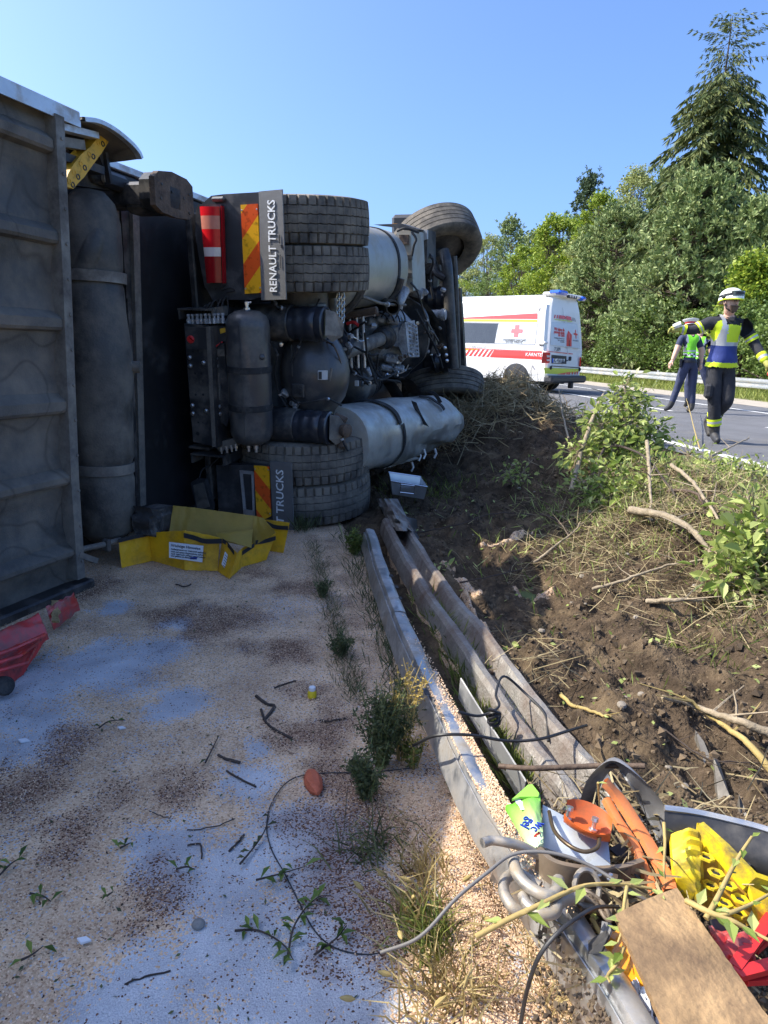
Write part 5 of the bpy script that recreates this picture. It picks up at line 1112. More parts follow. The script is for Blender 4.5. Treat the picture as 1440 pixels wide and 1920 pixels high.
def amb_wheel(x, y):
    b = MB(); b.lathe([(.19, -.10), (.26, -.115), (.32, -.11), (.345, -.08), (.35, 0), (.345, .08), (.32, .11), (.26, .115), (.19, .10)], (0, 0, 0), (1, 0, 0), 32, cap=False); w = b.build('wheel', MATS['rubber_dark'], amb, 40, (x, y, .345))
    b = MB(); b.lathe([(.20, -.10), (.19, -.06), (.05, -.08), (.01, -.08)], (0, 0, 0), (1, 0, 0), 24, cap=False); b.lathe([(.20, .10), (.19, .06), (.05, .08), (.01, .08)], (0, 0, 0), (1, 0, 0), 24, cap=False); b.build('rim', MATS['alu'], w)
for x in (.12, AWID-.12):
    for y in (.95, 3.95): amb_wheel(x, y)
for y in (.95, 3.95):
    b = MB(); b.lathe([(.41, 0), (.41, .03), (.39, .035)], (.035, y, .36), (-1, 0, 0), 32); b.build('wheel_arch', MATS['amb_black'], amb)
b = MB(); b.box(fl(905, 640, .02), (.03, .16, .04), bev=.01); b.build('door_handle', MATS['amb_black'], amb)
for pts in ([(488, 415), (491, 415), (440, 690), (437, 690)], [(170, 640), (860, 660), (860, 663), (170, 643)]): decal(pts, fl, 'body_seam', 'amb_grey', .013)
b = MB(); b.box((AWID/2, 2.6, .28), (1.5, 4.4, .12)); b.build('underbody', MATS['amb_black'], amb)

amb.scale = (1, 1, .975)
# ================================================================ PEOPLE
M('turnout_black', (.022, .023, .028), .85, var=.35, scale=9, bump=.5, bscale=14, dirt=(.07, .065, .06), dirt_amt=.25, dirt_scale=6)
M('police_navy', (.035, .043, .085), .85, var=.25, scale=9, bump=.5, bscale=16)
M('skin', (.62, .38, .27), .55, var=.12, scale=10)
M('hi_yellow', (.62, .78, .02), .7, var=.10, scale=6, bump=.3, bscale=14)
M('hi_lime', (.22, .72, .03), .7, var=.08, scale=6, bump=.3, bscale=14)
M('reflex', (.48, .49, .50), .35, .3, var=.1, scale=10)
M('vest_blue', (.025, .045, .20), .75, var=.2, scale=6, bump=.3, bscale=14)
M('helmet_white', (.82, .83, .72), .25, var=.04, coat=.5)
M('beard', (.12, .075, .045), .9, var=.3)
M('boot', (.03, .03, .032), .6, var=.3, scale=10, dirt=(.16, .14, .11), dirt_amt=.35)
M('glove', (.42, .40, .10), .8, var=.2)
M('visor', (.05, .06, .05), .15, var=.2, coat=.6)
def skin_mesh(V, E, Rr, root=0, lev=3):
    me = bpy.data.meshes.new('sk'); me.from_pydata(V, E, []); o = bpy.data.objects.new('sk', me); COL.objects.link(o)
    m = o.modifiers.new('s', 'SKIN'); m.branch_smoothing = .6; sv = me.skin_vertices[0].data
    for i, r_ in enumerate(Rr): sv[i].radius = r_ if isinstance(r_, tuple) else (r_, r_); sv[i].use_root = (i == root)
    s_ = o.modifiers.new('u', 'SUBSURF'); s_.levels = lev; s_.render_levels = lev
    dg = bpy.context.evaluated_depsgraph_get(); dg.update(); r_ = bpy.data.meshes.new_from_object(o.evaluated_get(dg)); bpy.data.objects.remove(o); return r_
def person(label, F, J, style, group=None, lev=3):
    """J: joints in metres in the frame F (x right in view, y away, z up)"""
    p = thing('person', label, 'person', F.o, F.rot, group)
    J = {k: ((q[0]-.13*q[2], q[1], q[2]) if isinstance(q, tuple) and k not in ('face', 'Rpalm', 'Lpalm') else q) for k, q in J.items()}
    V = []; E = []; Rr = []; nm = {}
    def v(name, pos, r_, par=None):
        nm[name] = len(V); V.append(tuple(pos)); Rr.append(r_)
        if par: E.append((nm[par], nm[name]))
    f = Vector(J['face']).normalized(); side = Vector((f.y, -f.x, 0))    # person's right
    pel = Vector(J['pelvis']); ch = Vector(J['chest']); nk = Vector(J['neck']); hd = Vector(J['head'])
    bulk = J.get('bulk', 1)
    v('pelvis', pel, (.15*bulk, .125*bulk)); v('waist', pel.lerp(ch, .45), (.15*bulk, .12*bulk), 'pelvis'); v('chest', ch, (.175*bulk, .125*bulk), 'waist'); v('upper', ch.lerp(nk, .6), (.13*bulk, .10*bulk), 'chest')
    v('neck', nk, .062, 'upper'); v('jaw', nk.lerp(hd, .62)+f*.022, (.07, .08), 'neck'); v('head', hd, (.085, .10), 'jaw'); v('crown', hd+Vector((0, 0, .085)), (.06, .07), 'head')
    for s_ in 'RL':
        sh = Vector(J[s_+'sh']); el = Vector(J[s_+'el']); wr = Vector(J[s_+'wr'])
        v(s_+'sh', sh, .078*bulk, 'upper'); v(s_+'ua', sh.lerp(el, .5), .066*bulk, s_+'sh'); v(s_+'el', el, .056*bulk, s_+'ua'); v(s_+'fa', el.lerp(wr, .5), .05*bulk, s_+'el'); v(s_+'wr', wr, .036, s_+'fa')
        hp = Vector(J[s_+'hip']); kn = Vector(J[s_+'kn']); an = Vector(J[s_+'an']); to = Vector(J[s_+'toe'])
        v(s_+'hip', hp, .105*bulk, 'pelvis'); v(s_+'th', hp.lerp(kn, .5), .092*bulk, s_+'hip'); v(s_+'kn', kn, .07*bulk, s_+'th'); v(s_+'ca', kn.lerp(an, .45), .068*bulk, s_+'kn'); v(s_+'an', an, .055*bulk, s_+'ca')
        he = an-(to-an)*.22+Vector((0, 0, -.045)); v(s_+'ft', an.lerp(to, .55)+Vector((0, 0, -.01)), (.05, .045), s_+'an'); v(s_+'toe', to, (.042, .032), s_+'ft')
    me = skin_mesh(V, E, Rr, 0, lev)
    # hands: palm, four unequal fingers and a side thumb, joined into the same body mesh
    hb = MB()
    for s_ in 'RL':
        wr = Vector(J[s_+'wr']); d = (Vector(J[s_+'hd'])-wr).normalized(); pn = Vector(J.get(s_+'palm', (0, -1, 0))); pn = (pn-d*pn.dot(d)).normalized(); sd = d.cross(pn)
        hb.tube([wr-d*.03, wr+d*.02, wr+d*.06, wr+d*.095], [.030, .036, .042, .034], 8)
        curl = J.get(s_+'curl', .6)
        for k in range(4):
            o = wr+d*.09+sd*(.030-.020*k); L_ = (.068, .078, .072, .056)[k]; a = d; pts = [o-d*.02, o]; q = o
            for j, fl_ in enumerate((.45, .32, .23)):
                a = (a*cos(curl*(.55+.25*j))+pn*sin(curl*(.55+.25*j))).normalized(); q = q+a*L_*fl_; pts.append(q)
            hb.tube(pts, [.010, .010, .0095, .009, .007], 6)
        o = wr+d*.035+sd*.034; hb.tube([o, o+(d*.6+sd*.7+pn*.2).normalized()*.035, o+(d*.8+sd*.4+pn*.5).normalized()*.065], [.012, .011, .008], 6)
    # nose and ears
    hs = side; hb.tube([hd+f*.088+Vector((0, 0, .02)), hd+f*.108-Vector((0, 0, .022)), hd+f*.09-Vector((0, 0, .03))], [.008, .014, .010], 6)
    for k in (-1, 1): hb.lathe([(.005, -.01), (.026, -.006), (.028, .004), (.012, .01)], hd+side*k*.088-Vector((0, 0, .015)), side*k+f*-.3, 8)
    bm = bmesh.new(); bm.from_mesh(me)
    hv = [bm.verts.new(q) for q in hb.v]; 
    hand0 = len(bm.faces)
    for fc in hb.f:
        try: bm.faces.new([hv[i] for i in fc])
        except ValueError: pass
    bmesh.ops.recalc_face_normals(bm, faces=bm.faces); bm.faces.ensure_lookup_table()
    # regions by nearest bone
    segs = []
    for a, c in E: segs.append((Vector(V[a]), Vector(V[c]), [k for k, i in nm.items() if i == c][0]))
    def region(c):
        best = None
        for a, e, n in segs:
            d = e-a; tt = max(0, min(1, (c-a).dot(d)/max(1e-9, d.length_squared))); q = (a+d*tt-c).length-(.05 if n[1:] in ('hip',) else 0)
            if best is None or q < best[0]: best = (q, n, tt)
        return best[1], best[2]
    mats = [MATS[style['top']], MATS[style['legs']], MATS['skin'], MATS['boot'], MATS[style.get('hand', 'skin')]]
    reg = []
    for i, fc in enumerate(bm.faces):
        c = fc.calc_center_median(); n, tt = region(c); 
        if i >= hand0: k = 4 if (c-hd).length > .25 else 2
        elif n in ('head', 'crown', 'jaw', 'neck'): k = 2 if (n != 'neck' or tt > .55) else 0
        elif n[1:] in ('ft', 'toe') or (n[1:] == 'an' and tt > .55): k = 3
        elif n[1:] in ('th', 'kn', 'ca', 'an', 'hip') or (n == 'pelvis') or (n == 'waist' and tt < .12): k = 1
        elif style.get('short') and n[1:] in ('el', 'fa', 'wr') and not (n[1:] == 'el' and tt < .3): k = 2
        else: k = 0
        fc.material_index = k; fc.smooth = True; reg.append((n, tt))
    body_me = bpy.data.meshes.new('body'); bm.to_mesh(body_me)
    for m in mats: body_me.materials.append(m)
    body = bpy.data.objects.new('body', body_me); COL.objects.link(body); body.parent = p
    bm.verts.ensure_lookup_table(); bm.normal_update()
    def shell(name, test, off, matfn, mats_):
        """a garment: copy of the chosen body faces, set off along the normals"""
        vs = {}; b = MB()
        for i, fc in enumerate(bm.faces):
            if i >= hand0: continue
            c = fc.calc_center_median()
            if not test(c, *reg[i]): continue
            ids = []
            for q in fc.verts:
                if q.index not in vs: vs[q.index] = len(b.v); b.v.append(tuple(q.co+q.normal*off))
                ids.append(vs[q.index])
            b.f.append(tuple(ids)); b.mi.append(matfn(c, *reg[i]))
        if b.f: return b.build(name, [MATS[m] for m in mats_], p, 60)
    bm.faces.ensure_lookup_table()
    style['dress'](shell, p, dict(f=f, side=side, hd=hd, nk=nk, ch=ch, pel=pel, J=J))
    # eyes, brows and mouth
    for k in (-1, 1):
        b = MB(); b.lathe([(.002, 0), (.012, .003), (.012, .006), (.002, .009)], hd+f*.086+side*k*.034+Vector((0, 0, .012)), f, 8); b.build('eye', MATS['amb_black'], p)
        b = MB(); b.tube([hd+f*.094+side*k*.02+Vector((0, 0, .03)), hd+f*.086+side*k*.05+Vector((0, 0, .03))], .006, 5); b.build('eyebrow', MATS['beard'], p)
    b = MB(); b.tube([hd+f*.096+side*-.022-Vector((0, 0, .055)), hd+f*.104-Vector((0, 0, .052)), hd+f*.096+side*.022-Vector((0, 0, .055))], .006, 5); b.build('mouth', MATS['beard'], p)
    bm.free(); return p
TORSO = ('waist', 'chest', 'upper', 'pelvis')
def dress_fire(shell, p, d):
    ch, pel, nk, f, side, hd = d['ch'], d['pel'], d['nk'], d['f'], d['side'], d['hd']; H_ = nk.z-pel.z
    zt = lambda c: (c.z-pel.z)/H_
    def vest(c, n, t_): return (n in TORSO or n[1:] == 'hip' or (n[1:] == 'sh' and (c-Vector(d['J'][n[0]+'sh'])).length > .10)) and -.02 < zt(c) < .97 and not (zt(c) > .80 and (c-nk).dot(f) > -.02 and abs((c-nk).dot(side)) < .085)
    def mat(c, n, t_):
        z = zt(c); s_ = (c-ch).dot(side); fr = (c-ch).dot(f)
        if z < .07: return 0
        if z < .40: return 1
        if z < .48: return 2
        if abs(abs(s_)-.115) < .028 and z > .48: return 2
        if fr > 0 and abs(s_) < .012: return 0
        return 0 if z < .86 else 3
    shell('vest', vest, .022, mat, ['hi_yellow', 'vest_blue', 'reflex', 'turnout_black'])
    shell('hem_band', lambda c, n, t_: (n in TORSO or n[1:] == 'hip') and -.02 < zt(c) < .05, .027, lambda *a: 0, ['hi_yellow'])
    for s_ in 'RL':
        shell('sleeve_band', lambda c, n, t_: n == s_+'el' and .15 < t_ < .62, .012, lambda c, n, t_: 1 if .32 < t_ < .45 else 0, ['hi_yellow', 'reflex'])
        shell('cuff_band', lambda c, n, t_: n == s_+'wr' and t_ > .1, .014, lambda c, n, t_: 1 if .4 < t_ < .65 else 0, ['hi_yellow', 'reflex'])
        shell('trouser_band', lambda c, n, t_: (n == s_+'an' and .08 < t_ < .46), .016, lambda c, n, t_: 1 if .2 < t_ < .34 else 0, ['hi_yellow', 'reflex'])
    # helmet
    b = MB(); up = Vector((0, 0, 1)); c0 = hd+Vector((0, 0, .045)); n = 28; rows = 9; vs = []
    for i in range(rows):
        a = i/(rows-1)*pi/2*1.08
        for k in range(n):
            t_ = 2*pi*k/n; r_ = sin(a+.02); back = .05*max(0, -cos(t_))*ss(.75, 1, i/(rows-1)); vs.append(c0+f*(cos(t_)*.138*r_+(.015 if cos(t_) > 0 else -.015)*r_)+side*(sin(t_)*.118*r_)+up*(.122*cos(a)-back*1.1-.004))
    b.add(vs, [(i*n+k, i*n+(k+1) % n, (i+1)*n+(k+1) % n, (i+1)*n+k) for i in range(rows-1) for k in range(n)])
    h = b.build('helmet', MATS['helmet_white'], p, 60)
    b = MB(); rim = vs[(rows-1)*n:]; b.tube(rim+[rim[0]], .009, 6); b.build('helmet_rim', MATS['hi_yellow'], h)
    b = MB(); pts = [c0+f*(cos(t_)*.148)+side*(sin(t_)*.124)+up*(.025+.025*cos(t_)) for t_ in np.linspace(-2.6, 2.6, 21)]; b.grid(lambda u, v: pts[int(round(u*20))]+up*(.025*(v-.5)), 20, 1, tuple(f*.004)); b.build('goggle_strap', MATS['amb_black'], h)
    b = MB(); pts = [c0+f*(cos(t_)*.150)+side*(sin(t_)*.128)+up*(.045) for t_ in np.linspace(-.75, .75, 11)]; b.grid(lambda u, v: pts[int(round(u*10))]+up*(.060*(v-.5)), 10, 2, tuple(f*-.03)); b.build('goggles', MATS['visor'], h, 60)
    for k in (-1, 1):
        b = MB(); b.lathe([(.024, 0), (.024, .012), (.012, .018)], c0+side*k*.116+up*.01, side*k, 12); b.build('helmet_knob', MATS['amb_black'], h)
        b = MB(); b.tube([hd+side*k*.098+up*.01, hd+side*k*.088+f*.03-up*.08, hd+f*.055-up*.125], .008, 5); b.build('chin_strap', MATS['amb_black'], p)
    b = MB(); b.grid(lambda u, v: hd-Vector((0, 0, .045+.075*v))+f*(.078+.022*sin(u*pi)-.012*v)+side*((u-.5)*.135*(1-.45*v)), 10, 6, tuple(f*-.012)); b.build('beard', MATS['beard'], p, 60)
    shell('collar', lambda c, n, t_: n == 'neck' and .2 < t_ < .6, .02, lambda *a: 0, ['turnout_black'])
    b = MB(); q = pel+side*.17+Vector((0, 0, -.30)); b.box(q+f*.04, (.10, .14, .18), bev=.03); b.build('thigh_pocket', MATS['turnout_black'], p)
    # carried things
def dress_police(shell, p, d):
    ch, pel, nk, f, side, hd = d['ch'], d['pel'], d['nk'], d['f'], d['side'], d['hd']; H_ = nk.z-pel.z
    zt = lambda c: (c.z-pel.z)/H_
    def vest(c, n, t_): return (n in TORSO or (n[1:] == 'sh' and (c-Vector(d['J'][n[0]+'sh'])).length > .09)) and .12 < zt(c) < .97
    def mat(c, n, t_):
        z = zt(c); s_ = (c-ch).dot(side)
        if .40 < z < .47: return 1
        if .26 < z < .34: return 2 if int(math.floor(s_*26)+math.floor((z-.26)/.04)) % 2 else 3
        if abs(abs(s_)-.13) < .025 and z > .47: return 1
        return 0
    shell('vest', vest, .018, mat, ['hi_lime', 'reflex', 'amb_black', 'amb_white'])
    b = MB(); b.lathe([(.098, -.02), (.10, .02), (.145, .055), (.15, .07), (.10, .085), (.01, .088)], hd+Vector((0, 0, .055)), Vector((f.x*.15, f.y*.15, 1)), 26); c_ = b.build('cap', MATS['amb_white'], p)
    b = MB(); b.lathe([(.100, 0), (.103, .005), (.104, .035), (.1, .04)], hd+Vector((0, 0, .045)), Vector((f.x*.15, f.y*.15, 1)), 26, cap=False); b.build('cap_band', MATS['red_knob'], c_)
    b = MB(); b.grid(lambda u, v: hd+Vector((0, 0, .05-.03*v))+f*(.09+.065*v*sin(.3+u*2.5))+side*((u-.5)*.18), 8, 3, (0, 0, -.006)); b.build('cap_peak', MATS['amb_black'], c_)
    shell('hair', lambda c, n, t_: n in ('head', 'crown') and (c-hd).dot(f) < .02 and c.z > hd.z-.06, .008, lambda *a: 0, ['beard'])
    shell('belt', lambda c, n, t_: (n in TORSO or n[1:] == 'hip') and .06 < zt(c) < .13, .016, lambda *a: 0, ['amb_black'])
    for k in (-1, 1): b = MB(); b.box(pel+side*k*.185+Vector((0, 0, .02)), (.05, .12, .16), bev=.015); b.build('belt_pouch', MATS['amb_black'], p)
    for s_ in '': shell('trouser_stripe', lambda c, n, t_: n[0] == s_ and n[1:] in ('th', 'kn', 'ca', 'an') and (c-((Vector(d['J'][s_+'hip']) if n[1:] in ('th', 'kn') else Vector(d['J'][s_+'kn'])))).dot(side)*(1 if s_ == 'R' else -1) > .048 and abs((c-((Vector(d['J'][s_+'hip']) if n[1:] in ('th', 'kn') else Vector(d['J'][s_+'kn'])))).dot(f)) < .03, .006, lambda *a: 0, ['reflex'])
FF = Frame(G(1347, 830, ROADZ), 25)
def mk(d): return {k: v for k, v in d.items()}
fire = person('firefighter in white helmet and yellow and blue vest walking with one arm stretched out', FF, mk(dict(face=(.72, -.69, 0), pelvis=(.02, 0, .93), chest=(.085, -.01, 1.30), neck=(.105, -.02, 1.53), head=(.135, -.045, 1.68), bulk=1.12,
    Rsh=(-.08, -.09, 1.455), Rel=(-.27, -.16, 1.335), Rwr=(-.43, -.22, 1.345), Rhd=(-.53, -.25, 1.34), Rpalm=(.3, -.5, -.6), Rcurl=1.1,
    Lsh=(.265, .07, 1.445), Lel=(.405, .06, 1.19), Lwr=(.51, -.08, 1.0), Lhd=(.56, -.12, .93), Lpalm=(-.5, -.4, -.5), Lcurl=.9,
    Rhip=(-.06, -.05, .90), Rkn=(-.045, -.10, .50), Ran=(-.045, -.03, .10), Rtoe=(.0, -.22, .035),
    Lhip=(.10, .05, .90), Lkn=(.10, -.06, .50), Lan=(-.13, .22, .24), Ltoe=(-.10, .12, .06))), dict(top='turnout_black', legs='turnout_black', hand='glove', dress=dress_fire), lev=4)
b = MB(); b.lathe([(.03, 0), (.036, .09), (.034, .092), (.028, .004), (.002, .003)], FF.w((-.67, -.27, 1.37)), FF.n*.8+Vector((0, 0, .35)), 16); one(b, 'paper_cup', MATS['amb_white'], 'white paper cup held up in the outstretched hand of the firefighter', 'cup')
b = MB(); b.box(FF.w((.46, -.14, .90)), (.07, .05, .14), rot=(.2, .4, .3), bev=.018); b.tube([FF.w((.46, -.14, .97)), FF.w((.48, -.15, 1.04))], .008, 6); one(b, 'radio', MATS['red_knob'], 'small red device held in the lowered hand of the firefighter', 'device')
PF = Frame(G(1288, 774, ROADZ), 22)
person('police officer in lime vest and white cap seen from behind, striding with an arm hanging', PF, mk(dict(face=(-.55, .83, 0), pelvis=(.05, 0, .92), chest=(.06, .0, 1.27), neck=(.07, 0, 1.49), head=(.07, .02, 1.62),
    Lsh=(-.08, -.10, 1.42), Lel=(-.17, -.16, 1.17), Lwr=(-.25, -.19, .97), Lhd=(-.29, -.21, .90), Lpalm=(.4, .2, 0), Lcurl=.5,
    Rsh=(.20, .10, 1.42), Rel=(.27, .14, 1.16), Rwr=(.25, .16, .93), Rhd=(.24, .18, .85), Rpalm=(-.5, .2, 0),
    Lhip=(-.03, -.05, .88), Lkn=(-.16, .0, .49), Lan=(-.30, -.02, .10), Ltoe=(-.42, .06, .035),
    Rhip=(.12, .05, .88), Rkn=(.10, .05, .48), Ran=(.09, .06, .09), Rtoe=(.0, .16, .035))), dict(top='police_navy', legs='police_navy', short=True, dress=dress_police))
PF2 = Frame(G(1308, 766, ROADZ), 22)
person('second police officer in lime vest mostly hidden behind the walking firefighter', PF2, mk(dict(face=(.3, .95, 0), pelvis=(.03, 0, .92), chest=(.04, .0, 1.27), neck=(.05, 0, 1.49), head=(.06, .02, 1.62),
    Lsh=(-.14, .05, 1.42), Lel=(-.17, .06, 1.16), Lwr=(-.14, .10, .95), Lhd=(-.13, .13, .87), Lpalm=(.5, .1, 0),
    Rsh=(.23, -.04, 1.42), Rel=(.27, -.06, 1.16), Rwr=(.25, -.02, .93), Rhd=(.25, .0, .85), Rpalm=(-.5, .2, 0),
    Lhip=(-.05, .03, .88), Lkn=(-.20, .06, .49), Lan=(-.20, .02, .10), Ltoe=(-.26, .16, .035),
    Rhip=(.11, -.03, .88), Rkn=(.20, .02, .50), Ran=(.30, -.12, .16), Rtoe=(.36, .02, .05))), dict(top='police_navy', legs='police_navy', short=True, dress=dress_police))

# ================================================================ FAR GUARD RAIL
M('galvanised', (.52, .52, .50), .45, .7, var=.12, scale=4, dirt=(.40, .33, .22), dirt_amt=.35, dirt_scale=2)
far = thing('guard_rail', 'galvanised guard rail along the far edge of the road below the trees', 'guard rail', road_pt(9.6, 0, .3))
WB = [(-.03, -.155), (-.01, -.15), (.035, -.125), (.04, -.085), (.035, -.05), (-.02, -.025), (-.02, .025), (.035, .05), (.04, .085), (.035, .125), (-.01, .15), (-.03, .155)]
def wbeam(b, pts, sgn=1, sc=1.0): b.sweep(pts, [(u*sgn*sc, v*sc) for u, v in WB]+[((u-.004)*sgn*sc, v*sc) for u, v in WB[::-1]])
for s0 in range(-6, 62, 4):
    b = MB(); wbeam(b, [road_pt(9.6, s0+k, .71)-far.location for k in (0, 2, 4.02)], -1); b.build('rail', MATS['galvanised'], far, 40)
    b = MB(); b.box(road_pt(9.68, s0+1, .45)-far.location, (.06, .10, .95), rot=(0, 0, .14)); b.build('post', MATS['galvanised'], far)
# ================================================================ NEAR GUARD RAIL BEAMS ALONG THE LANE EDGE
M('rail_steel', (.50, .51, .52), .30, .9, var=.25, scale=5, bump=.06, bscale=30, dirt=(.22, .18, .13), dirt_amt=.44, dirt_scale=4)
M('rail_muddy', (.30, .28, .25), .5, .5, var=.25, scale=7, bump=.4, bscale=90, dirt=(.13, .085, .06), dirt_amt=.50, dirt_scale=3)
def heights(pts, zs): return [G(px, py, z) for (px, py), z in zip(pts, zs)]
ra = thing('guard_rail', 'long silver guard rail beam torn loose and lying along the edge of the lane', 'guard rail', G(800, 1280, 0), group='guard rail beams knocked down beside the lane')
path = polyline(heights([(690, 995), (735, 1128), (808, 1285), (884, 1440), (972, 1585), (1062, 1715), (1132, 1830), (1225, 1980)], [.16, .17, .18, .18, .18, .17, .17, .17]), 10)
path = [p-ra.location for p in path]
def rail_profile(w): return [(-w*1.0, -.016), (-w*.99, -.006), (-w*.93, .0), (-w*.80, .004), (-w*.2, .010), (w*.30, .008), (w*.40, .0), (w*.46, -.018), (w*.54, -.012), (w*.62, -.012), (w*.80, -.045), (w, -.085), (w*1.02, -.10)]
def dented(b, amp, seed):
    for i, p in enumerate(b.v): b.v[i] = (p[0]+amp*fbm(p[0]*1, p[1], 2.5, 3, seed), p[1], p[2]+amp*fbm(p[0]*2, p[1], 3.5, 3, seed+4))
PF_ = rail_profile(.042); b = MB()
def vsweep(b, path, prof, sc):
    k = len(path); m = len(prof); vs = []
    for i, p in enumerate(path):
        d = (path[min(k-1, i+1)]-path[max(0, i-1)]).normalized(); sd = d.cross(Vector((0, 0, 1))).normalized(); u2 = sd.cross(d); q = sc(i/(k-1))
        for a, c in prof: vs.append(p+sd*a*q+u2*c)
    b.add(vs, [(i*m+j, i*m+j+1, (i+1)*m+j+1, (i+1)*m+j) for i in range(k-1) for j in range(m-1)])
vsweep(b, path, PF_+[(u, v-.003) for u, v in PF_[::-1]], lambda f: 1.05-.25*f); dented(b, .010, 3); b.build('beam', MATS['rail_steel'], ra, 40)
def along(path, f): i = f*(len(path)-1); k = min(len(path)-2, int(i)); return path[k].lerp(path[k+1], i-k), (path[k+1]-path[k]).normalized()
for f, du in ((.30, .03), (.72, -.01), (.71, .045), (.10, -.04), (.12, -.045), (.14, -.04)):
    p, d = along(path, f); s_ = d.cross(Vector((0, 0, 1))); b = MB(); c = p+s_*du+Vector((0, 0, .0085)); b.prism([c-d*.018-s_*.009, c+d*.018-s_*.009, c+d*.018+s_*.009, c-d*.018+s_*.009], (0, 0, .0012)); b.build('bolt_slot', MATS['amb_black'], ra)
p, d = along(path, .13); s_ = d.cross(Vector((0, 0, 1)))
b = MB(); pj = [along(path, .115+.0125*k)[0]+Vector((0, 0, .006)) for k in range(5)]; b.sweep(pj, PF_+[(u, v-.003) for u, v in PF_[::-1]]); b.build('joint_sleeve', MATS['rail_steel'], ra, 40)
for f in (.25, .52, .80):
    p, d = along(path, f); b = MB(); b.box(p+Vector((.02, 0, -.13)), (.05, .06, .20), rot=(.1, .2, -.3)); b.build('spacer', MATS['rail_steel'], ra)
rb = thing('guard_rail', 'flattened muddy guard rail beam half sunk in the soil beside the silver one', 'guard rail', G(900, 1250, 0), group='guard rail beams knocked down beside the lane')
path = polyline(heights([(738, 985), (790, 1078), (835, 1142), (880, 1200), (930, 1275), (985, 1350), (1040, 1420), (1098, 1490), (1170, 1600)], [.13, .10, .09, .08, .08, .09, .09, .09, .08]), 10); path = [p-rb.location for p in path]
WB2 = [(-.135, -.04), (-.128, .0), (-.108, .045), (-.088, .055), (-.068, .055), (-.05, .042), (-.022, -.022), (.022, -.022), (.05, .042), (.068, .055), (.088, .055), (.108, .045), (.128, .0), (.135, -.04)]
WB2 = [(u*.72, v) for u, v in [(-.135, -.05), (-.132, -.01), (-.118, .035), (-.098, .052), (-.066, .052), (-.048, .038), (-.024, -.022), (.024, -.022), (.048, .038), (.066, .052), (.098, .052), (.118, .035), (.132, -.01), (.135, -.05)]]
b = MB(); b.sweep(path, WB2+[(u, v-.004) for u, v in WB2[::-1]]); dented(b, .009, 8); b.build('beam', MATS['rail_muddy'], rb, 24)
for f in (.45, .47, .86):
    p, d = along(path, f); b = MB(); b.lathe([(.016, 0), (.015, .008), (.006, .012)], p+Vector((.0, 0, -.008)), (0, 0, 1), 8); b.build('bolt', MATS['rusty_plate'], rb)
rc = [G(px, py, z) for (px, py), z in zip([(863, 1286), (905, 1355), (945, 1418), (985, 1483)], [.14, .12, .11, .10])]
b = MB(); b.sweep(polyline(rc, 6), [(-.003, -.05), (-.003, .03), (.0, .034), (.003, .03), (.003, -.05)]); one(b, 'metal_strip', MATS['alu'], 'thin bright metal strip standing on edge between the two fallen guard rails', 'metal strip')
pp = []
for i in range(5200):
    f = min(1, max(0, RNG.normal(.42, .09))); p, d = along([q for q in polyline(heights([(690, 995), (735, 1128), (808, 1285), (884, 1440), (965, 1585), (1045, 1715), (1120, 1830), (1215, 1980)], [.16, .17, .18, .18, .18, .17, .17, .17]), 4)], f); s_ = d.cross(Vector((0, 0, 1))); q = p+s_*RNG.uniform(-.045, .02)+Vector((0, 0, .010)); pp.append(tuple(q))
grains('binder_granules', np.array(pp), .0028, MATS['granule'])
# torn end of the beam beneath the wheel
b = MB(); b.grid(lambda u, v: G(705+u*40+v*30, 935+v*60, .12+.10*sin(u*3)+.05*fbm(u*3, v*3, 2)), 8, 8, (.004, .004, -.004)); one(b, 'torn_rail_end', MATS['rail_muddy'], 'brown twisted end of a guard rail under the lower rear wheel', 'metal scrap')
b = MB(); b.grid(lambda u, v: G(742+u*38+v*6, 965+v*40+u*8, .10+.06*sin(u*3+v*2)), 8, 6, (.003, .003, -.003)); one(b, 'dark_sheet', MATS['black_plastic'], 'dark crumpled plastic sheet lying under the crushed fuel tank', 'plastic scrap')

# ================================================================ YELLOW FOLDING BASIN
M('tarp', (.80, .43, .012), .5, var=.12, scale=7, bump=.9, bscale=9, dirt=(.40, .22, .03), dirt_amt=.38, dirt_scale=7)
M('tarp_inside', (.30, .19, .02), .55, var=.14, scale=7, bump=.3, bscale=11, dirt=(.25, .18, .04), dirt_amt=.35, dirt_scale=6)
M('strap_black', (.02, .02, .021), .8, var=.2)
M('label_white', (.72, .74, .76), .5, var=.04)
M('print_dark', (.04, .045, .07), .6, var=.05)
M('print_blue', (.02, .05, .33), .6, var=.05)
basin = thing('folding_basin', 'yellow fabric folding basin with black rim strap and white labels standing at the tractor rear', 'basin', G(430, 1080, 0))
def zb(zx, zy): return zx/4.114+210, zy/4.114+930
def bp(zx, zy, y): px, py = zb(zx, zy); return Yp(px, py, y)-basin.location
def bg(zx, zy): px, py = zb(zx, zy); return G(px, py, .004)
def wall(name, bot, topz, mat, sag=.008, nu=10, nv=6):
    """bot: two zoom points on the ground; topz: two zoom points seen at the depth of the foot"""
    A = bg(*bot[0]); B_ = bg(*bot[1]); C_ = bp(*topz[1], B_.y+.015)+basin.location; D_ = bp(*topz[0], A.y+.015)+basin.location
    b = MB(); b.grid(lambda u, v: (A*(1-u)+B_*u)*(1-v)+(D_*(1-u)+C_*u)*v-basin.location+Vector((0, sag*sin(u*pi)*sin(v*pi)+.006*fbm(u*3, v*3, 1.5, 3, nu+len(name)), .004*fbm(u*4, 1, 1.5, 2, 1)*v)), nu, nv, (0, .005, .0))
    o = b.build(name, MATS[mat], basin, 50); return A, B_, C_, D_
w1_ = wall('side_wall', ((75, 555), (312, 500)), ((50, 345), (290, 285)), 'tarp')
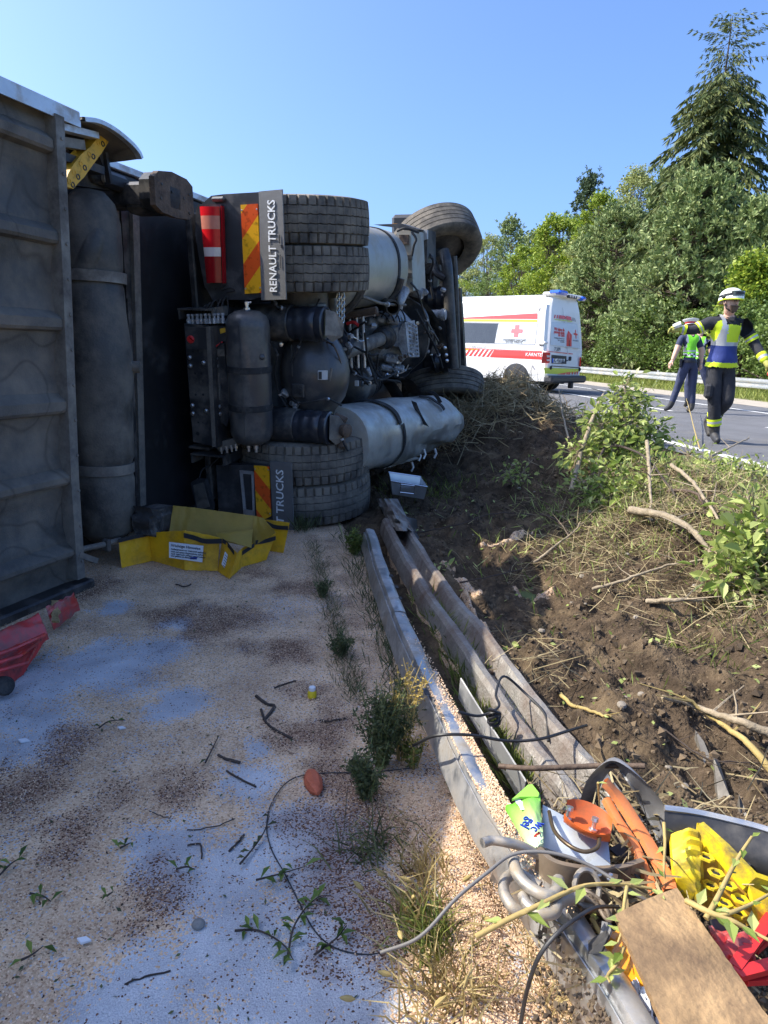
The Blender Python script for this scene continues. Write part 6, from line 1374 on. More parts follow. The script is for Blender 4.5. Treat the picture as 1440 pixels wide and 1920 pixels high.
w2_ = wall('side_wall', ((312, 500), (560, 572)), ((290, 285), (560, 265)), 'tarp', nu=11)
w3_ = wall('side_wall', ((560, 572), (815, 580)), ((560, 265), (830, 320)), 'tarp', nu=12)
w4_ = wall('fold_wall', ((815, 580), (905, 640)), ((850, 325), (965, 440)), 'tarp', nu=8)
w5_ = wall('fold_wall', ((905, 640), (1005, 548)), ((965, 440), (1010, 395)), 'tarp', nu=9)
w6_ = wall('side_wall', ((1005, 548), (1190, 495)), ((1010, 395), (1268, 285)), 'tarp', nu=13)
w7_ = wall('side_wall', ((1215, 425), (1322, 440)), ((1160, 180), (1370, 205)), 'tarp', nu=7)
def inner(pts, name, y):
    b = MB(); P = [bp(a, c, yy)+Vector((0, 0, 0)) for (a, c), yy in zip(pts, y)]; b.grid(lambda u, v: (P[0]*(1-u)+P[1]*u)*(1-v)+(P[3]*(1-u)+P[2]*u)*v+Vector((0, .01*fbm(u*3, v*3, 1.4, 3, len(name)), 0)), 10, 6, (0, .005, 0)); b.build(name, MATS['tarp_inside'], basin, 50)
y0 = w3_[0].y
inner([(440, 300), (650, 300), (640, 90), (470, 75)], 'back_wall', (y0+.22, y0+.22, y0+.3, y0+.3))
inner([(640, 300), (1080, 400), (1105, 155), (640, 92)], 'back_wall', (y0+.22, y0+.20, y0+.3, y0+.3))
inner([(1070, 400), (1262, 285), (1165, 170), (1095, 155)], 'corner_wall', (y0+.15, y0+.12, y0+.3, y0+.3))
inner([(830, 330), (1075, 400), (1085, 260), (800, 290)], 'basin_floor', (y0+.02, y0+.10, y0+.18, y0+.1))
def rim(pts, ys, name='rim_strap', w=.02):
    P = polyline([bp(a, c, y) for (a, c), y in zip(pts, ys)], 5); b = MB(); b.grid(lambda u, v: P[int(round(u*(len(P)-1)))]+Vector((0, -.012, (v-.5)*w*2)), len(P)-1, 1, (0, .004, 0)); b.build(name, MATS['strap_black'], basin, 40)
rim([(55, 342), (180, 312), (288, 290)], (w1_[0].y, (w1_[0].y+w1_[1].y)/2, w1_[1].y), w=.012)
rim([(558, 300), (640, 320), (720, 345), (850, 345)], (w3_[0].y+.01, w3_[0].y+.01, w3_[0].y, w3_[1].y), w=.014)
rim([(855, 340), (890, 365), (945, 435)], (w4_[0].y, w4_[0].y-.02, w4_[1].y), w=.013); rim([(1005, 440), (1055, 405), (1100, 375)], (w6_[0].y, w6_[0].y+.02, w6_[0].y+.04), w=.013); rim([(1110, 355), (1180, 345), (1265, 322)], (w6_[0].y+.04, w6_[1].y-.03, w6_[1].y), w=.013); rim([(1195, 205), (1260, 235), (1360, 245)], (w7_[0].y, w7_[0].y, w7_[1].y), w=.013)
yl = w3_[0].y-.014
b = MB(); b.prism([bp(a, c, yl) for a, c in ((440, 355), (705, 385), (697, 512), (440, 475))], (0, .003, 0)); lab = b.build('instruction_label', MATS['label_white'], basin)
ux = bp(700, 400, yl)-bp(450, 370, yl); uy = Vector((0, 0, 1))
for s_, x, y, sz, m in (('Wichtige Hinweise:', 455, 380, .022, 'print_dark'), ('Auffangwanne vor Gebrauch aufstellen', 455, 408, .013, 'print_dark'), ('nicht auf spitze Gegenstände stellen', 455, 427, .013, 'print_dark'), ('nach Gebrauch reinigen und trocknen', 455, 444, .013, 'print_dark'), ('und gefaltet im Beutel lagern', 455, 460, .013, 'print_dark')):
    text('label_print', s_, sz, MATS[m], lab, bp(x, y, yl-.002), ux, uy, 'LEFT')
b = MB(); P = [bp(a, c, yl-.002) for a, c in ((605, 472), (660, 470), (652, 490), (603, 488))]; b.prism(P, (0, .001, 0)); b.build('label_mark', MATS['print_blue'], lab)
yl2 = w4_[0].y-.05
b = MB(); b.prism([bp(a, c, yl2) for a, c in ((872, 428), (908, 475), (882, 580), (845, 525))], (0, .003, 0)); lab2 = b.build('small_label', MATS['label_white'], basin)
for k in range(5):
    b = MB(); b.prism([bp(a, c, yl2-.002) for a, c in ((872-k*4, 450+k*20), (898-k*4, 482+k*20), (897-k*4, 486+k*20), (871-k*4, 454+k*20))], (0, .001, 0)); b.build('label_print', MATS['print_dark'], lab2)

# ================================================================ METAL TRAY UNDER THE TANK
M('tray_steel', (.55, .58, .60), .28, .85, var=.1, scale=8)
tray = thing('metal_tray', 'open shiny metal drawer with a wire handle lying under the crushed fuel tank', 'tray', G(765, 905, .1))
P = [Yp(px, py, y)-tray.location for px, py, y in ((728, 885, 5.9), (789, 894, 5.9), (801, 913, 5.65), (733, 902, 5.6))]
b = MB(); c = sum(P, Vector())/4; Q = [p+(c-p)*.12+Vector((0, 0, -.11)) for p in P]
for i in range(4): j = (i+1) % 4; b.prism([P[i], P[j], Q[j], Q[i]], (0, 0, .0)) if False else b.add([P[i], P[j], Q[j], Q[i]], [(0, 1, 2, 3)])
b.add(Q, [(0, 1, 2, 3)]); b.build('tray_body', MATS['tray_steel'], tray, 0)
b = MB(); b.tube(P+[P[0]], .006, 6); b.build('tray_rim', MATS['chrome'], tray)
hq = [Yp(px, py, 5.55)-tray.location for px, py in ((751, 912), (752, 908), (777, 911), (776, 926), (750, 923), (751, 912))]; b = MB(); b.tube(hq, .006, 6); b.build('handle', MATS['chrome'], tray)

# ================================================================ WRECKAGE HEAP AT THE NEAR RIGHT
def W6(zx, zy): return zx/2.667+900, zy/2.667+1400
def wp(zx, zy, z): px, py = W6(zx, zy); return G(px, py, z)
M('pouch_green', (.30, .62, .07), .35, var=.0, coat=.3)
def pouch():
    m = bpy.data.materials.new('pouch_print'); m.use_nodes = True; nt = m.node_tree; L = nt.links.new; bs = nt.nodes['Principled BSDF']; bs.inputs['Roughness'].default_value = .3
    at = _node(nt, 'ShaderNodeAttribute'); at.attribute_name = 'rnd'; r = _node(nt, 'ShaderNodeValToRGB'); e = r.color_ramp.elements; e[0].color = rgb((.13, .46, .03)); e[1].color = rgb((.66, .80, .50)); e.new(.45).color = rgb((.40, .72, .16)); L(at.outputs['Fac'], r.inputs[0])
    n = _node(nt, 'ShaderNodeTexNoise'); n.inputs['Scale'].default_value = 40; mx = _node(nt, 'ShaderNodeMix', data_type='RGBA', blend_type='MULTIPLY'); mx.inputs[0].default_value = .25; L(r.outputs[0], mx.inputs[6]); L(n.outputs['Color'], mx.inputs[7]); L(mx.outputs[2], bs.inputs['Base Color'])
    o_ = thing('gel_pouch', 'crumpled green refill pouch with blue lettering lying on the silver rail beside the wreckage', 'pouch', wp(220, 400, .22))
    A, B_, C_, D_ = wp(128, 295, .24), wp(300, 235, .27), wp(318, 480, .25), wp(262, 515, .23); b = MB()
    f = lambda u, v: (A*(1-u)+B_*u)*(1-v)+(D_*(1-u)+C_*u)*v+Vector((0, 0, .022*sin(u*pi)*sin(min(1, v*1.2)*pi)**.5+.003*fbm(u*5, v*5, 1.6)))-o_.location if 0 < v < 1 or True else None
    b.grid(f, 16, 20, (0, 0, -.012)); ob = b.build('pouch_body', m, o_, 60)
    a = ob.data.attributes.new('rnd', 'FLOAT', 'POINT'); n0 = 17*21; vals = [(j/20)**.9 for i in range(17) for j in range(21)]*2; a.data.foreach_set('value', vals)
    b = MB(); b.prism([wp(x, y, .272)-o_.location for x, y in ((240, 190), (262, 188), (296, 232), (292, 250), (200, 250), (160, 262))], (0, 0, -.006)); b.build('pouch_spout', MATS['pouch_green'], o_)
    ux = wp(222, 410, .28)-wp(265, 382, .28); uy = wp(293, 417, .28)-wp(265, 382, .28)
    c0_ = wp(237, 385, .272); ux = wp(237-7.6, 385+6.4, .272)-c0_; uy = wp(237+6.4, 385+7.6, .272)-c0_
    text('lettering', 'wc', .032, MATS['print_blue'], o_, wp(291, 402, .290)-o_.location, ux, uy, bold=.0002)
    text('lettering', 'gel', .033, MATS['print_blue'], o_, wp(240, 384, .290)-o_.location, ux, uy, bold=.0002)
    text('lettering', 'frisch', .009, MATS['red_knob'], o_, wp(285, 440, .284)-o_.location, ux, uy)
    b = MB(); q = f(.30, .22)+Vector((0, 0, .005)); 
    b.grid(lambda u, v: q+Vector((.010*(u-.5)*2*(1-.6*(2*v-1)**2)+.004*sin(v*5), .020*(v-.5)*2, 0)), 6, 8)
    b.build('white_cloud_print', MATS['label_white'], o_)
pouch()
def sheet(name, pts, zs, mat, label, cat, th=.006, bulge=.0, jit=.0, nu=10, nv=10, smooth=40, group=None):
    A, B_, C_, D_ = [wp(x, y, z) for (x, y), z in zip(pts, zs)]
    b = MB(); b.grid(lambda u, v: (A*(1-u)+B_*u)*(1-v)+(D_*(1-u)+C_*u)*v+Vector((0, 0, bulge*sin(u*pi)*sin(v*pi)+jit*fbm(u*4, v*4, 1.4, 3, len(name)))), nu, nv, (0, 0, -th)); return one(b, name, MATS[mat], label, cat, group, smooth)
M('plate_grey', (.46, .50, .53), .4, .5, var=.1, scale=8, dirt=(.20, .19, .17), dirt_amt=.22, dirt_scale=30)
sheet('grey_plate', [(318, 288), (430, 300), (658, 520), (655, 632)][:0] or [(314, 290), (640, 460), (656, 630), (308, 498)], [.25, .24, .20, .21], 'plate_grey', 'pale grey metal plate speckled with dirt under the orange plastic piece', 'metal plate', .005, .01)
M('orange_plastic', (.62, .115, .02), .55, var=.15, scale=10, dirt=(.30, .10, .04), dirt_amt=.30, dirt_scale=12)
def dish():
    o_ = thing('orange_cover', 'orange-red plastic dish-shaped cover lying on the grey metal plate', 'plastic part', wp(540, 380, .26))
    A, B_ = wp(425, 330, .29), wp(655, 430, .27); d = (B_-A).normalized(); s_ = Vector((0, 0, 1)).cross(d); L_ = (B_-A).length; b = MB()
    def f(u, v):
        w = .055*(sin(pi*min(1, max(0, .06+.88*u)))**.45); q = (v-.5)*2; return A+d*(L_*(u-.0))+s_*w*q+Vector((0, 0, .030*abs(q)**3-.014))-o_.location
    b.grid(f, 18, 12, (0, 0, -.005)); b.build('dish', MATS['orange_plastic'], o_, 50)
    for u in (.06, .62): b = MB(); b.lathe([(.010, 0), (.010, .004), (.005, .006), (.005, .02), (.009, .022), (.008, .03)], f(u, .5)+Vector((0, 0, .0)), (.2, .2, 1), 10); b.build('screw', MATS['bolt_steel'], o_)
dish()
def wtube(name, pts, zs, r_, mat, label, cat, n=8, sub=7, group=None, parent=None, taper=None):
    P = polyline([wp(x, y, z) for (x, y), z in zip(pts, zs)], sub); b = MB(); b.tube(P, r_ if taper is None else [r_*(1-(1-taper)*i/(len(P)-1)) for i in range(len(P))], n); return one(b, name, MATS[mat], label, cat, group, 60)
M('hook_alu', (.42, .40, .37), .35, .85, var=.15, scale=14, dirt=(.33, .26, .17), dirt_amt=.48, dirt_scale=14)
M('bronze', (.12, .085, .05), .4, .6, var=.3, scale=20)
M('cable_grey', (.16, .15, .14), .6, var=.1)
M('cable_black', (.02, .02, .022), .5, var=.15)
wtube('wire_hoop', [(346, 325), (372, 420), (440, 490), (520, 525), (585, 505), (598, 455)], [.255, .265, .27, .27, .275, .28], .0045, 'bronze', 'bronze coloured wire hoop resting on the grey metal plate', 'wire')
wtube('bent_tube', [(12, 482), (60, 468), (130, 478), (210, 500), (290, 540)], [.25, .25, .25, .24, .22], .011, 'hook_alu', 'straight silver tube end sticking out left above the rail', 'metal tube', 12, group='bent silver tubes in the wreckage')
wtube('bent_tube', [(165, 560), (180, 620), (220, 680), (290, 730), (345, 745), (385, 720), (392, 668)], [.25, .25, .25, .25, .25, .25, .24], .013, 'hook_alu', 'hook-shaped silver tube curving over the end of the rail', 'metal tube', 12, group='bent silver tubes in the wreckage')
wtube('bent_tube', [(300, 700), (200, 640), (135, 655), (118, 720), (160, 800), (215, 835)], [.21, .215, .22, .22, .22, .21], .012, 'hook_alu', 'rounded loop of silver tube lowest on the rail', 'metal tube', 12, group='bent silver tubes in the wreckage')
wtube('bent_tube', [(215, 745), (235, 790), (300, 835), (370, 830), (400, 780), (500, 745)], [.23, .23, .23, .23, .23, .21], .012, 'hook_alu', 'silver tube loop running into the steel bracket', 'metal tube', 12, group='bent silver tubes in the wreckage')
M('brown_steel', (.27, .21, .15), .55, .4, var=.25, scale=10, dirt=(.13, .10, .07), dirt_amt=.4, dirt_scale=10)
def strap_piece(name, pts, zs, h, label, mat='brown_steel'):
    P = polyline([wp(x, y, z) for (x, y), z in zip(pts, zs)], 7); b = MB(); b.sweep(P, [(-.006, -h), (-.006, h), (.006, h), (.006, -h), (-.006, -h)]); return one(b, name, MATS[mat], label, 'metal strap', None, 40)
strap_piece('steel_strap', [(290, 560), (350, 620), (440, 650), (560, 665), (700, 655), (800, 625)], [.21, .21, .21, .2, .2, .19], .03, 'broad curved brown steel strap below the grey plate')
strap_piece('steel_strap', [(410, 700), (520, 760), (640, 770), (760, 730)], [.17, .17, .17, .16], .022, 'short brown steel strap lying under the broad curved one')
wtube('steel_bar', [(480, 740), (560, 700), (700, 690), (790, 700)], [.16, .16, .16, .15], .014, 'brown_steel', 'round brown steel bar between the steel straps', 'metal bar', 8)
wtube('steel_bar', [(500, 790), (600, 800), (700, 830)], [.15, .15, .15], .017, 'brown_steel', 'thick dark steel bar under the brown board corner', 'metal bar', 8)
M('fender_metal', (.30, .30, .31), .4, .5, var=.2, scale=8, dirt=(.06, .055, .05), dirt_amt=.45, dirt_scale=5)
def arch():
    o_ = thing('torn_fender', 'twisted grey metal arch with a bright torn edge standing behind the orange strips', 'metal scrap', wp(700, 250, .1))
    out = polyline([wp(x, y, z) for (x, y), z in zip([(492, 300), (530, 180), (590, 105), (665, 70), (760, 120), (880, 235), (930, 330), (915, 510)], [.14, .22, .28, .31, .31, .27, .22, .14])], 5)
    inn = polyline([wp(x, y, z) for (x, y), z in zip([(600, 330), (590, 240), (625, 150), (680, 110), (740, 170), (800, 280), (860, 390), (905, 515)], [.08, .17, .22, .25, .26, .2, .16, .12])], 5); n = len(out)-1
    b = MB(); b.grid(lambda u, v: out[int(round(u*n))].lerp(inn[int(round(u*n))], v)+Vector((0, 0, .02*sin(v*pi)))-o_.location, n, 6, (.002, .003, -.003)); b.build('fender_sheet', MATS['fender_metal'], o_, 50)
    b = MB(); b.tube([p-o_.location for p in inn[n//2:]], .004, 6); b.build('bright_edge', MATS['alu'], o_)
arch()
def strip3(name, pts, zs, w, mat, label, cat, th=.008, group=None):
    P = polyline([wp(x, y, z) for (x, y), z in zip(pts, zs)], 6); b = MB(); n = len(P)-1
    b.sweep(P, [(-w, -th), (-w*.8, th*.6), (0, th), (w*.8, th*.6), (w, -th), (-w, -th)]); dented(b, .006, len(label)); return one(b, name, MATS[mat], label, cat, group, 40)
M('orange_strip', (.66, .20, .06), .6, var=.16, scale=12, dirt=(.34, .16, .08), dirt_amt=.35, dirt_scale=14)
strip3('orange_strip', [(622, 178), (690, 260), (770, 380), (850, 500), (925, 640), (950, 715)], [.30, .27, .24, .22, .2, .19], .016, 'orange_strip', 'longer orange plastic strip with notched edge leaning in the wreckage', 'plastic strip', group='orange plastic strips')
strip3('orange_strip', [(642, 262), (700, 370), (770, 480), (820, 600), (880, 735)], [.26, .24, .22, .20, .18], .012, 'orange_strip', 'narrower orange plastic strip on the left of the notched one', 'plastic strip', group='orange plastic strips')
def mudwing():
    o_ = thing('plastic_fender', 'black plastic fender shell with ribs and a top edge coloured pale as if sunlit, half buried in the soil', 'fender', G(1360, 1590, .1))
    top = polyline([G(px, py, .30) for px, py in ((1246, 1515), (1300, 1522), (1360, 1535), (1440, 1556), (1560, 1600))], 6); bot = polyline([G(px, py, .14) for px, py in ((1248, 1600), (1290, 1610), (1370, 1640), (1440, 1668), (1560, 1725))], 6); n = len(top)-1
    b = MB(); b.grid(lambda u, v: top[int(round(u*n))].lerp(bot[int(round(u*n))], v)+Vector((-.02, -.05, 0))*sin(v*pi)-o_.location, n, 8, (.004, .006, 0)); b.build('shell', MATS['black_plastic'], o_, 50)
    b = MB(); b.tube([p-o_.location for p in top], .007, 6); b.build('lit_top_edge', MATS['grey_panel'] if False else MATS['alu'], o_)  # pale bead paints the sunlight along the black shell's upper edge
    for k in range(7):
        i = int((.12+.13*k)*n); b = MB(); b.tube([top[i].lerp(bot[i], v)+Vector((-.02, -.05, 0))*sin(v*pi)*1.08-o_.location for v in np.linspace(.42, .86, 6)], .006, 5); b.build('rib', MATS['black_rubber'], o_)
mudwing()
M('chock_yellow', (.78, .58, .015), .5, var=.15, scale=14, dirt=(.16, .12, .05), dirt_amt=.40, dirt_scale=22)
def chock():
    o_ = thing('wheel_chock', 'bright yellow plastic wheel chock with ribbed face tipped over in the wreckage', 'wheel chock', wp(1050, 600, .1))
    def w(x, y, z): return wp(x, y, z)-o_.location
    face = [(w(955, 438, .26), w(1085, 432, .27)), (w(960, 520, .25), w(1098, 500, .26)), (w(968, 600, .23), w(1100, 590, .24)), (w(985, 660, .21), w(1100, 690, .21)), (w(1040, 730, .18), w(1102, 775, .18))]
    b = MB(); vs = []; nseg = 24
    def ev(v):
        i = v*(len(face)-1); k = min(len(face)-2, int(i)); f_ = i-k; return face[k][0].lerp(face[k+1][0], f_), face[k][1].lerp(face[k+1][1], f_)
    b.grid(lambda u, v: ev(v)[0].lerp(ev(v)[1], u)+Vector((0, 0, .010*(1 if math.sin(v*40) > 0 else 0)*ss(.35, .6, u)+.01*sin(u*pi))), 8, 40, (.004, .01, -.03)); b.build('ribbed_face', MATS['chock_yellow'], o_, 30)
    side = [w(1085, 440, .26), w(1200, 545, .25), (w(1330, 690, .22)), w(1450, 740, .20), w(1440, 860, .14), w(1300, 870, .12), w(1180, 850, .12), w(1105, 775, .15)]
    b = MB(); b.prism(side, (0, 0, -.015)); b.build('side_web', MATS['yellow_plastic'], o_)
    for k, (x, y) in enumerate(((1130, 560), (1180, 640), (1240, 700), (1300, 770), (1150, 700), (1220, 790), (1140, 640), (1290, 840))):
        b = MB(); b.lathe([(.014, 0), (.018, .001), (.018, .006), (.012, .006), (.011, .0)], w(x, y, .245-.012*k), (.1, .1, 1), 6); b.build('pocket_rim', MATS['chock_yellow'], o_)
        b = MB(); b.lathe([(.011, 0), (.011, .0015), (.001, .002)], w(x, y, .246-.012*k), (.1, .1, 1), 6); b.build('pocket', MATS['strap_black'], o_)
    for q0, q1 in ((0, 6), (1, 6), (1, 5), (2, 5), (2, 4), (0, 7)):
        b = MB(); a, c = side[q0], side[q1]; d = (c-a); s_ = d.cross(Vector((0, 0, 1))).normalized()*.004; b.prism([a-s_, c-s_, c+s_, a+s_], (0, 0, .03)); b.build('web_rib', MATS['chock_yellow'], o_)
    b = MB(); P = [side[0], side[1], side[2], side[3]]; b.sweep(P, [(-.008, -.01), (-.008, .035), (.008, .035), (.008, -.01)]); b.build('base_flange', MATS['chock_yellow'], o_)
    b = MB(); b.prism([w(1345, 690, .235), w(1440, 740, .23), w(1460, 860, .18), w(1390, 850, .18)], (0, 0, -.02)); b.build('end_plate', MATS['chock_yellow'], o_)
chock()
M('board', (.33, .21, .10), .75, var=.45, scale=9, bump=.3, bscale=70, dirt=(.13, .08, .045), dirt_amt=.45, dirt_scale=5)
def board():
    A, B_, C_, D_ = wp(676, 838, .27), wp(985, 705, .27), wp(1490, 1420, .24), wp(1010, 1600, .24)
    b = MB(); b.grid(lambda u, v: (A*(1-u)+B_*u)*(1-v)+(D_*(1-u)+C_*u)*v+Vector((.003*fbm(0, v*9, 3)*(u in (0, 1)), 0, .004*sin(u*pi))), 8, 24, (0, 0, -.012)); one(b, 'wooden_board', MATS['board'], 'worn brown board lying across the wreckage at the bottom right', 'board', None, 40)
board()
red2 = thing('red_frame', 'broken red plastic frame at the right edge beside the brown board', 'plastic part', wp(1380, 1060, .1))
for k, (p0, p1, z, w) in enumerate((((1275, 1095), (1470, 830), .20, .012), ((1285, 1125), (1480, 1075), .20, .012), ((1330, 1160), (1500, 1150), .18, .006), ((1370, 1000), (1480, 900), .17, .010))):
    a, c = wp(*p0, z)-red2.location, wp(*p1, z-.01)-red2.location; d = (c-a).normalized(); s_ = d.cross(Vector((0, 0, 1)))*w; b = MB(); b.prism([a-s_, c-s_, c+s_, a+s_], (0, 0, -.012)); b.build('frame_bar', MATS['red_knob'], red2)
sheet('maroon_sheet', [(1140, 905), (1340, 935), (1380, 1080), (1220, 1060)], [.20, .2, .18, .18], 'red_scuffed', 'dull red plastic sheet under the red frame bars', 'plastic scrap', .005, .01, .01)
M('packaging', (.72, .75, .80), .3, var=.2, scale=18, dirt=(.05, .12, .42), dirt_amt=.20, dirt_scale=16)
sheet('crumpled_packaging', [(700, 1110), (780, 1180), (920, 1420), (790, 1430)], [.14, .15, .14, .12], 'packaging', 'crumpled white and blue packaging beneath the left edge of the brown board', 'packaging', .004, .03, .03, 14, 14, 20, 'crumpled packaging under the board')
sheet('crumpled_packaging', [(850, 1200), (900, 1240), (960, 1400), (900, 1400)], [.14, .15, .14, .12], 'packaging', 'smaller scrap of white packaging touching the edge of the brown board', 'packaging', .004, .02, .02, 10, 10, 20, 'crumpled packaging under the board')
b = MB(); b.lathe([(.03, 0), (.05, .0), (.055, .01), (.04, .014), (.02, .012), (.001, .01)], wp(745, 1070, .16), (-.3, -.3, 1), 20); one(b, 'amber_reflector', MATS['amber_lens'], 'dark disc with an orange rim poking out left of the brown board', 'reflector')
sheet('black_flap', [(480, 800), (690, 840), (720, 930), (560, 900)], [.12, .13, .11, .1], 'black_rubber', 'black rubber flap under the left corner of the brown board', 'rubber scrap', .006, .01, .01)
sheet('rubber_mat', [(560, 560), (690, 600), (680, 700), (540, 680)], [.14, .14, .12, .12], 'black_rubber', 'black rubber scrap under the grey metal plate', 'rubber scrap', .006, .01, .02)
wtube('cable', [(-495, 1030), (-300, 950), (-120, 760), (30, 635), (150, 545), (280, 525), (420, 545), (560, 600), (690, 680), (790, 745), (850, 780)], [.10, .16, .22, .25, .27, .28, .28, .27, .26, .25, .24], .0038, 'cable_grey', 'long grey cable arching over the silver rail into the wreckage', 'cable', 7)
wtube('cable', [(200, 1400), (235, 1220), (290, 1060), (380, 940), (480, 860), (580, 805), (690, 800)], [.08, .15, .22, .26, .27, .26, .22], .004, 'cable_black', 'thin dark cable rising from the bottom edge over the rail end', 'cable', 6)
wtube('rusty_rod', [(95, 97), (250, 108), (450, 102), (640, 94), (825, 97)], [.20, .22, .24, .26, .28], .0075, 'rusty_plate', 'thin rusty rod lying level across the fallen rails', 'rod', 7)
b = MB(); b.tube(polyline([G(px, py, z) for px, py, z in ((775, 1398, .12), (815, 1380, .24), (880, 1378, .25), (950, 1389, .2), (1010, 1386, .2), (1060, 1372, .18), (1100, 1360, .12))], 7), .005, 6); one(b, 'cable', MATS['cable_black'], 'dark cable lying across all the fallen rails', 'cable')
b = MB(); b.tube(polyline([G(px, py, z) for px, py, z in ((860, 1335, .2), (900, 1342, .18), (935, 1325, .2), (930, 1300, .2), (945, 1268, .22), (985, 1300, .16), (1022, 1340, .14), (1028, 1390, .1))], 7), .0045, 6); one(b, 'cable', MATS['cable_black'], 'dark looped cable with a coil on the muddy rail', 'cable')
b = MB()
for k in range(5): c = G(926, 1352, .17); b.tube([c+Vector((.018*cos(a), .018*sin(a)*.6, .008*k+.012*sin(a+k))) for a in np.linspace(0, 6.3, 12)], .005, 5)
one(b, 'cable_coil', MATS['cable_black'], 'small black coil of wire sitting on the muddy rail', 'wire')
b = MB(); q = [G(px, py, .006) for px, py in ((775, 1440), (690, 1448), (600, 1450), (545, 1462), (512, 1500), (500, 1545), (508, 1590), (535, 1640), (560, 1690), (590, 1745), (630, 1778), (690, 1790), (735, 1780))]; b.tube(polyline(q, 6), .0018, 6); one(b, 'cable', MATS['cable_black'], 'thin black cable looping over the strewn binder on the lane', 'cable')
# more of the tangle: shards, chain links, brackets, clamps and soil lying on it
rw = random.Random(21)
for k, (x, y, lab) in enumerate(((420, 640, 'dark plastic shard under the curved steel strap'), (640, 930, 'dark plastic shard left of the corner of the brown board'), (760, 640, 'dark plastic shard between the orange strips and the board'), (880, 420, 'dark plastic shard right of the notched orange strip'), (1180, 900, 'dark plastic shard on the soil below the yellow chock'), (700, 520, 'dark plastic shard left of the narrower orange strip'), (600, 1000, 'dark plastic shard beside the small leafy twig'), (560, 570, 'dark plastic shard at the lower corner of the grey plate'))):
    p = wp(x, y, .19); r_ = rw.uniform(.018, .034); n = rw.choice((4, 5, 6)); nn = Euler((rw.uniform(-.8, .8), rw.uniform(-.8, .8), rw.uniform(0, 6))).to_matrix()
    P = [p+nn@Vector((r_*rw.uniform(.5, 1.2)*cos(2*pi*i/n), r_*rw.uniform(.4, 1)*sin(2*pi*i/n), .006*rw.random())) for i in range(n)]; b = MB(); b.prism(P, tuple(nn@Vector((0, 0, .004)))); one(b, 'plastic_shard', MATS[rw.choice(('black_plastic', 'black_plastic', 'fender_metal'))], lab, 'plastic scrap', 'plastic shards in the wreckage', 20)
ch = thing('chain', 'short length of dirty steel chain lying beside the silver tube loops', 'chain', wp(430, 760, .2))
P = polyline([wp(x, y, z)-ch.location for (x, y), z in zip([(395, 690), (440, 735), (500, 720), (550, 750), (600, 790), (640, 850)], [.22, .215, .205, .20, .19, .18])], 4)
for i in range(0, len(P)-1):
    d = (P[i+1]-P[i]).normalized(); s_ = d.cross(Vector((0, 0, 1))).normalized(); u_ = s_.cross(d); s_ = s_ if i % 2 else u_; b = MB()
    b.tube([P[i]+d*(.016*cos(a))+s_*(.009*sin(a)) for a in np.linspace(0, 2*pi, 11)], .0038, 6); b.build('link', MATS['brown_steel'], ch)
br_ = thing('steel_bracket', 'rusty angled steel bracket with bolt holes between the steel strap and the orange strips', 'bracket', wp(640, 600, .2))
for q, off in (([(560, 600), (690, 640), (680, 700), (550, 660)], .006), ([(690, 640), (760, 600), (752, 650), (682, 698)], .006)):
    b = MB(); b.prism([wp(x, y, .225-.02*(y > 645))-br_.location for x, y in q], (0, 0, -off)); b.build('flange', MATS['rusty_plate'], br_)
for x, y in ((590, 640), (650, 662)): b = MB(); b.lathe([(.008, 0), (.008, .003), (.005, .004), (.005, .012), (.001, .013)], wp(x, y, .224)-br_.location, (0, 0, 1), 6); b.build('bolt', MATS['bolt_steel'], br_)
cl_ = MB()
for a in (0,): cl_.tube([wp(530, 745, .19)+Vector((.026*cos(t_), .018*sin(t_), .03*sin(t_)+.02)) for t_ in np.linspace(0, 6.28, 18)], .006, 6)
one(cl_, 'pipe_clamp', MATS['hook_alu'], 'round pipe clamp on the tube beneath the brown strap', 'clamp')
wtube('hose_piece', [(640, 930), (580, 1010), (600, 1100), (660, 1150)], [.13, .15, .15, .12], .012, 'black_rubber', 'short piece of black hose left of the board', 'hose', 8)
wtube('hose_piece', [(1180, 1010), (1240, 980), (1330, 1000), (1400, 960)], [.15, .17, .17, .16], .008, 'black_rubber', 'thin black hose under the red frame', 'hose', 8)
cr = np.array([tuple(wp(RNG.uniform(200, 1400), RNG.uniform(120, 1350), .20+.08*RNG.random())) for _ in range(10)])
soilp = np.array([tuple(wp(RNG.uniform(280, 1440), RNG.uniform(250, 1400), .145)) for _ in range(1500)]); grains('soil_crumbs', soilp, .006, MATS['clods'])
# metal blades sticking out of the soil
for pts, lab in ((((1300, 1395), (1318, 1402), (1352, 1470), (1330, 1462)), 'upper pale metal blade sticking out of the soil near the right edge'), (((1335, 1440), (1345, 1438), (1372, 1505), (1350, 1500)), 'middle pale metal blade sticking out of the soil'), (((1382, 1510), (1390, 1512), (1410, 1548), (1392, 1535)), 'lowest small metal blade sticking out of the soil above the black fender')):
    b = MB(); P = [G_soil(px, py)+Vector((0, 0, .035-.02*k)) for k, (px, py) in enumerate(pts)]; b.prism(P, (.003, .004, -.05)); one(b, 'steel_sheet', MATS['frame_steel'], lab, 'metal scrap', 'metal blades in the soil')

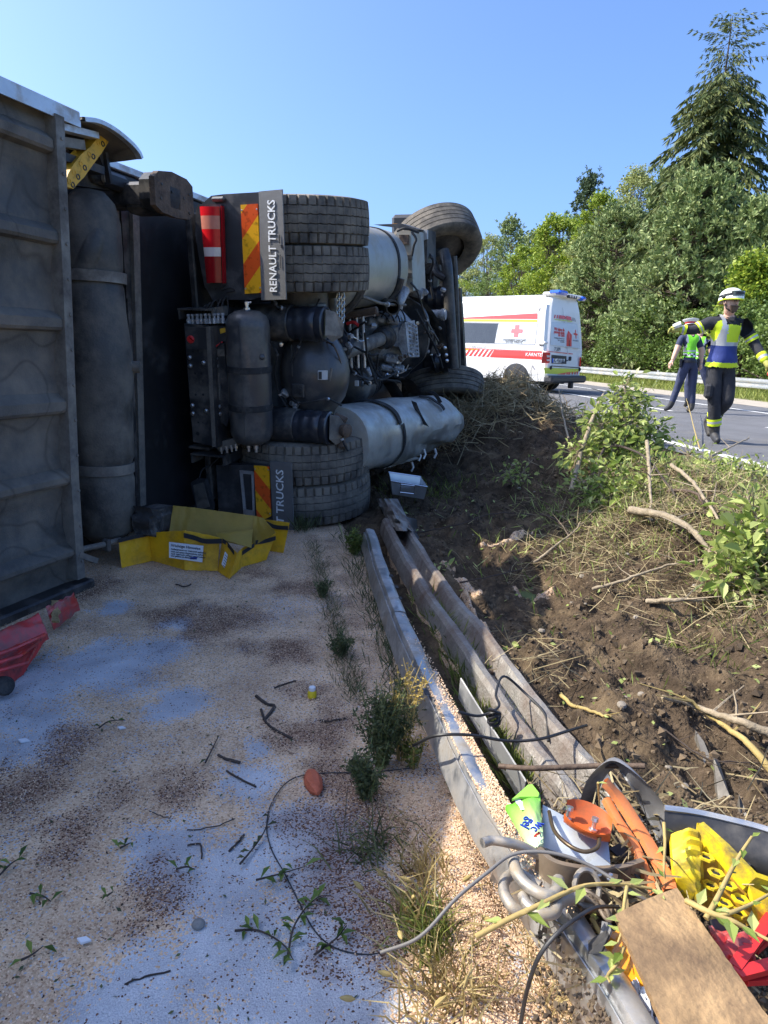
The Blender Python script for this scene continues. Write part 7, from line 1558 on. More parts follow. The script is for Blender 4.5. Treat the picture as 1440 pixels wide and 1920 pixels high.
# ================================================================ SMALL THINGS ON THE LANE
M('brick_red', (.50, .12, .055), .7, var=.2, scale=20, bump=.4, bscale=80)
c = G(589, 1475, .0); b = MB(); b.lathe([(.008, -.065), (.022, -.04), (.028, 0), (.022, .035), (.006, .06)], c+Vector((0, 0, .018)), (.35, -.9, .05), 9); dented(b, .012, 6); one(b, 'orange_shard', MATS['brick_red'], 'orange-red shard lying alone on the strewn lane', 'shard', None, 25)
bt = thing('small_bottle', 'tiny yellow bottle with a white cap standing on the lane', 'bottle', G(585, 1308, 0))
b = MB(); b.lathe([(.014, 0), (.017, .004), (.017, .022), (.012, .03)], n=14); b.build('bottle', MATS['chock_yellow'], bt); b = MB(); b.lathe([(.012, .03), (.013, .031), (.013, .043), (.011, .045), (.001, .045)], n=14); b.build('cap', MATS['label_white'], bt)
M('stone', (.22, .215, .20), .8, var=.25, scale=30, bump=.4, bscale=70)
c = G(372, 1738, .0); b = MB(); b.lathe([(.003, 0), (.013, .002), (.016, .008), (.013, .014), (.003, .017)], c, (0, 0, 1), 14); dented(b, .006, 4); one(b, 'stone', MATS['stone'], 'round grey stone lying alone on the lane in the foreground', 'stone', None, 60)
for (px, py), s_, lab in (((45, 1390), .02, 'pale chip lying at the left edge of the lane'), ((228, 1366), .014, 'small white chip in the middle of the bare patch'), ((158, 1765), .016, 'grey chip near the lower left leaves')):
    b = MB(); p = G(px, py, .004); b.prism([p+Vector((s_, 0, 0)), p+Vector((0, s_*.6, 0)), p+Vector((-s_*1.1, .2*s_, 0)), p+Vector((-.2*s_, -s_*.6, 0))], (0, 0, .005)); one(b, 'chip', MATS['label_white'], lab, 'chip', 'chips on the lane')
# ================================================================ VEGETATION
leafmat('spruce_green', [(.035, .06, .022), (.075, .105, .033), (.16, .175, .05), (.105, .135, .04)], .6, .12)
leafmat('pine_green', [(.085, .135, .045), (.18, .25, .085), (.33, .38, .15), (.25, .31, .12)], .6, .15)
leafmat('pine_dark', [(.04, .07, .035), (.075, .115, .05), (.13, .17, .075)], .6, .12)
leafmat('bright_leaf', [(.08, .15, .02), (.19, .28, .035), (.36, .42, .05), (.27, .35, .045)], .5, .35)
leafmat('pale_leaf', [(.19, .23, .075), (.33, .37, .13), (.46, .46, .19)], .55, .3)
leafmat('deep_leaf', [(.06, .10, .022), (.13, .20, .045), (.23, .30, .07)], .5, .3)
leafmat('bush_leaf', [(.13, .20, .035), (.30, .38, .085), (.50, .55, .20), (.38, .45, .12)], .42, .35)
leafmat('weed_leaf', [(.05, .065, .03), (.09, .11, .045), (.14, .15, .06)], .6, .25)
leafmat('dry_grass', [(.22, .16, .06), (.38, .29, .12), (.50, .40, .19)], .7, .25)
leafmat('green_grass', [(.08, .11, .025), (.15, .19, .04), (.26, .28, .07)], .6, .3)
leafmat('straw', [(.20, .15, .08), (.34, .27, .14), (.46, .38, .22), (.12, .085, .05)], .8, .1)
leafmat('verge_grass', [(.12, .16, .03), (.22, .26, .05), (.33, .34, .09)], .6, .3)
M('bark', (.10, .075, .055), .9, var=.35, scale=12, bump=.6, bscale=40)
M('pale_bark', (.30, .24, .16), .85, var=.3, scale=20, bump=.4, bscale=60)
M('yellow_twig', (.38, .28, .10), .8, var=.25, scale=20)
M('dark_twig', (.055, .04, .032), .9, var=.3, scale=20)
M('green_stem', (.16, .20, .06), .7, var=.2)
def on_ground(px, y, z=None):
    p = Yp(px, 700, y); return Vector((p.x, p.y, .28 if z is None else z))
def cards(P, D, L_, wd, flat=.5):
    """needle sprays: narrow 4-cornered blades from P along D"""
    n = len(P); up = RNG.normal(size=(n, 3)); up[:, 2] += flat; d = nrm(D); s_ = nrm(np.cross(d, up)); w = np.asarray(wd)[:, None] if np.ndim(wd) else wd
    L2 = L_[:, None]
    return np.stack([P-s_*w*.4, P+d*L2*.55-s_*w, P+d*L2, P+d*L2*.55+s_*w], 1)
def trunk(b, base, h, r0, lean=(0, 0), n=9):
    pts = [Vector(base)+Vector((lean[0]*t_*t_, lean[1]*t_*t_, h*t_)) for t_ in np.linspace(0, 1, n)]
    b.tube(pts, [r0*(1-.93*t_) for t_ in np.linspace(0, 1, n)], 8); return pts
def spruce(loc, h, rad, label):
    t_ = thing('spruce_tree', label, 'tree', loc); b = MB(); pts = trunk(b, (0, 0, 0), h, h*.014); 
    P = []; D = []; Ls = []; k = 0; z = h*.06; branches = MB()
    while z < h*.985:
        f = z/h; R_ = rad*(1-f)**.62*RNG.uniform(.8, 1.15)*(1 if f < .9 else 1.5)+.12; nb = 6 if f < .9 else 4; a0 = RNG.uniform(0, 6.3)
        for j in range(nb):
            a = a0+j*2*pi/nb+RNG.uniform(-.3, .3); L_ = R_*RNG.uniform(.65, 1.2); up = .25+.75*ss(.75, 1, f)
            m = max(4, int(L_/.22)); bp_ = []
            for q in range(m+1):
                u = q/m; bp_.append(Vector((cos(a)*L_*u, sin(a)*L_*u, z+L_*(up*u*.5-.62*u*u*(1-ss(.8, 1, f))+.22*max(0, u-.7)))))
            branches.tube(bp_, [max(.006, .03*(1-f)*(1-.85*u)) for u in np.linspace(0, 1, m+1)], 4, False)
            for q in range(1, m+1):
                u = q/m; c = bp_[q]; side = Vector((-sin(a), cos(a), 0))
                for s_ in (-1, 0, 1):
                    for rr in range(5 if f < .86 else 3):
                        P.append(c+side*s_*.10*RNG.uniform(.2, 1.6)*(1-.3*u)+Vector((0, 0, RNG.uniform(-.05, .05))))
                        hang = RNG.uniform(.35, 1.0)*(1 if f < .9 else .3)
                        D.append((cos(a)*.5+side.x*s_*.6+RNG.normal()*.2, sin(a)*.5+side.y*s_*.6+RNG.normal()*.2, -hang)); Ls.append(RNG.uniform(.22, .60)*(1 if f < .85 else .5))
        z += h*.020*RNG.uniform(.8, 1.25)*(1.15-.4*f)
    b.build('trunk', MATS['bark'], t_); branches.build('branch', MATS['bark'], t_, 0)['kind'] = 'stuff'
    P = np.array([tuple(p) for p in P]); D = np.array(D); Ls = np.array(Ls); quads('crown', cards(P, D, Ls, (.026+.030*RNG.random(len(P)))*np.where(P[:, 2] > h*.80, .62, 1), .2), RNG.random(len(P)), MATS['spruce_green'], t_); return t_
def clump_points(h, rad, z0, nc, seed, shape=1.0):
    r_ = np.random.default_rng(seed); out = []
    for i in range(nc):
        f = r_.random()**.8; z = z0+(h-z0)*f; R_ = rad*(max(.02, 1-f)**shape)*(.55+.45*ss(0, .2, f)) ; a = r_.uniform(0, 2*pi); rr = R_*math.sqrt(r_.uniform(.25, 1)); out.append((rr*cos(a), rr*sin(a), z))
    return np.array(out)
def pine(loc, h, rad, label, mat='pine_green', nc=90, z0=None, seed=1, shape=.8, tuft=.36, per=105):
    t_ = thing('pine_tree', label, 'tree', loc); b = MB(); trunk(b, (0, 0, 0), h*.93, h*.016); z0 = h*.08 if z0 is None else z0
    cl = clump_points(h*.95, rad, z0, nc, seed, shape); br = MB()
    P = []; D = []; Ls = []
    for c in cl:
        z1 = max(.3, c[2]-.35*math.hypot(c[0], c[1])); br.tube([(0, 0, z1), (c[0]*.6, c[1]*.6, z1+(c[2]-z1)*.45), tuple(c)], [.03, .02, .01], 4, False)
        out = np.array([c[0], c[1], .5*rad*.6]); out = out/np.linalg.norm(out); sz = tuft*RNG.uniform(.8, 1.5)
        # shoots: upright candles each with a brush of needles
        for s_ in range(7):
            o = c+RNG.normal(size=3)*sz*np.array([.75, .75, .5]); ax = nrm(out*.7+RNG.normal(size=3)*.45+np.array([0, 0, .75])); m = per//7
            tt = RNG.random(m); P.append(o+ax*tt[:, None]*sz*.55); d = RNG.normal(size=(m, 3)); D.append(nrm(nrm(d)*.75+ax*.75)); Ls.append(RNG.uniform(.14, .30, m)*(tuft/.34)**.5)
    b.build('trunk', MATS['bark'], t_); br.build('branch', MATS['bark'], t_, 0)['kind'] = 'stuff'
    P = np.concatenate(P); D = np.concatenate(D); Ls = np.concatenate(Ls); rn = RNG.random(len(P))
    quads('crown', cards(P, D, Ls, .030+.020*RNG.random(len(P)), .2), rn, MATS[mat], t_); return t_
def broadleaf(loc, h, rad, label, mat, nc=60, z0=.3, seed=1, leaf=.13, per=110, shape=.55, name='deciduous_tree', cat='tree', spread=.45, stems=1):
    t_ = thing(name, label, cat, loc); b = MB(); pts = trunk(b, (0, 0, 0), h*.85, max(.03, h*.014)); cl = clump_points(h*.96, rad, z0, nc, seed, shape); br = MB(); P = []; 
    for c in cl:
        z1 = max(.1, c[2]*.6-.1); br.tube([(0, 0, z1), (c[0]*.55, c[1]*.55, z1+(c[2]-z1)*.5), tuple(c)], [.035, .022, .008], 4, False)
        k = spread*RNG.uniform(.7, 1.4); q = RNG.normal(size=(per, 3)); q = nrm(q)*RNG.random((per, 1))**.45; P.append(c+q*np.array([k, k, k*.75]))
    b.build('trunk', MATS['bark'], t_); br.build('branch', MATS['bark'], t_, 0)['kind'] = 'stuff'
    P = np.concatenate(P); o = quads('crown', leaf_quads(P, leaf, 1.5, .35, droop=.3), RNG.random(len(P)), MATS[mat], t_); return t_
def place(px, q): 
    """a spot at road offset q (metres right of the near edge line) seen in photo column px"""
    d = ray(px, 690); d = Vector((d.x, d.y, 0)); t_ = (q-(C0-RP).dot(RN))/d.dot(RN); p = C0+d*t_; return Vector((p.x, p.y, .27))
def top_h(loc, py, px): d = ray(px, py); t_ = loc.y/d.y; return CAM_H+d.z*t_-loc.z
def T_(kind, px, q, pytop, rpx, label, **k):
    l = place(px-((px-720)/5900+.04)*(660-pytop), q); h = top_h(l, pytop, px); rad = rpx/F_PX*l.y*1.0; return kind(l, h, rad, label, **k)
T_(spruce, 1384, 14.5, 30, 165, 'tall dark spruce with drooping branches towering over the other trees at the right')
T_(pine, 1325, 12.6, 312, 150, 'big blue-green pine standing in front of the tall spruce', seed=3, nc=260, shape=.5)
T_(pine, 1165, 12.4, 385, 130, 'broad grey-green pine between the ambulance and the firefighter', seed=5, nc=230, shape=.45)
T_(pine, 1112, 19, 312, 85, 'dark pointed pine rising behind the bright yellow-green tree', mat='pine_dark', seed=8, nc=190, shape=.7)
T_(broadleaf, 1056, 13.2, 392, 98, 'bright yellow-green tree behind the roof of the ambulance', mat='bright_leaf', seed=4, nc=210, leaf=.16, shape=.42)
T_(broadleaf, 1205, 20, 302, 125, 'pale thin-leaved tree rising behind the two middle pines', mat='pale_leaf', seed=6, nc=210, leaf=.16, spread=.6, per=90)
T_(pine, 962, 17, 400, 78, 'slim dark pine left of the bright yellow-green tree', mat='pine_green', seed=12, nc=190, shape=.6)
T_(broadleaf, 920, 17.5, 432, 95, 'pale green tree with thin top leaves next to the raised front wheel', mat='pale_leaf', seed=13, nc=150, leaf=.16)
T_(broadleaf, 870, 16, 465, 95, 'leafy green tree half hidden behind the raised front wheel', mat='deep_leaf', seed=14, nc=150, leaf=.15)
T_(broadleaf, 1420, 11.8, 470, 75, 'green broad-leaved young tree behind the firefighter at the right edge', mat='bright_leaf', seed=15, nc=100, leaf=.15)
T_(broadleaf, 1470, 16, 395, 70, 'pale tree at the right edge behind the big pine', mat='pale_leaf', seed=16, nc=70, leaf=.17)
T_(pine, 1255, 13.4, 430, 90, 'middle pine with yellowish shoots behind the police officers', seed=17, nc=210, shape=.45)
T_(pine, 1010, 15.5, 428, 75, 'dim green pine filling the gap left of the bright yellow-green tree', seed=51, nc=160, shape=.5)
T_(broadleaf, 1135, 14.5, 352, 90, 'fresh green tree between the dark pointed pine and the broad pine', mat='bright_leaf', seed=52, nc=170, leaf=.15, shape=.45)
T_(pine, 1262, 16, 305, 85, 'tall grey-green pine left of the spruce behind the big pine', seed=53, nc=210, shape=.55)
T_(broadleaf, 1100, 12.6, 440, 80, 'light green young tree just right of the ambulance', mat='pale_leaf', seed=54, nc=130, leaf=.14, shape=.4)
T_(pine, 1430, 14, 372, 85, 'grey-green pine at the right edge in front of the spruce foot', seed=55, nc=190, shape=.5)
T_(broadleaf, 985, 13.5, 455, 75, 'yellow-green tree behind the middle of the ambulance roof', mat='bright_leaf', seed=56, nc=120, leaf=.15, shape=.4)
for i, (px, q, py, r_, mat, lab) in enumerate(((930, 12.5, 520, 85, 'deep_leaf', 'low dark shrub behind the middle of the ambulance'), (1015, 12.2, 520, 80, 'bright_leaf', 'yellowish shrub behind the rear of the ambulance'), (1100, 11.6, 545, 75, 'deep_leaf', 'dark green shrub right of the ambulance behind the guard rail'), (1180, 11.3, 575, 70, 'deep_leaf', 'rounded shrub behind the guard rail in the middle of the gap'), (1245, 11.3, 560, 70, 'deep_leaf', 'dark shrub behind the head of the police officer'), (1320, 11.3, 590, 80, 'deep_leaf', 'shaded shrub behind the legs of the firefighter'), (1400, 11.2, 560, 80, 'deep_leaf', 'dark shrub right of the firefighter behind the guard rail'), (1480, 11.0, 560, 80, 'deep_leaf', 'shrub cut off by the right picture edge'), (860, 12.6, 520, 85, 'bright_leaf', 'light shrub behind the front of the ambulance'))):
    T_(broadleaf, px, q, py, r_, lab, mat=mat, seed=30+i, nc=60, leaf=.12, z0=.2, per=120, shape=.35, name='roadside_shrub', cat='shrub', spread=.5)
# far wood closing the gaps
def far_wood():
    P = []
    for px in range(760, 1800, 14):
        l = place(px, 24+4*RNG.random()); hh = top_h(l, 440 if px > 1000 else 500, px)*RNG.uniform(.85, 1.1); n = 700
        z = hh*RNG.random(n)**.7; P.append(np.stack([l.x+RNG.normal(size=n)*1.0, l.y+RNG.normal(size=n)*1.0, l.z+z], 1))
    P = np.concatenate(P); tag(quads('far_wood', leaf_quads(P, .26, 1.4, .3), RNG.random(len(P)), MATS['deep_leaf']), kind='stuff')
far_wood()
# verge grass
def blades(name, P, h, w, mat, lean=.5, kind='stuff', parent=None, up=1.0):
    n = len(P); d = RNG.normal(size=(n, 3))*lean; d[:, 2] = up; d = nrm(d); hh = h*RNG.uniform(.4, 1.3, n); V = cards(P, d, hh, w, 0); o = quads(name, V, RNG.random(n), MATS[mat], parent)
    if kind: o['kind'] = kind
    return o
n = 26000; s_ = -2+46*RNG.random(n)**1.5; q_ = 7.95+3.4*RNG.random(n); P = np.array([tuple(road_pt(a, b_, ROADZ-.03)) for a, b_ in zip(q_, s_)]); blades('verge_grass', P, .30, .012, 'verge_grass', .45)

# ---------------------------------------------------------------- plants near the lane
def soil_at(p): return soil_h(p.x, p.y) if edge_e(p.x, p.y) > 0 else 0
def along_px(pts, n, jit):
    Q = [G(px, py, 0) for px, py in pts]; out = []
    for i in range(n):
        u = RNG.random()*(len(Q)-1); k = min(len(Q)-2, int(u)); p = Q[k].lerp(Q[k+1], u-k); x, y = p.x+RNG.normal()*jit, p.y+RNG.normal()*jit; out.append((x, y, soil_h(x, y) if edge_e(x, y) > 0 else 0))
    return np.array(out)
P = along_px([(585, 1020), (615, 1120), (640, 1220), (668, 1320)], 2400, .028); blades('joint_grass', P[:800], .05, .0016, 'weed_leaf', .7)
P = along_px([(585, 1020), (615, 1120), (640, 1220), (668, 1320)], 900, .03); blades('joint_grass', P, .05, .0015, 'straw', .9)
P = along_px([(650, 1000), (690, 1120), (740, 1250), (790, 1370)], 2200, .04); blades('rail_grass', P[:1000], .10, .0022, 'weed_leaf', .6)
P = along_px([(850, 1230), (905, 1340), (945, 1420), (990, 1500)], 1800, .028); blades('rail_grass', P, .10, .003, 'green_grass', .6)
P = along_px([(790, 1130), (850, 1230)], 500, .03); blades('rail_grass', P, .09, .003, 'green_grass', .6)
P = along_px([(740, 1500), (780, 1620), (830, 1750), (900, 1880)], 160, .05); blades('lane_edge_grass', P, .07, .0014, 'dry_grass', .8)
P = along_px([(890, 1540), (965, 1700), (1020, 1830), (1060, 1960)], 420, .022); blades('lane_edge_grass', P, .09, .0014, 'dry_grass', .8)
P = along_px([(545, 965), (590, 985), (560, 1000)], 420, .03); blades('wheel_grass', P, .14, .003, 'weed_leaf', .45)
def weed(px, py, h, nst, spread, label, top=None, leafm='weed_leaf', seedy=True, name='roadside_weed', leaf=.020, per=26, cat='weed'):
    l = G(px, py, 0); l.z = soil_at(l); t_ = thing(name, label, cat, l); b = MB(); P = []; D = []; Pt = []
    for i in range(nst):
        a = RNG.uniform(0, 6.3); r_ = spread*RNG.random()**.6; hh = h*RNG.uniform(.5, 1.05); e = Vector((cos(a)*r_, sin(a)*r_, hh)); m = e*.5+Vector((RNG.normal()*.012, RNG.normal()*.012, hh*.06)); pts = polyline([(cos(a)*.012, sin(a)*.012, 0), m, e], 5); b.tube(pts, [.0030*(1-.7*k/(len(pts)-1)) for k in range(len(pts))], 4, False)
        for k in range(per):
            u = .1+.9*RNG.random(); q = pts[min(len(pts)-1, int(u*(len(pts)-1)))]; dd = RNG.normal(size=3); dd[2] = abs(dd[2])*.6+.25
            (Pt if (top and q.z > h*.62) else P).append(tuple(Vector(q)+Vector(dd)*.006)); 
        for k in range(4):
            u = .3+.16*k; q = pts[min(len(pts)-1, int(u*(len(pts)-1)))]; d2 = Vector((RNG.normal(), RNG.normal(), 1.1)).normalized()*hh*.22; b.tube([q, q+d2], [.0016, .0008], 3, False)
            for w_ in range(per//3): (Pt if (top and q.z+d2.z > h*.6) else P).append(tuple(q+d2*RNG.random()+Vector(RNG.normal(size=3))*.005))
    b.build('stem', MATS['yellow_twig' if top else 'green_stem'], t_, 0)['kind'] = 'stuff'
    if P: P = np.array(P); quads('foliage', leaf_quads(P, leaf, 2.4, .2), RNG.random(len(P)), MATS[leafm], t_)
    if Pt: Pt = np.array(Pt); quads('yellow_tops', leaf_quads(Pt, leaf*.6, 1.3, .2), RNG.random(len(Pt)), MATS[top], t_)['kind'] = 'stuff'
    return t_
leafmat('sunlit_yellow', [(.34, .24, .05), (.52, .38, .09), (.62, .48, .16)], .7, .3)  # yellow given to the upper leaves for sun on the weed tops
weed(712, 1440, .30, 30, .11, 'tall bushy grey-green weed growing at the joint of the lane', leafm='weed_leaf', leaf=.014, per=60)
weed(752, 1425, .34, 12, .10, 'tall weed with its top coloured sunlit yellow beside the bushy one', top='sunlit_yellow', leaf=.016, per=26)
weed(690, 1500, .17, 16, .10, 'low dark weed in front of the bushy one', leafm='weed_leaf', leaf=.016, per=40)
weed(775, 1440, .16, 7, .06, 'small yellowish weed close to the silver rail', top='sunlit_yellow', leafm='green_grass', leaf=.016, per=24)
weed(868, 1500, .10, 22, .08, 'low lush green weed sprouting under the silver rail', leafm='green_grass', leaf=.016, per=50)
weed(640, 1230, .12, 14, .07, 'small weed growing at the joint further up the lane', leafm='weed_leaf', leaf=.014, per=30)
weed(605, 1120, .11, 12, .06, 'low weed at the joint nearer the truck', leafm='weed_leaf', leaf=.014, per=24)
weed(562, 975, .22, 12, .08, 'grey-green weed standing against the lowest rear tyre', leafm='weed_leaf', leaf=.02, per=28)
weed(665, 1040, .20, 14, .06, 'green weed beside the far end of the silver rail', leafm='green_grass', leaf=.03, per=18)
def grass_tuft(px, py, h, n, label, mat, spread=.05, lean=.55, heads=0):
    l = G(px, py, 0); l.z = soil_at(l); t_ = thing('grass_tuft', label, 'grass tuft', l, group=None); P = np.concatenate([RNG.normal(size=(n, 2))*spread, np.zeros((n, 1))], 1)
    V = []; rn = []
    d = RNG.normal(size=(n, 3))*lean; d[:, 2] = 1; d[:, 0] -= .25; d = nrm(d); hh = h*RNG.uniform(.45, 1.2, n)
    s_ = nrm(np.cross(d, RNG.normal(size=(n, 3)))); w = .0022
    mid = P+d*hh[:, None]*.6; bend = d.copy(); bend[:, 2] -= .55; tip = mid+nrm(bend)*hh[:, None]*.5
    V = np.concatenate([np.stack([P-s_*w, P+s_*w, mid+s_*w*.8, mid-s_*w*.8], 1), np.stack([mid-s_*w*.8, mid+s_*w*.8, tip+s_*w*.1, tip-s_*w*.1], 1)]); r1 = RNG.random(n)
    quads('blades', V, np.concatenate([r1, r1]), MATS[mat], t_)['kind'] = 'stuff'
    for k in range(heads):
        b = MB(); q = Vector(tip[k]); dd = Vector(nrm(bend[k:k+1])[0]); b.lathe([(.0012, -.004), (.0055, .004), (.006, .014), (.003, .024), (.0005, .028)], q, dd, 8); b.build('seed_head', MATS['yellow_twig'], t_)
    return t_
grass_tuft(790, 1720, .15, 90, 'yellow-green grass tuft with seed heads at the shadow edge in the foreground', 'dry_grass', .045, .6, 7)
grass_tuft(815, 1770, .12, 130, 'greener grass tuft right behind the seed head tuft', 'green_grass', .035, .5)
grass_tuft(850, 1880, .12, 200, 'dry grass tuft nearest the bottom edge', 'dry_grass', .055, .7, 3)
grass_tuft(800, 1640, .10, 70, 'thin brown grass tuft beside the binder heap', 'dry_grass', .035, .5)
grass_tuft(700, 1600, .12, 80, 'dark shaded grass tuft on the lane edge', 'weed_leaf', .05, .8)
# leafy sprigs lying on the lane
def sprig(pts, label, nl=10, ll=.045, mat='deep_leaf', z=.012, grp='leafy sprigs on the lane'):
    P = polyline([G(px, py, z*RNG.uniform(.6, 2)) for px, py in pts], 5); l = Vector(P[0]); l.z = 0; t_ = thing('leafy_sprig', label, 'sprig', l, group=grp); P = [p-l for p in P]
    b = MB(); b.tube(P, [.003*(1-.6*i/(len(P)-1)) for i in range(len(P))], 5); b.build('stem', MATS['dark_twig'], t_, 0)
    for k in range(nl):
        q = P[int((.15+.85*k/max(1, nl-1))*(len(P)-1))]; a = RNG.uniform(0, 6.3); d = Vector((cos(a), sin(a), RNG.uniform(.05, .5))).normalized(); s_ = d.cross(Vector((0, 0, 1))).normalized(); L_ = ll*.8*RNG.uniform(.6, 1.2); w = L_*.15
        V = [[q, q+d*L_*.5+s_*w+Vector((0, 0, .006)), q+d*L_-Vector((0, 0, .004)), q+d*L_*.5], [q, q+d*L_*.5, q+d*L_-Vector((0, 0, .004)), q+d*L_*.5-s_*w+Vector((0, 0, .006))]]
        quads('leaf', np.array([[tuple(c) for c in f_] for f_ in V]), [RNG.random()]*2, MATS[mat], t_)
sprig([(440, 1745), (485, 1745), (530, 1770), (550, 1800)], 'dark leafy sprig lying near the bottom of the bare asphalt patch', 12, .05)
sprig([(540, 1790), (550, 1740), (575, 1700), (600, 1680)], 'leafy sprig crossing the black cable', 14, .05)
sprig([(480, 1650), (520, 1640), (570, 1625)], 'leafy sprig with broad leaves left of the black cable', 8, .055)
sprig([(590, 1790), (630, 1760), (650, 1735)], 'leafy sprig close to the grey cable end', 8, .05)
sprig([(450, 1620), (475, 1590), (495, 1560), (505, 1530)], 'thin sprig along the upper part of the black cable', 6, .04, 'weed_leaf')
sprig([(0, 1640), (20, 1620), (35, 1610)], 'leafy sprig at the left picture edge', 5, .05)
sprig([(55, 1675), (80, 1680), (95, 1690)], 'small green sprig near the left edge', 6, .045)
sprig([(225, 1590), (245, 1580)], 'little dark green leaf cluster in the bare patch', 4, .04)
sprig([(330, 1630), (350, 1625), (365, 1630)], 'dark leaf cluster in the middle foreground', 4, .04)
sprig([(200, 1680), (212, 1672)], 'lone green leaf pair left of the dark stain', 3, .04)
sprig([(40, 1800), (60, 1790), (80, 1775)], 'curled leaf sprig at the lower left', 3, .06)
sprig([(385, 1430), (400, 1400), (410, 1380)], 'thin pale sprig in the middle of the lane', 3, .035, 'weed_leaf')
sprig([(185, 1365), (205, 1352), (235, 1350)], 'small sprig near the wet patch by the trailer', 4, .03)
for k, (pts, r_, lab) in enumerate((([(490, 1330), (500, 1355), (520, 1370), (548, 1385)], .006, 'thick dark twig with a bend in the middle of the lane'), ([(480, 1305), (500, 1320), (515, 1325), (495, 1350)], .008, 'short thick dark twig next to the bent one'), ([(410, 1415), (430, 1425), (450, 1430)], .006, 'short stout twig lying left of the cable'), ([(425, 1445), (450, 1460), (480, 1475)], .004, 'thin forked twig lying above the bare patch'), ([(515, 1290), (540, 1280), (555, 1277)], .004, 'thin dark twig left of the tiny yellow bottle'), ([(600, 1350), (620, 1352), (650, 1345)], .004, 'dark twig near the joint grass'), ([(350, 1556), (400, 1550), (440, 1535)], .002, 'very thin stalk lying over the bare patch'), ([(430, 1595), (445, 1580), (458, 1565)], .004, 'short dark twig on the bare patch'), ([(280, 1520), (300, 1530), (320, 1532)], .002, 'thin stalk right of the dark stain'), ([(235, 1845), (270, 1832), (320, 1820)], .0025, 'thin twig at the bottom of the lane'), ([(350, 1585), (375, 1583), (378, 1610)], .003, 'small angular twig in the bare patch'), ([(330, 1095), (345, 1100), (358, 1095)], .005, 'short dark twig in front of the yellow basin'))):
    P = [G(px, py, .006) for px, py in pts]; b = MB(); b.tube(polyline(P, 4, .002), r_*.8, 6); one(b, 'twig', MATS['dark_twig'], lab, 'twig', 'twigs on the lane', 60)
# tiny litter of bark and leaves
P = lane_pts(420, -2.1, 2.2, -1.9, .05); P[:, 2] = .008; tag(quads('leaf_litter', leaf_quads(P, .014, 2.2, 1.5), RNG.random(len(P)), MATS['weed_leaf']), kind='stuff')

# ---------------------------------------------------------------- bushes and branches on the bank
def bush(px, py, y, stems, label, leaf, per, seed, fs=1.0):
    base = Yp(px, py, y); base.z = soil_at(base)-.03; t_ = thing('torn_bush', label, 'bush', base); b = MB(); P = []; dirs = []
    for (tx, ty, yy, r_) in stems:
        e = Yp(tx, ty, yy)-base; m = e*.5+Vector((RNG.normal()*.04, RNG.normal()*.04, .08*e.length)); pts = polyline([(RNG.normal()*.03, RNG.normal()*.03, 0), m, e], 8); n = len(pts); b.tube(pts, [r_*(1-.75*i/(n-1)) for i in range(n)], 6)
        for k in range(per):
            u = .25+.75*RNG.random()**.8; q = pts[min(n-1, int(u*(n-1)))]; off = Vector(RNG.normal(size=3)); off = off.normalized()*RNG.random()**.5*.16*fs; P.append(tuple(q+off)); dirs.append(tuple(off.normalized()+Vector((0, 0, -.2))))
            if k % 3 == 0: b.tube([q, q+off*1.1], [.0032, .0014], 3, False)
    b.build('stem', MATS['pale_bark'], t_, 40)['kind'] = 'stuff'
    P = np.array(P); D = np.array(dirs); n = len(P); nn = RNG.normal(size=(n, 3)); nn[:, 2] = np.abs(nn[:, 2])+.35; nn = nrm(nn); d = nrm(D-nn*np.sum(D*nn, 1, keepdims=True)+1e-6); s_ = np.cross(nn, d); L_ = leaf*RNG.uniform(.30, 1.25, n)[:, None]; w = L_*RNG.uniform(.2, .34, n)[:, None]; fold = nn*w*.35
    A = np.stack([P, P+d*L_*.3+s_*w*.85+fold, P+d*L_*.65+s_*w*.8+fold, P+d*L_-nn*L_*.1], 1); B_ = np.stack([P, P+d*L_-nn*L_*.1, P+d*L_*.65-s_*w*.8+fold, P+d*L_*.3-s_*w*.85+fold], 1); r1 = RNG.random(n)
    quads('foliage', np.concatenate([A, B_]), np.concatenate([r1, r1]), MATS['bush_leaf'], t_); return t_
st = [(1172, 705, 6.3, .02), (1150, 740, 6.2, .015), (1195, 735, 6.3, .012), (1120, 790, 6.0, .015), (1215, 790, 6.2, .015), (1240, 800, 6.2, .012), (1180, 790, 6.0, .015), (1140, 830, 5.8, .015), (1090, 830, 5.8, .012), (1250, 830, 6.2, .012), (1200, 850, 5.8, .012), (1070, 850, 5.7, .010), (1230, 870, 5.7, .012), (1110, 770, 6.2, .01)]
bush(1150, 900, 5.9, st, 'leafy uprooted bush with the highest stem at the top of the bank beside the road', .072, 190, 1)
st = [(1120, 880, 5.2, .012), (1160, 890, 5.1, .012), (1200, 900, 5.0, .012), (1130, 930, 4.9, .01), (1180, 940, 4.8, .01), (1080, 900, 5.2, .01), (1220, 930, 4.9, .01), (1270, 880, 5.4, .01), (1300, 890, 5.4, .01)]
bush(1165, 970, 5.0, st, 'low spreading green bush in front of the tall uprooted one', .060, 170, 2)
st = [(1285, 850, 5.9, .01), (1330, 860, 5.6, .01), (1360, 880, 5.4, .01), (1310, 900, 5.2, .01), (1390, 890, 5.2, .01), (1420, 900, 5.0, .01), (1260, 920, 5.2, .008), (1350, 930, 4.9, .008), (1440, 880, 5.2, .01)]
bush(1345, 935, 5.2, st, 'low tangle of pale green cut shoots along the road edge line', .055, 110, 7, .9)
st = [(1400, 930, 3.7, .014), (1440, 950, 3.6, .014), (1380, 1000, 3.5, .012), (1430, 1030, 3.4, .012), (1395, 1070, 3.3, .012), (1450, 1090, 3.3, .012), (1360, 1060, 3.4, .01), (1420, 1120, 3.2, .01), (1480, 1000, 3.5, .014), (1340, 1100, 3.3, .008)]
bush(1440, 1150, 3.4, st, 'green bush with broad leaves at the right picture edge', .085, 95, 3)
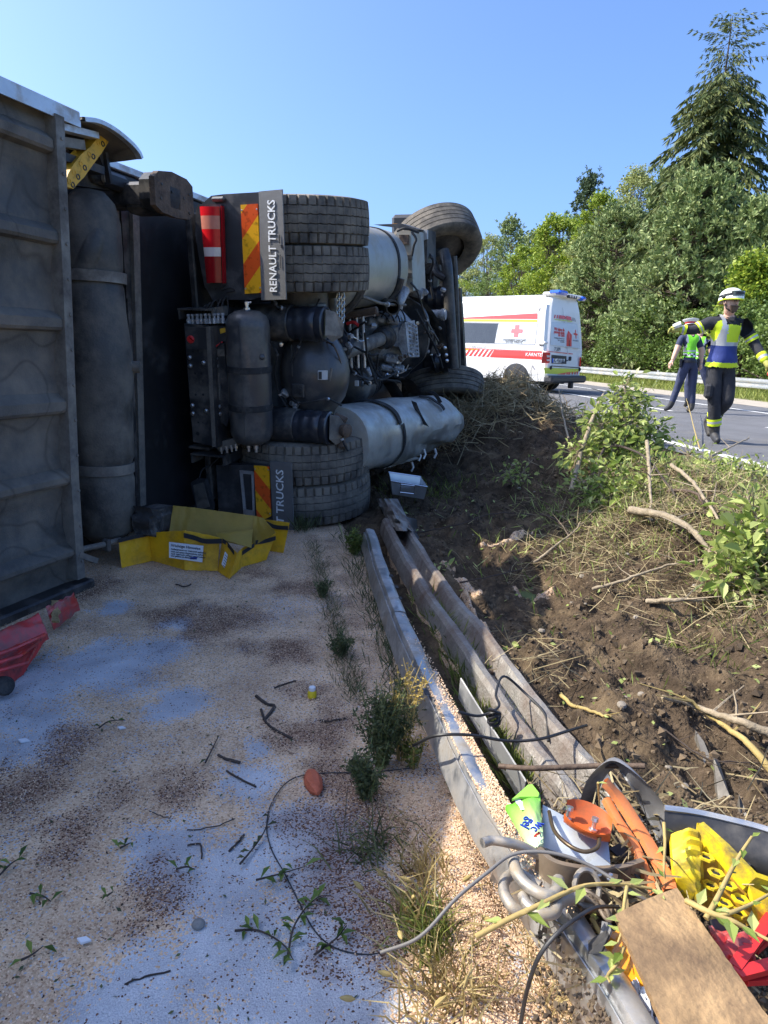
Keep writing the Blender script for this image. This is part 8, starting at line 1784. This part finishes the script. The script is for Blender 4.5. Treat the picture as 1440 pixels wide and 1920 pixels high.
st = [(960, 870, 6.0, .006), (985, 880, 5.9, .006), (940, 880, 5.9, .006), (1000, 860, 6.1, .006)]
bush(970, 905, 5.9, st, 'small shaded leafy shoot on the dark part of the bank', .05, 30, 4, .6)
st = [(965, 1225, 2.95, .004), (985, 1215, 2.95, .004), (950, 1245, 2.9, .004), (1000, 1240, 2.9, .004)]
bush(975, 1285, 2.9, st, 'small sunlit leafy sprig beside the end of the muddy rail', .045, 12, 5, .3)
st = [(830, 1070, 4.0, .004), (815, 1085, 3.9, .004), (845, 1060, 4.0, .004)]
bush(828, 1105, 3.95, st, 'small weed at the edge of the shaded soil near the muddy rail', .05, 14, 6, .35)
def branch(pts, lift, r_, label, mat='pale_bark', cat='branch', grp='broken branches on the bank', twigs=3):
    Q = []
    for (px, py), z in zip(pts, lift): p = G_soil(px, py); p = C0+(p-C0)*(1-.012*(z > .02)); p.z += z+r_*.6; Q.append(p)
    P = polyline(Q, 6, .004); n = len(P); b = MB(); b.tube(P, [r_*(1-.55*i/(n-1)) for i in range(n)], 7)
    for k in range(twigs):
        q = P[int(RNG.uniform(.3, .95)*(n-1))]; d = Vector((RNG.normal(), RNG.normal(), RNG.uniform(.1, .9))).normalized(); b.tube([q, q+d*.08, q+d*.17+Vector((RNG.normal()*.02, 0, .0))], [r_*.35, r_*.25, r_*.12], 4)
    one(b, 'branch', MATS[mat], label, cat, grp, 60)
branch([(1070, 935), (1085, 890), (1110, 840), (1125, 810), (1128, 790)], [.02, .16, .3, .4, .45], .022, 'upright bent branch at the left of the leafy bush', twigs=2)
branch([(1100, 940), (1125, 880), (1160, 840)], [.02, .12, .2], .014, 'thin grey branch right of the bent upright branch', 'dark_twig')
branch([(1205, 895), (1212, 940), (1220, 980)], [.25, .15, .02], .016, 'broken upright stump between the low bush and the logs')
branch([(1180, 980), (1250, 1000), (1300, 1030), (1335, 1060)], [.05, .07, .06, .02], .026, 'thick pale log lying below the bushes on the right')
branch([(1255, 900), (1290, 935), (1320, 970), (1345, 1000)], [.08, .1, .08, .05], .016, 'pale branch pointing down right from the tall bush')
branch([(1250, 940), (1300, 955), (1320, 985)], [.06, .08, .05], .012, 'reddish branch stub above the thick log', 'rusty_plate')
branch([(1110, 1120), (1170, 1105), (1250, 1080), (1330, 1065)], [.02, .04, .05, .03], .010, 'long thin straight stick across the sunlit soil')
branch([(1000, 1065), (1040, 1035), (1075, 1010), (1088, 990)], [.01, .03, .04, .03], .010, 'forked pale stick reaching up to the shadow edge')
branch([(1012, 975), (1040, 990), (1065, 1018)], [.02, .05, .03], .008, 'reddish thin stick beside the forked pale one', 'rusty_plate')
branch([(1065, 825), (1052, 795), (1045, 768)], [.01, .12, .22], .012, 'upright pointed stick standing on the bank crest')
branch([(1440, 1400), (1380, 1375), (1310, 1345), (1240, 1320)], [.03, .03, .02, .01], .016, 'brown stick with a pale cut end lying near the right edge')
branch([(1440, 1462), (1390, 1415), (1330, 1365), (1280, 1320)], [.03, .04, .03, .01], .013, 'yellowish stick crossing the brown one', 'yellow_twig')
branch([(1050, 1310), (1075, 1330), (1120, 1345), (1145, 1358)], [.005, .008, .008, .005], .009, 'short yellow twig lying on the dark sunlit soil', 'yellow_twig', twigs=1)
branch([(1200, 1345), (1260, 1400), (1330, 1440), (1440, 1450)], [.01, .02, .02, .02], .004, 'thin grey stalk above the buried metal sheets', 'dark_twig')
branch([(1350, 1095), (1400, 1110), (1440, 1100)], [.03, .04, .04], .014, 'pale branch under the broad-leaved bush')
branch([(1210, 1145), (1270, 1150), (1330, 1140)], [.02, .03, .02], .014, 'smooth pale branch below the long straight stick')
branch([(870, 760), (900, 730), (935, 715), (960, 690)], [.1, .2, .25, .3], .016, 'dark root branch standing out of the brush by the cab', 'dark_twig')
branch([(985, 745), (1010, 730), (1035, 715)], [.15, .25, .3], .012, 'pale broken branch in front of the ambulance bumper')
branch([(1130, 850), (1200, 900), (1262, 960)], [.1, .15, .1], .012, 'long grey branch passing through the leafy bush', 'dark_twig')
branch([(1330, 870), (1365, 862), (1400, 850)], [.06, .12, .16], .014, 'cut branch pointing at the road edge line')
branch([(1310, 850), (1290, 800), (1283, 778)], [.05, .22, .3], .008, 'tall thin dry stalk beside the road edge', 'yellow_twig', twigs=1)
branch([(780, 1010), (850, 1000), (930, 985), (1000, 975)], [.02, .04, .05, .03], .006, 'thin dark stick on the shaded soil below the tank', 'dark_twig')
branch([(860, 1105), (930, 1090), (1000, 1075)], [.01, .02, .02], .005, 'thin stick on the shaded soil near the light patch', 'dark_twig')
# brush heap pushed up by the cab, and dry stalks over the bank
def stalks(name, pts, L_, w, mat, lift=.03, flat=1.0):
    n = len(pts); d = RNG.normal(size=(n, 3)); d[:, 2] = np.abs(d[:, 2])*lift*8/flat; d = nrm(d); P = pts-d*L_*.5; P[:, 2] = pts[:, 2]+RNG.random(n)*lift; s_ = nrm(np.cross(d, RNG.normal(size=(n, 3))))*w; ll = (L_*RNG.uniform(.4, 1.4, n))[:, None]; m = P+d*ll*.5+RNG.normal(size=(n, 3))*L_*.05
    V = np.concatenate([np.stack([P-s_, P+s_, m+s_, m-s_], 1), np.stack([m-s_, m+s_, P+d*ll+s_*.4, P+d*ll-s_*.4], 1)]); r1 = RNG.random(n); return tag(quads(name, V, np.concatenate([r1, r1]), MATS[mat]), kind='stuff')
def disc(px, py, sx, sy, n, y=None):
    c = G_soil(px, py) if y is None else Yp(px, py, y); out = []
    for i in range(n): x, yy = c.x+RNG.normal()*sx, c.y+RNG.normal()*sy; out.append((x, yy, soil_h(x, yy)))
    return np.array(out)
c0 = disc(950, 735, .55, .6, 2400, 9.0); c0[:, 2] += .10*RNG.random(len(c0))*np.exp(-((c0[:, 0]-1.5)/.6)**2); stalks('brush_heap', c0, .24, .0042, 'straw', .06)
c0 = disc(880, 740, .3, .5, 700, 8.4); c0[:, 2] += .15*RNG.random(len(c0)); stalks('brush_heap', c0, .28, .0045, 'straw', .08)
b_ = bank_pts(700, .5, 3.4, -1.8, 5.5); stalks('dry_stalks', b_, .10, .0012, 'straw', .010)
for px, py, sx, sy, n in ((1330, 930, .45, .6, 1900), (1230, 990, .35, .25, 800), (1400, 1120, .25, .3, 700), (1250, 900, .4, .4, 700), (1150, 1010, .25, .2, 300), (1050, 1000, .2, .25, 100), (1000, 1250, .12, .12, 70)):
    stalks('dry_stalks', disc(px, py, sx, sy, n), .18, .0018, 'straw', .045)
P = disc(1340, 900, .6, .7, 2600); blades('bank_grass', P, .12, .0035, 'bush_leaf', .9)
P = disc(1230, 960, .5, .4, 1100); blades('bank_grass', P, .10, .004, 'bush_leaf', .9)
P = disc(1410, 1200, .25, .2, 300); blades('bank_grass', P, .09, .003, 'green_grass', 1.0)
P = disc(800, 930, .25, .25, 300); blades('bank_grass', P, .12, .004, 'green_grass', .7)
P = bank_pts(500, .6, 2.8, -1.8, 3); tag(quads('leaf_litter', leaf_quads(P+np.array([0, 0, .01]), .03, 1.8, 1.2), RNG.random(len(P)), MATS['bush_leaf']), kind='stuff')
# twigs with leaves lying over the wreckage
def wsprig(pts, zs, r_, label, leaves, ll, mat='bush_leaf'):
    P = polyline([wp(x, y, z) for (x, y), z in zip(pts, zs)], 6); l = Vector(P[0]); t_ = thing('leafy_twig', label, 'twig', l, group='twigs over the wreckage'); P = [p-l for p in P]; n = len(P); b = MB(); b.tube(P, [r_*(1-.5*i/(n-1)) for i in range(n)], 6); b.build('stem', MATS['yellow_twig'], t_, 60)
    for k in range(leaves):
        q = P[int((.15+.85*k/max(1, leaves-1))*(n-1))]; a = RNG.uniform(0, 6.3); d = Vector((cos(a), sin(a), RNG.uniform(-.5, .5))).normalized(); s_ = d.cross(Vector((0, 0, 1))).normalized(); L_ = ll*RNG.uniform(.7, 1.2); w = L_*.22; up = Vector((0, 0, w*.4))
        V = [[q, q+d*L_*.4+s_*w+up, q+d*L_, q+d*L_*.5], [q, q+d*L_*.5, q+d*L_, q+d*L_*.4-s_*w+up]]
        quads('leaf', np.array([[tuple(c) for c in f_] for f_ in V]), [RNG.random()]*2, MATS[mat], t_)
wsprig([(1130, 860), (1180, 770), (1240, 650), (1300, 540), (1360, 450)], [.28, .30, .32, .34, .36], .006, 'thin twig with side buds rising over the yellow chock', 7, .03)
wsprig([(1030, 770), (1150, 830), (1260, 870), (1350, 920), (1470, 980)], [.28, .29, .29, .28, .28], .006, 'twig with narrow leaves lying over the brown board and red frame', 6, .05)
wsprig([(1150, 850), (1250, 830), (1350, 790), (1460, 730)], [.28, .3, .3, .3], .005, 'twig crossing in front of the yellow chock', 4, .03)
wsprig([(-20, 950), (150, 860), (300, 790), (450, 720), (560, 690), (720, 690), (860, 710)], [.2, .24, .27, .28, .28, .27, .26], .006, 'long green twig lying across the silver tubes', 8, .05)
wsprig([(720, 1000), (690, 1080), (640, 1140), (650, 1180)], [.24, .22, .2, .2], .004, 'small leafy twig left of the brown board', 7, .035)
wsprig([(735, 700), (720, 800), (715, 900), (690, 980)], [.28, .27, .26, .25], .004, 'yellowish twig hanging beside the corner of the board', 5, .035)
wsprig([(920, 380), (925, 480), (920, 600), (925, 660)], [.32, .3, .28, .26], .004, 'straight thin stalk standing between the orange strip and the chock', 4, .025)
wsprig([(590, 180), (598, 300)], [.36, .28], .003, 'short dry stalk standing in the torn fender', 1, .02)
wsprig([(560, 860), (620, 960), (700, 1010)], [.15, .15, .16], .006, 'thick twig under the board', 3, .04)
stalks('wreck_stalks', np.array([tuple(wp(RNG.uniform(250, 1400), RNG.uniform(150, 1350), .10)) for _ in range(260)]), .14, .002, 'straw', .05)
stalks('wreck_stalks', np.array([tuple(wp(RNG.uniform(620, 950), RNG.uniform(250, 900), .16)) for _ in range(90)]), .10, .004, 'straw', .05)
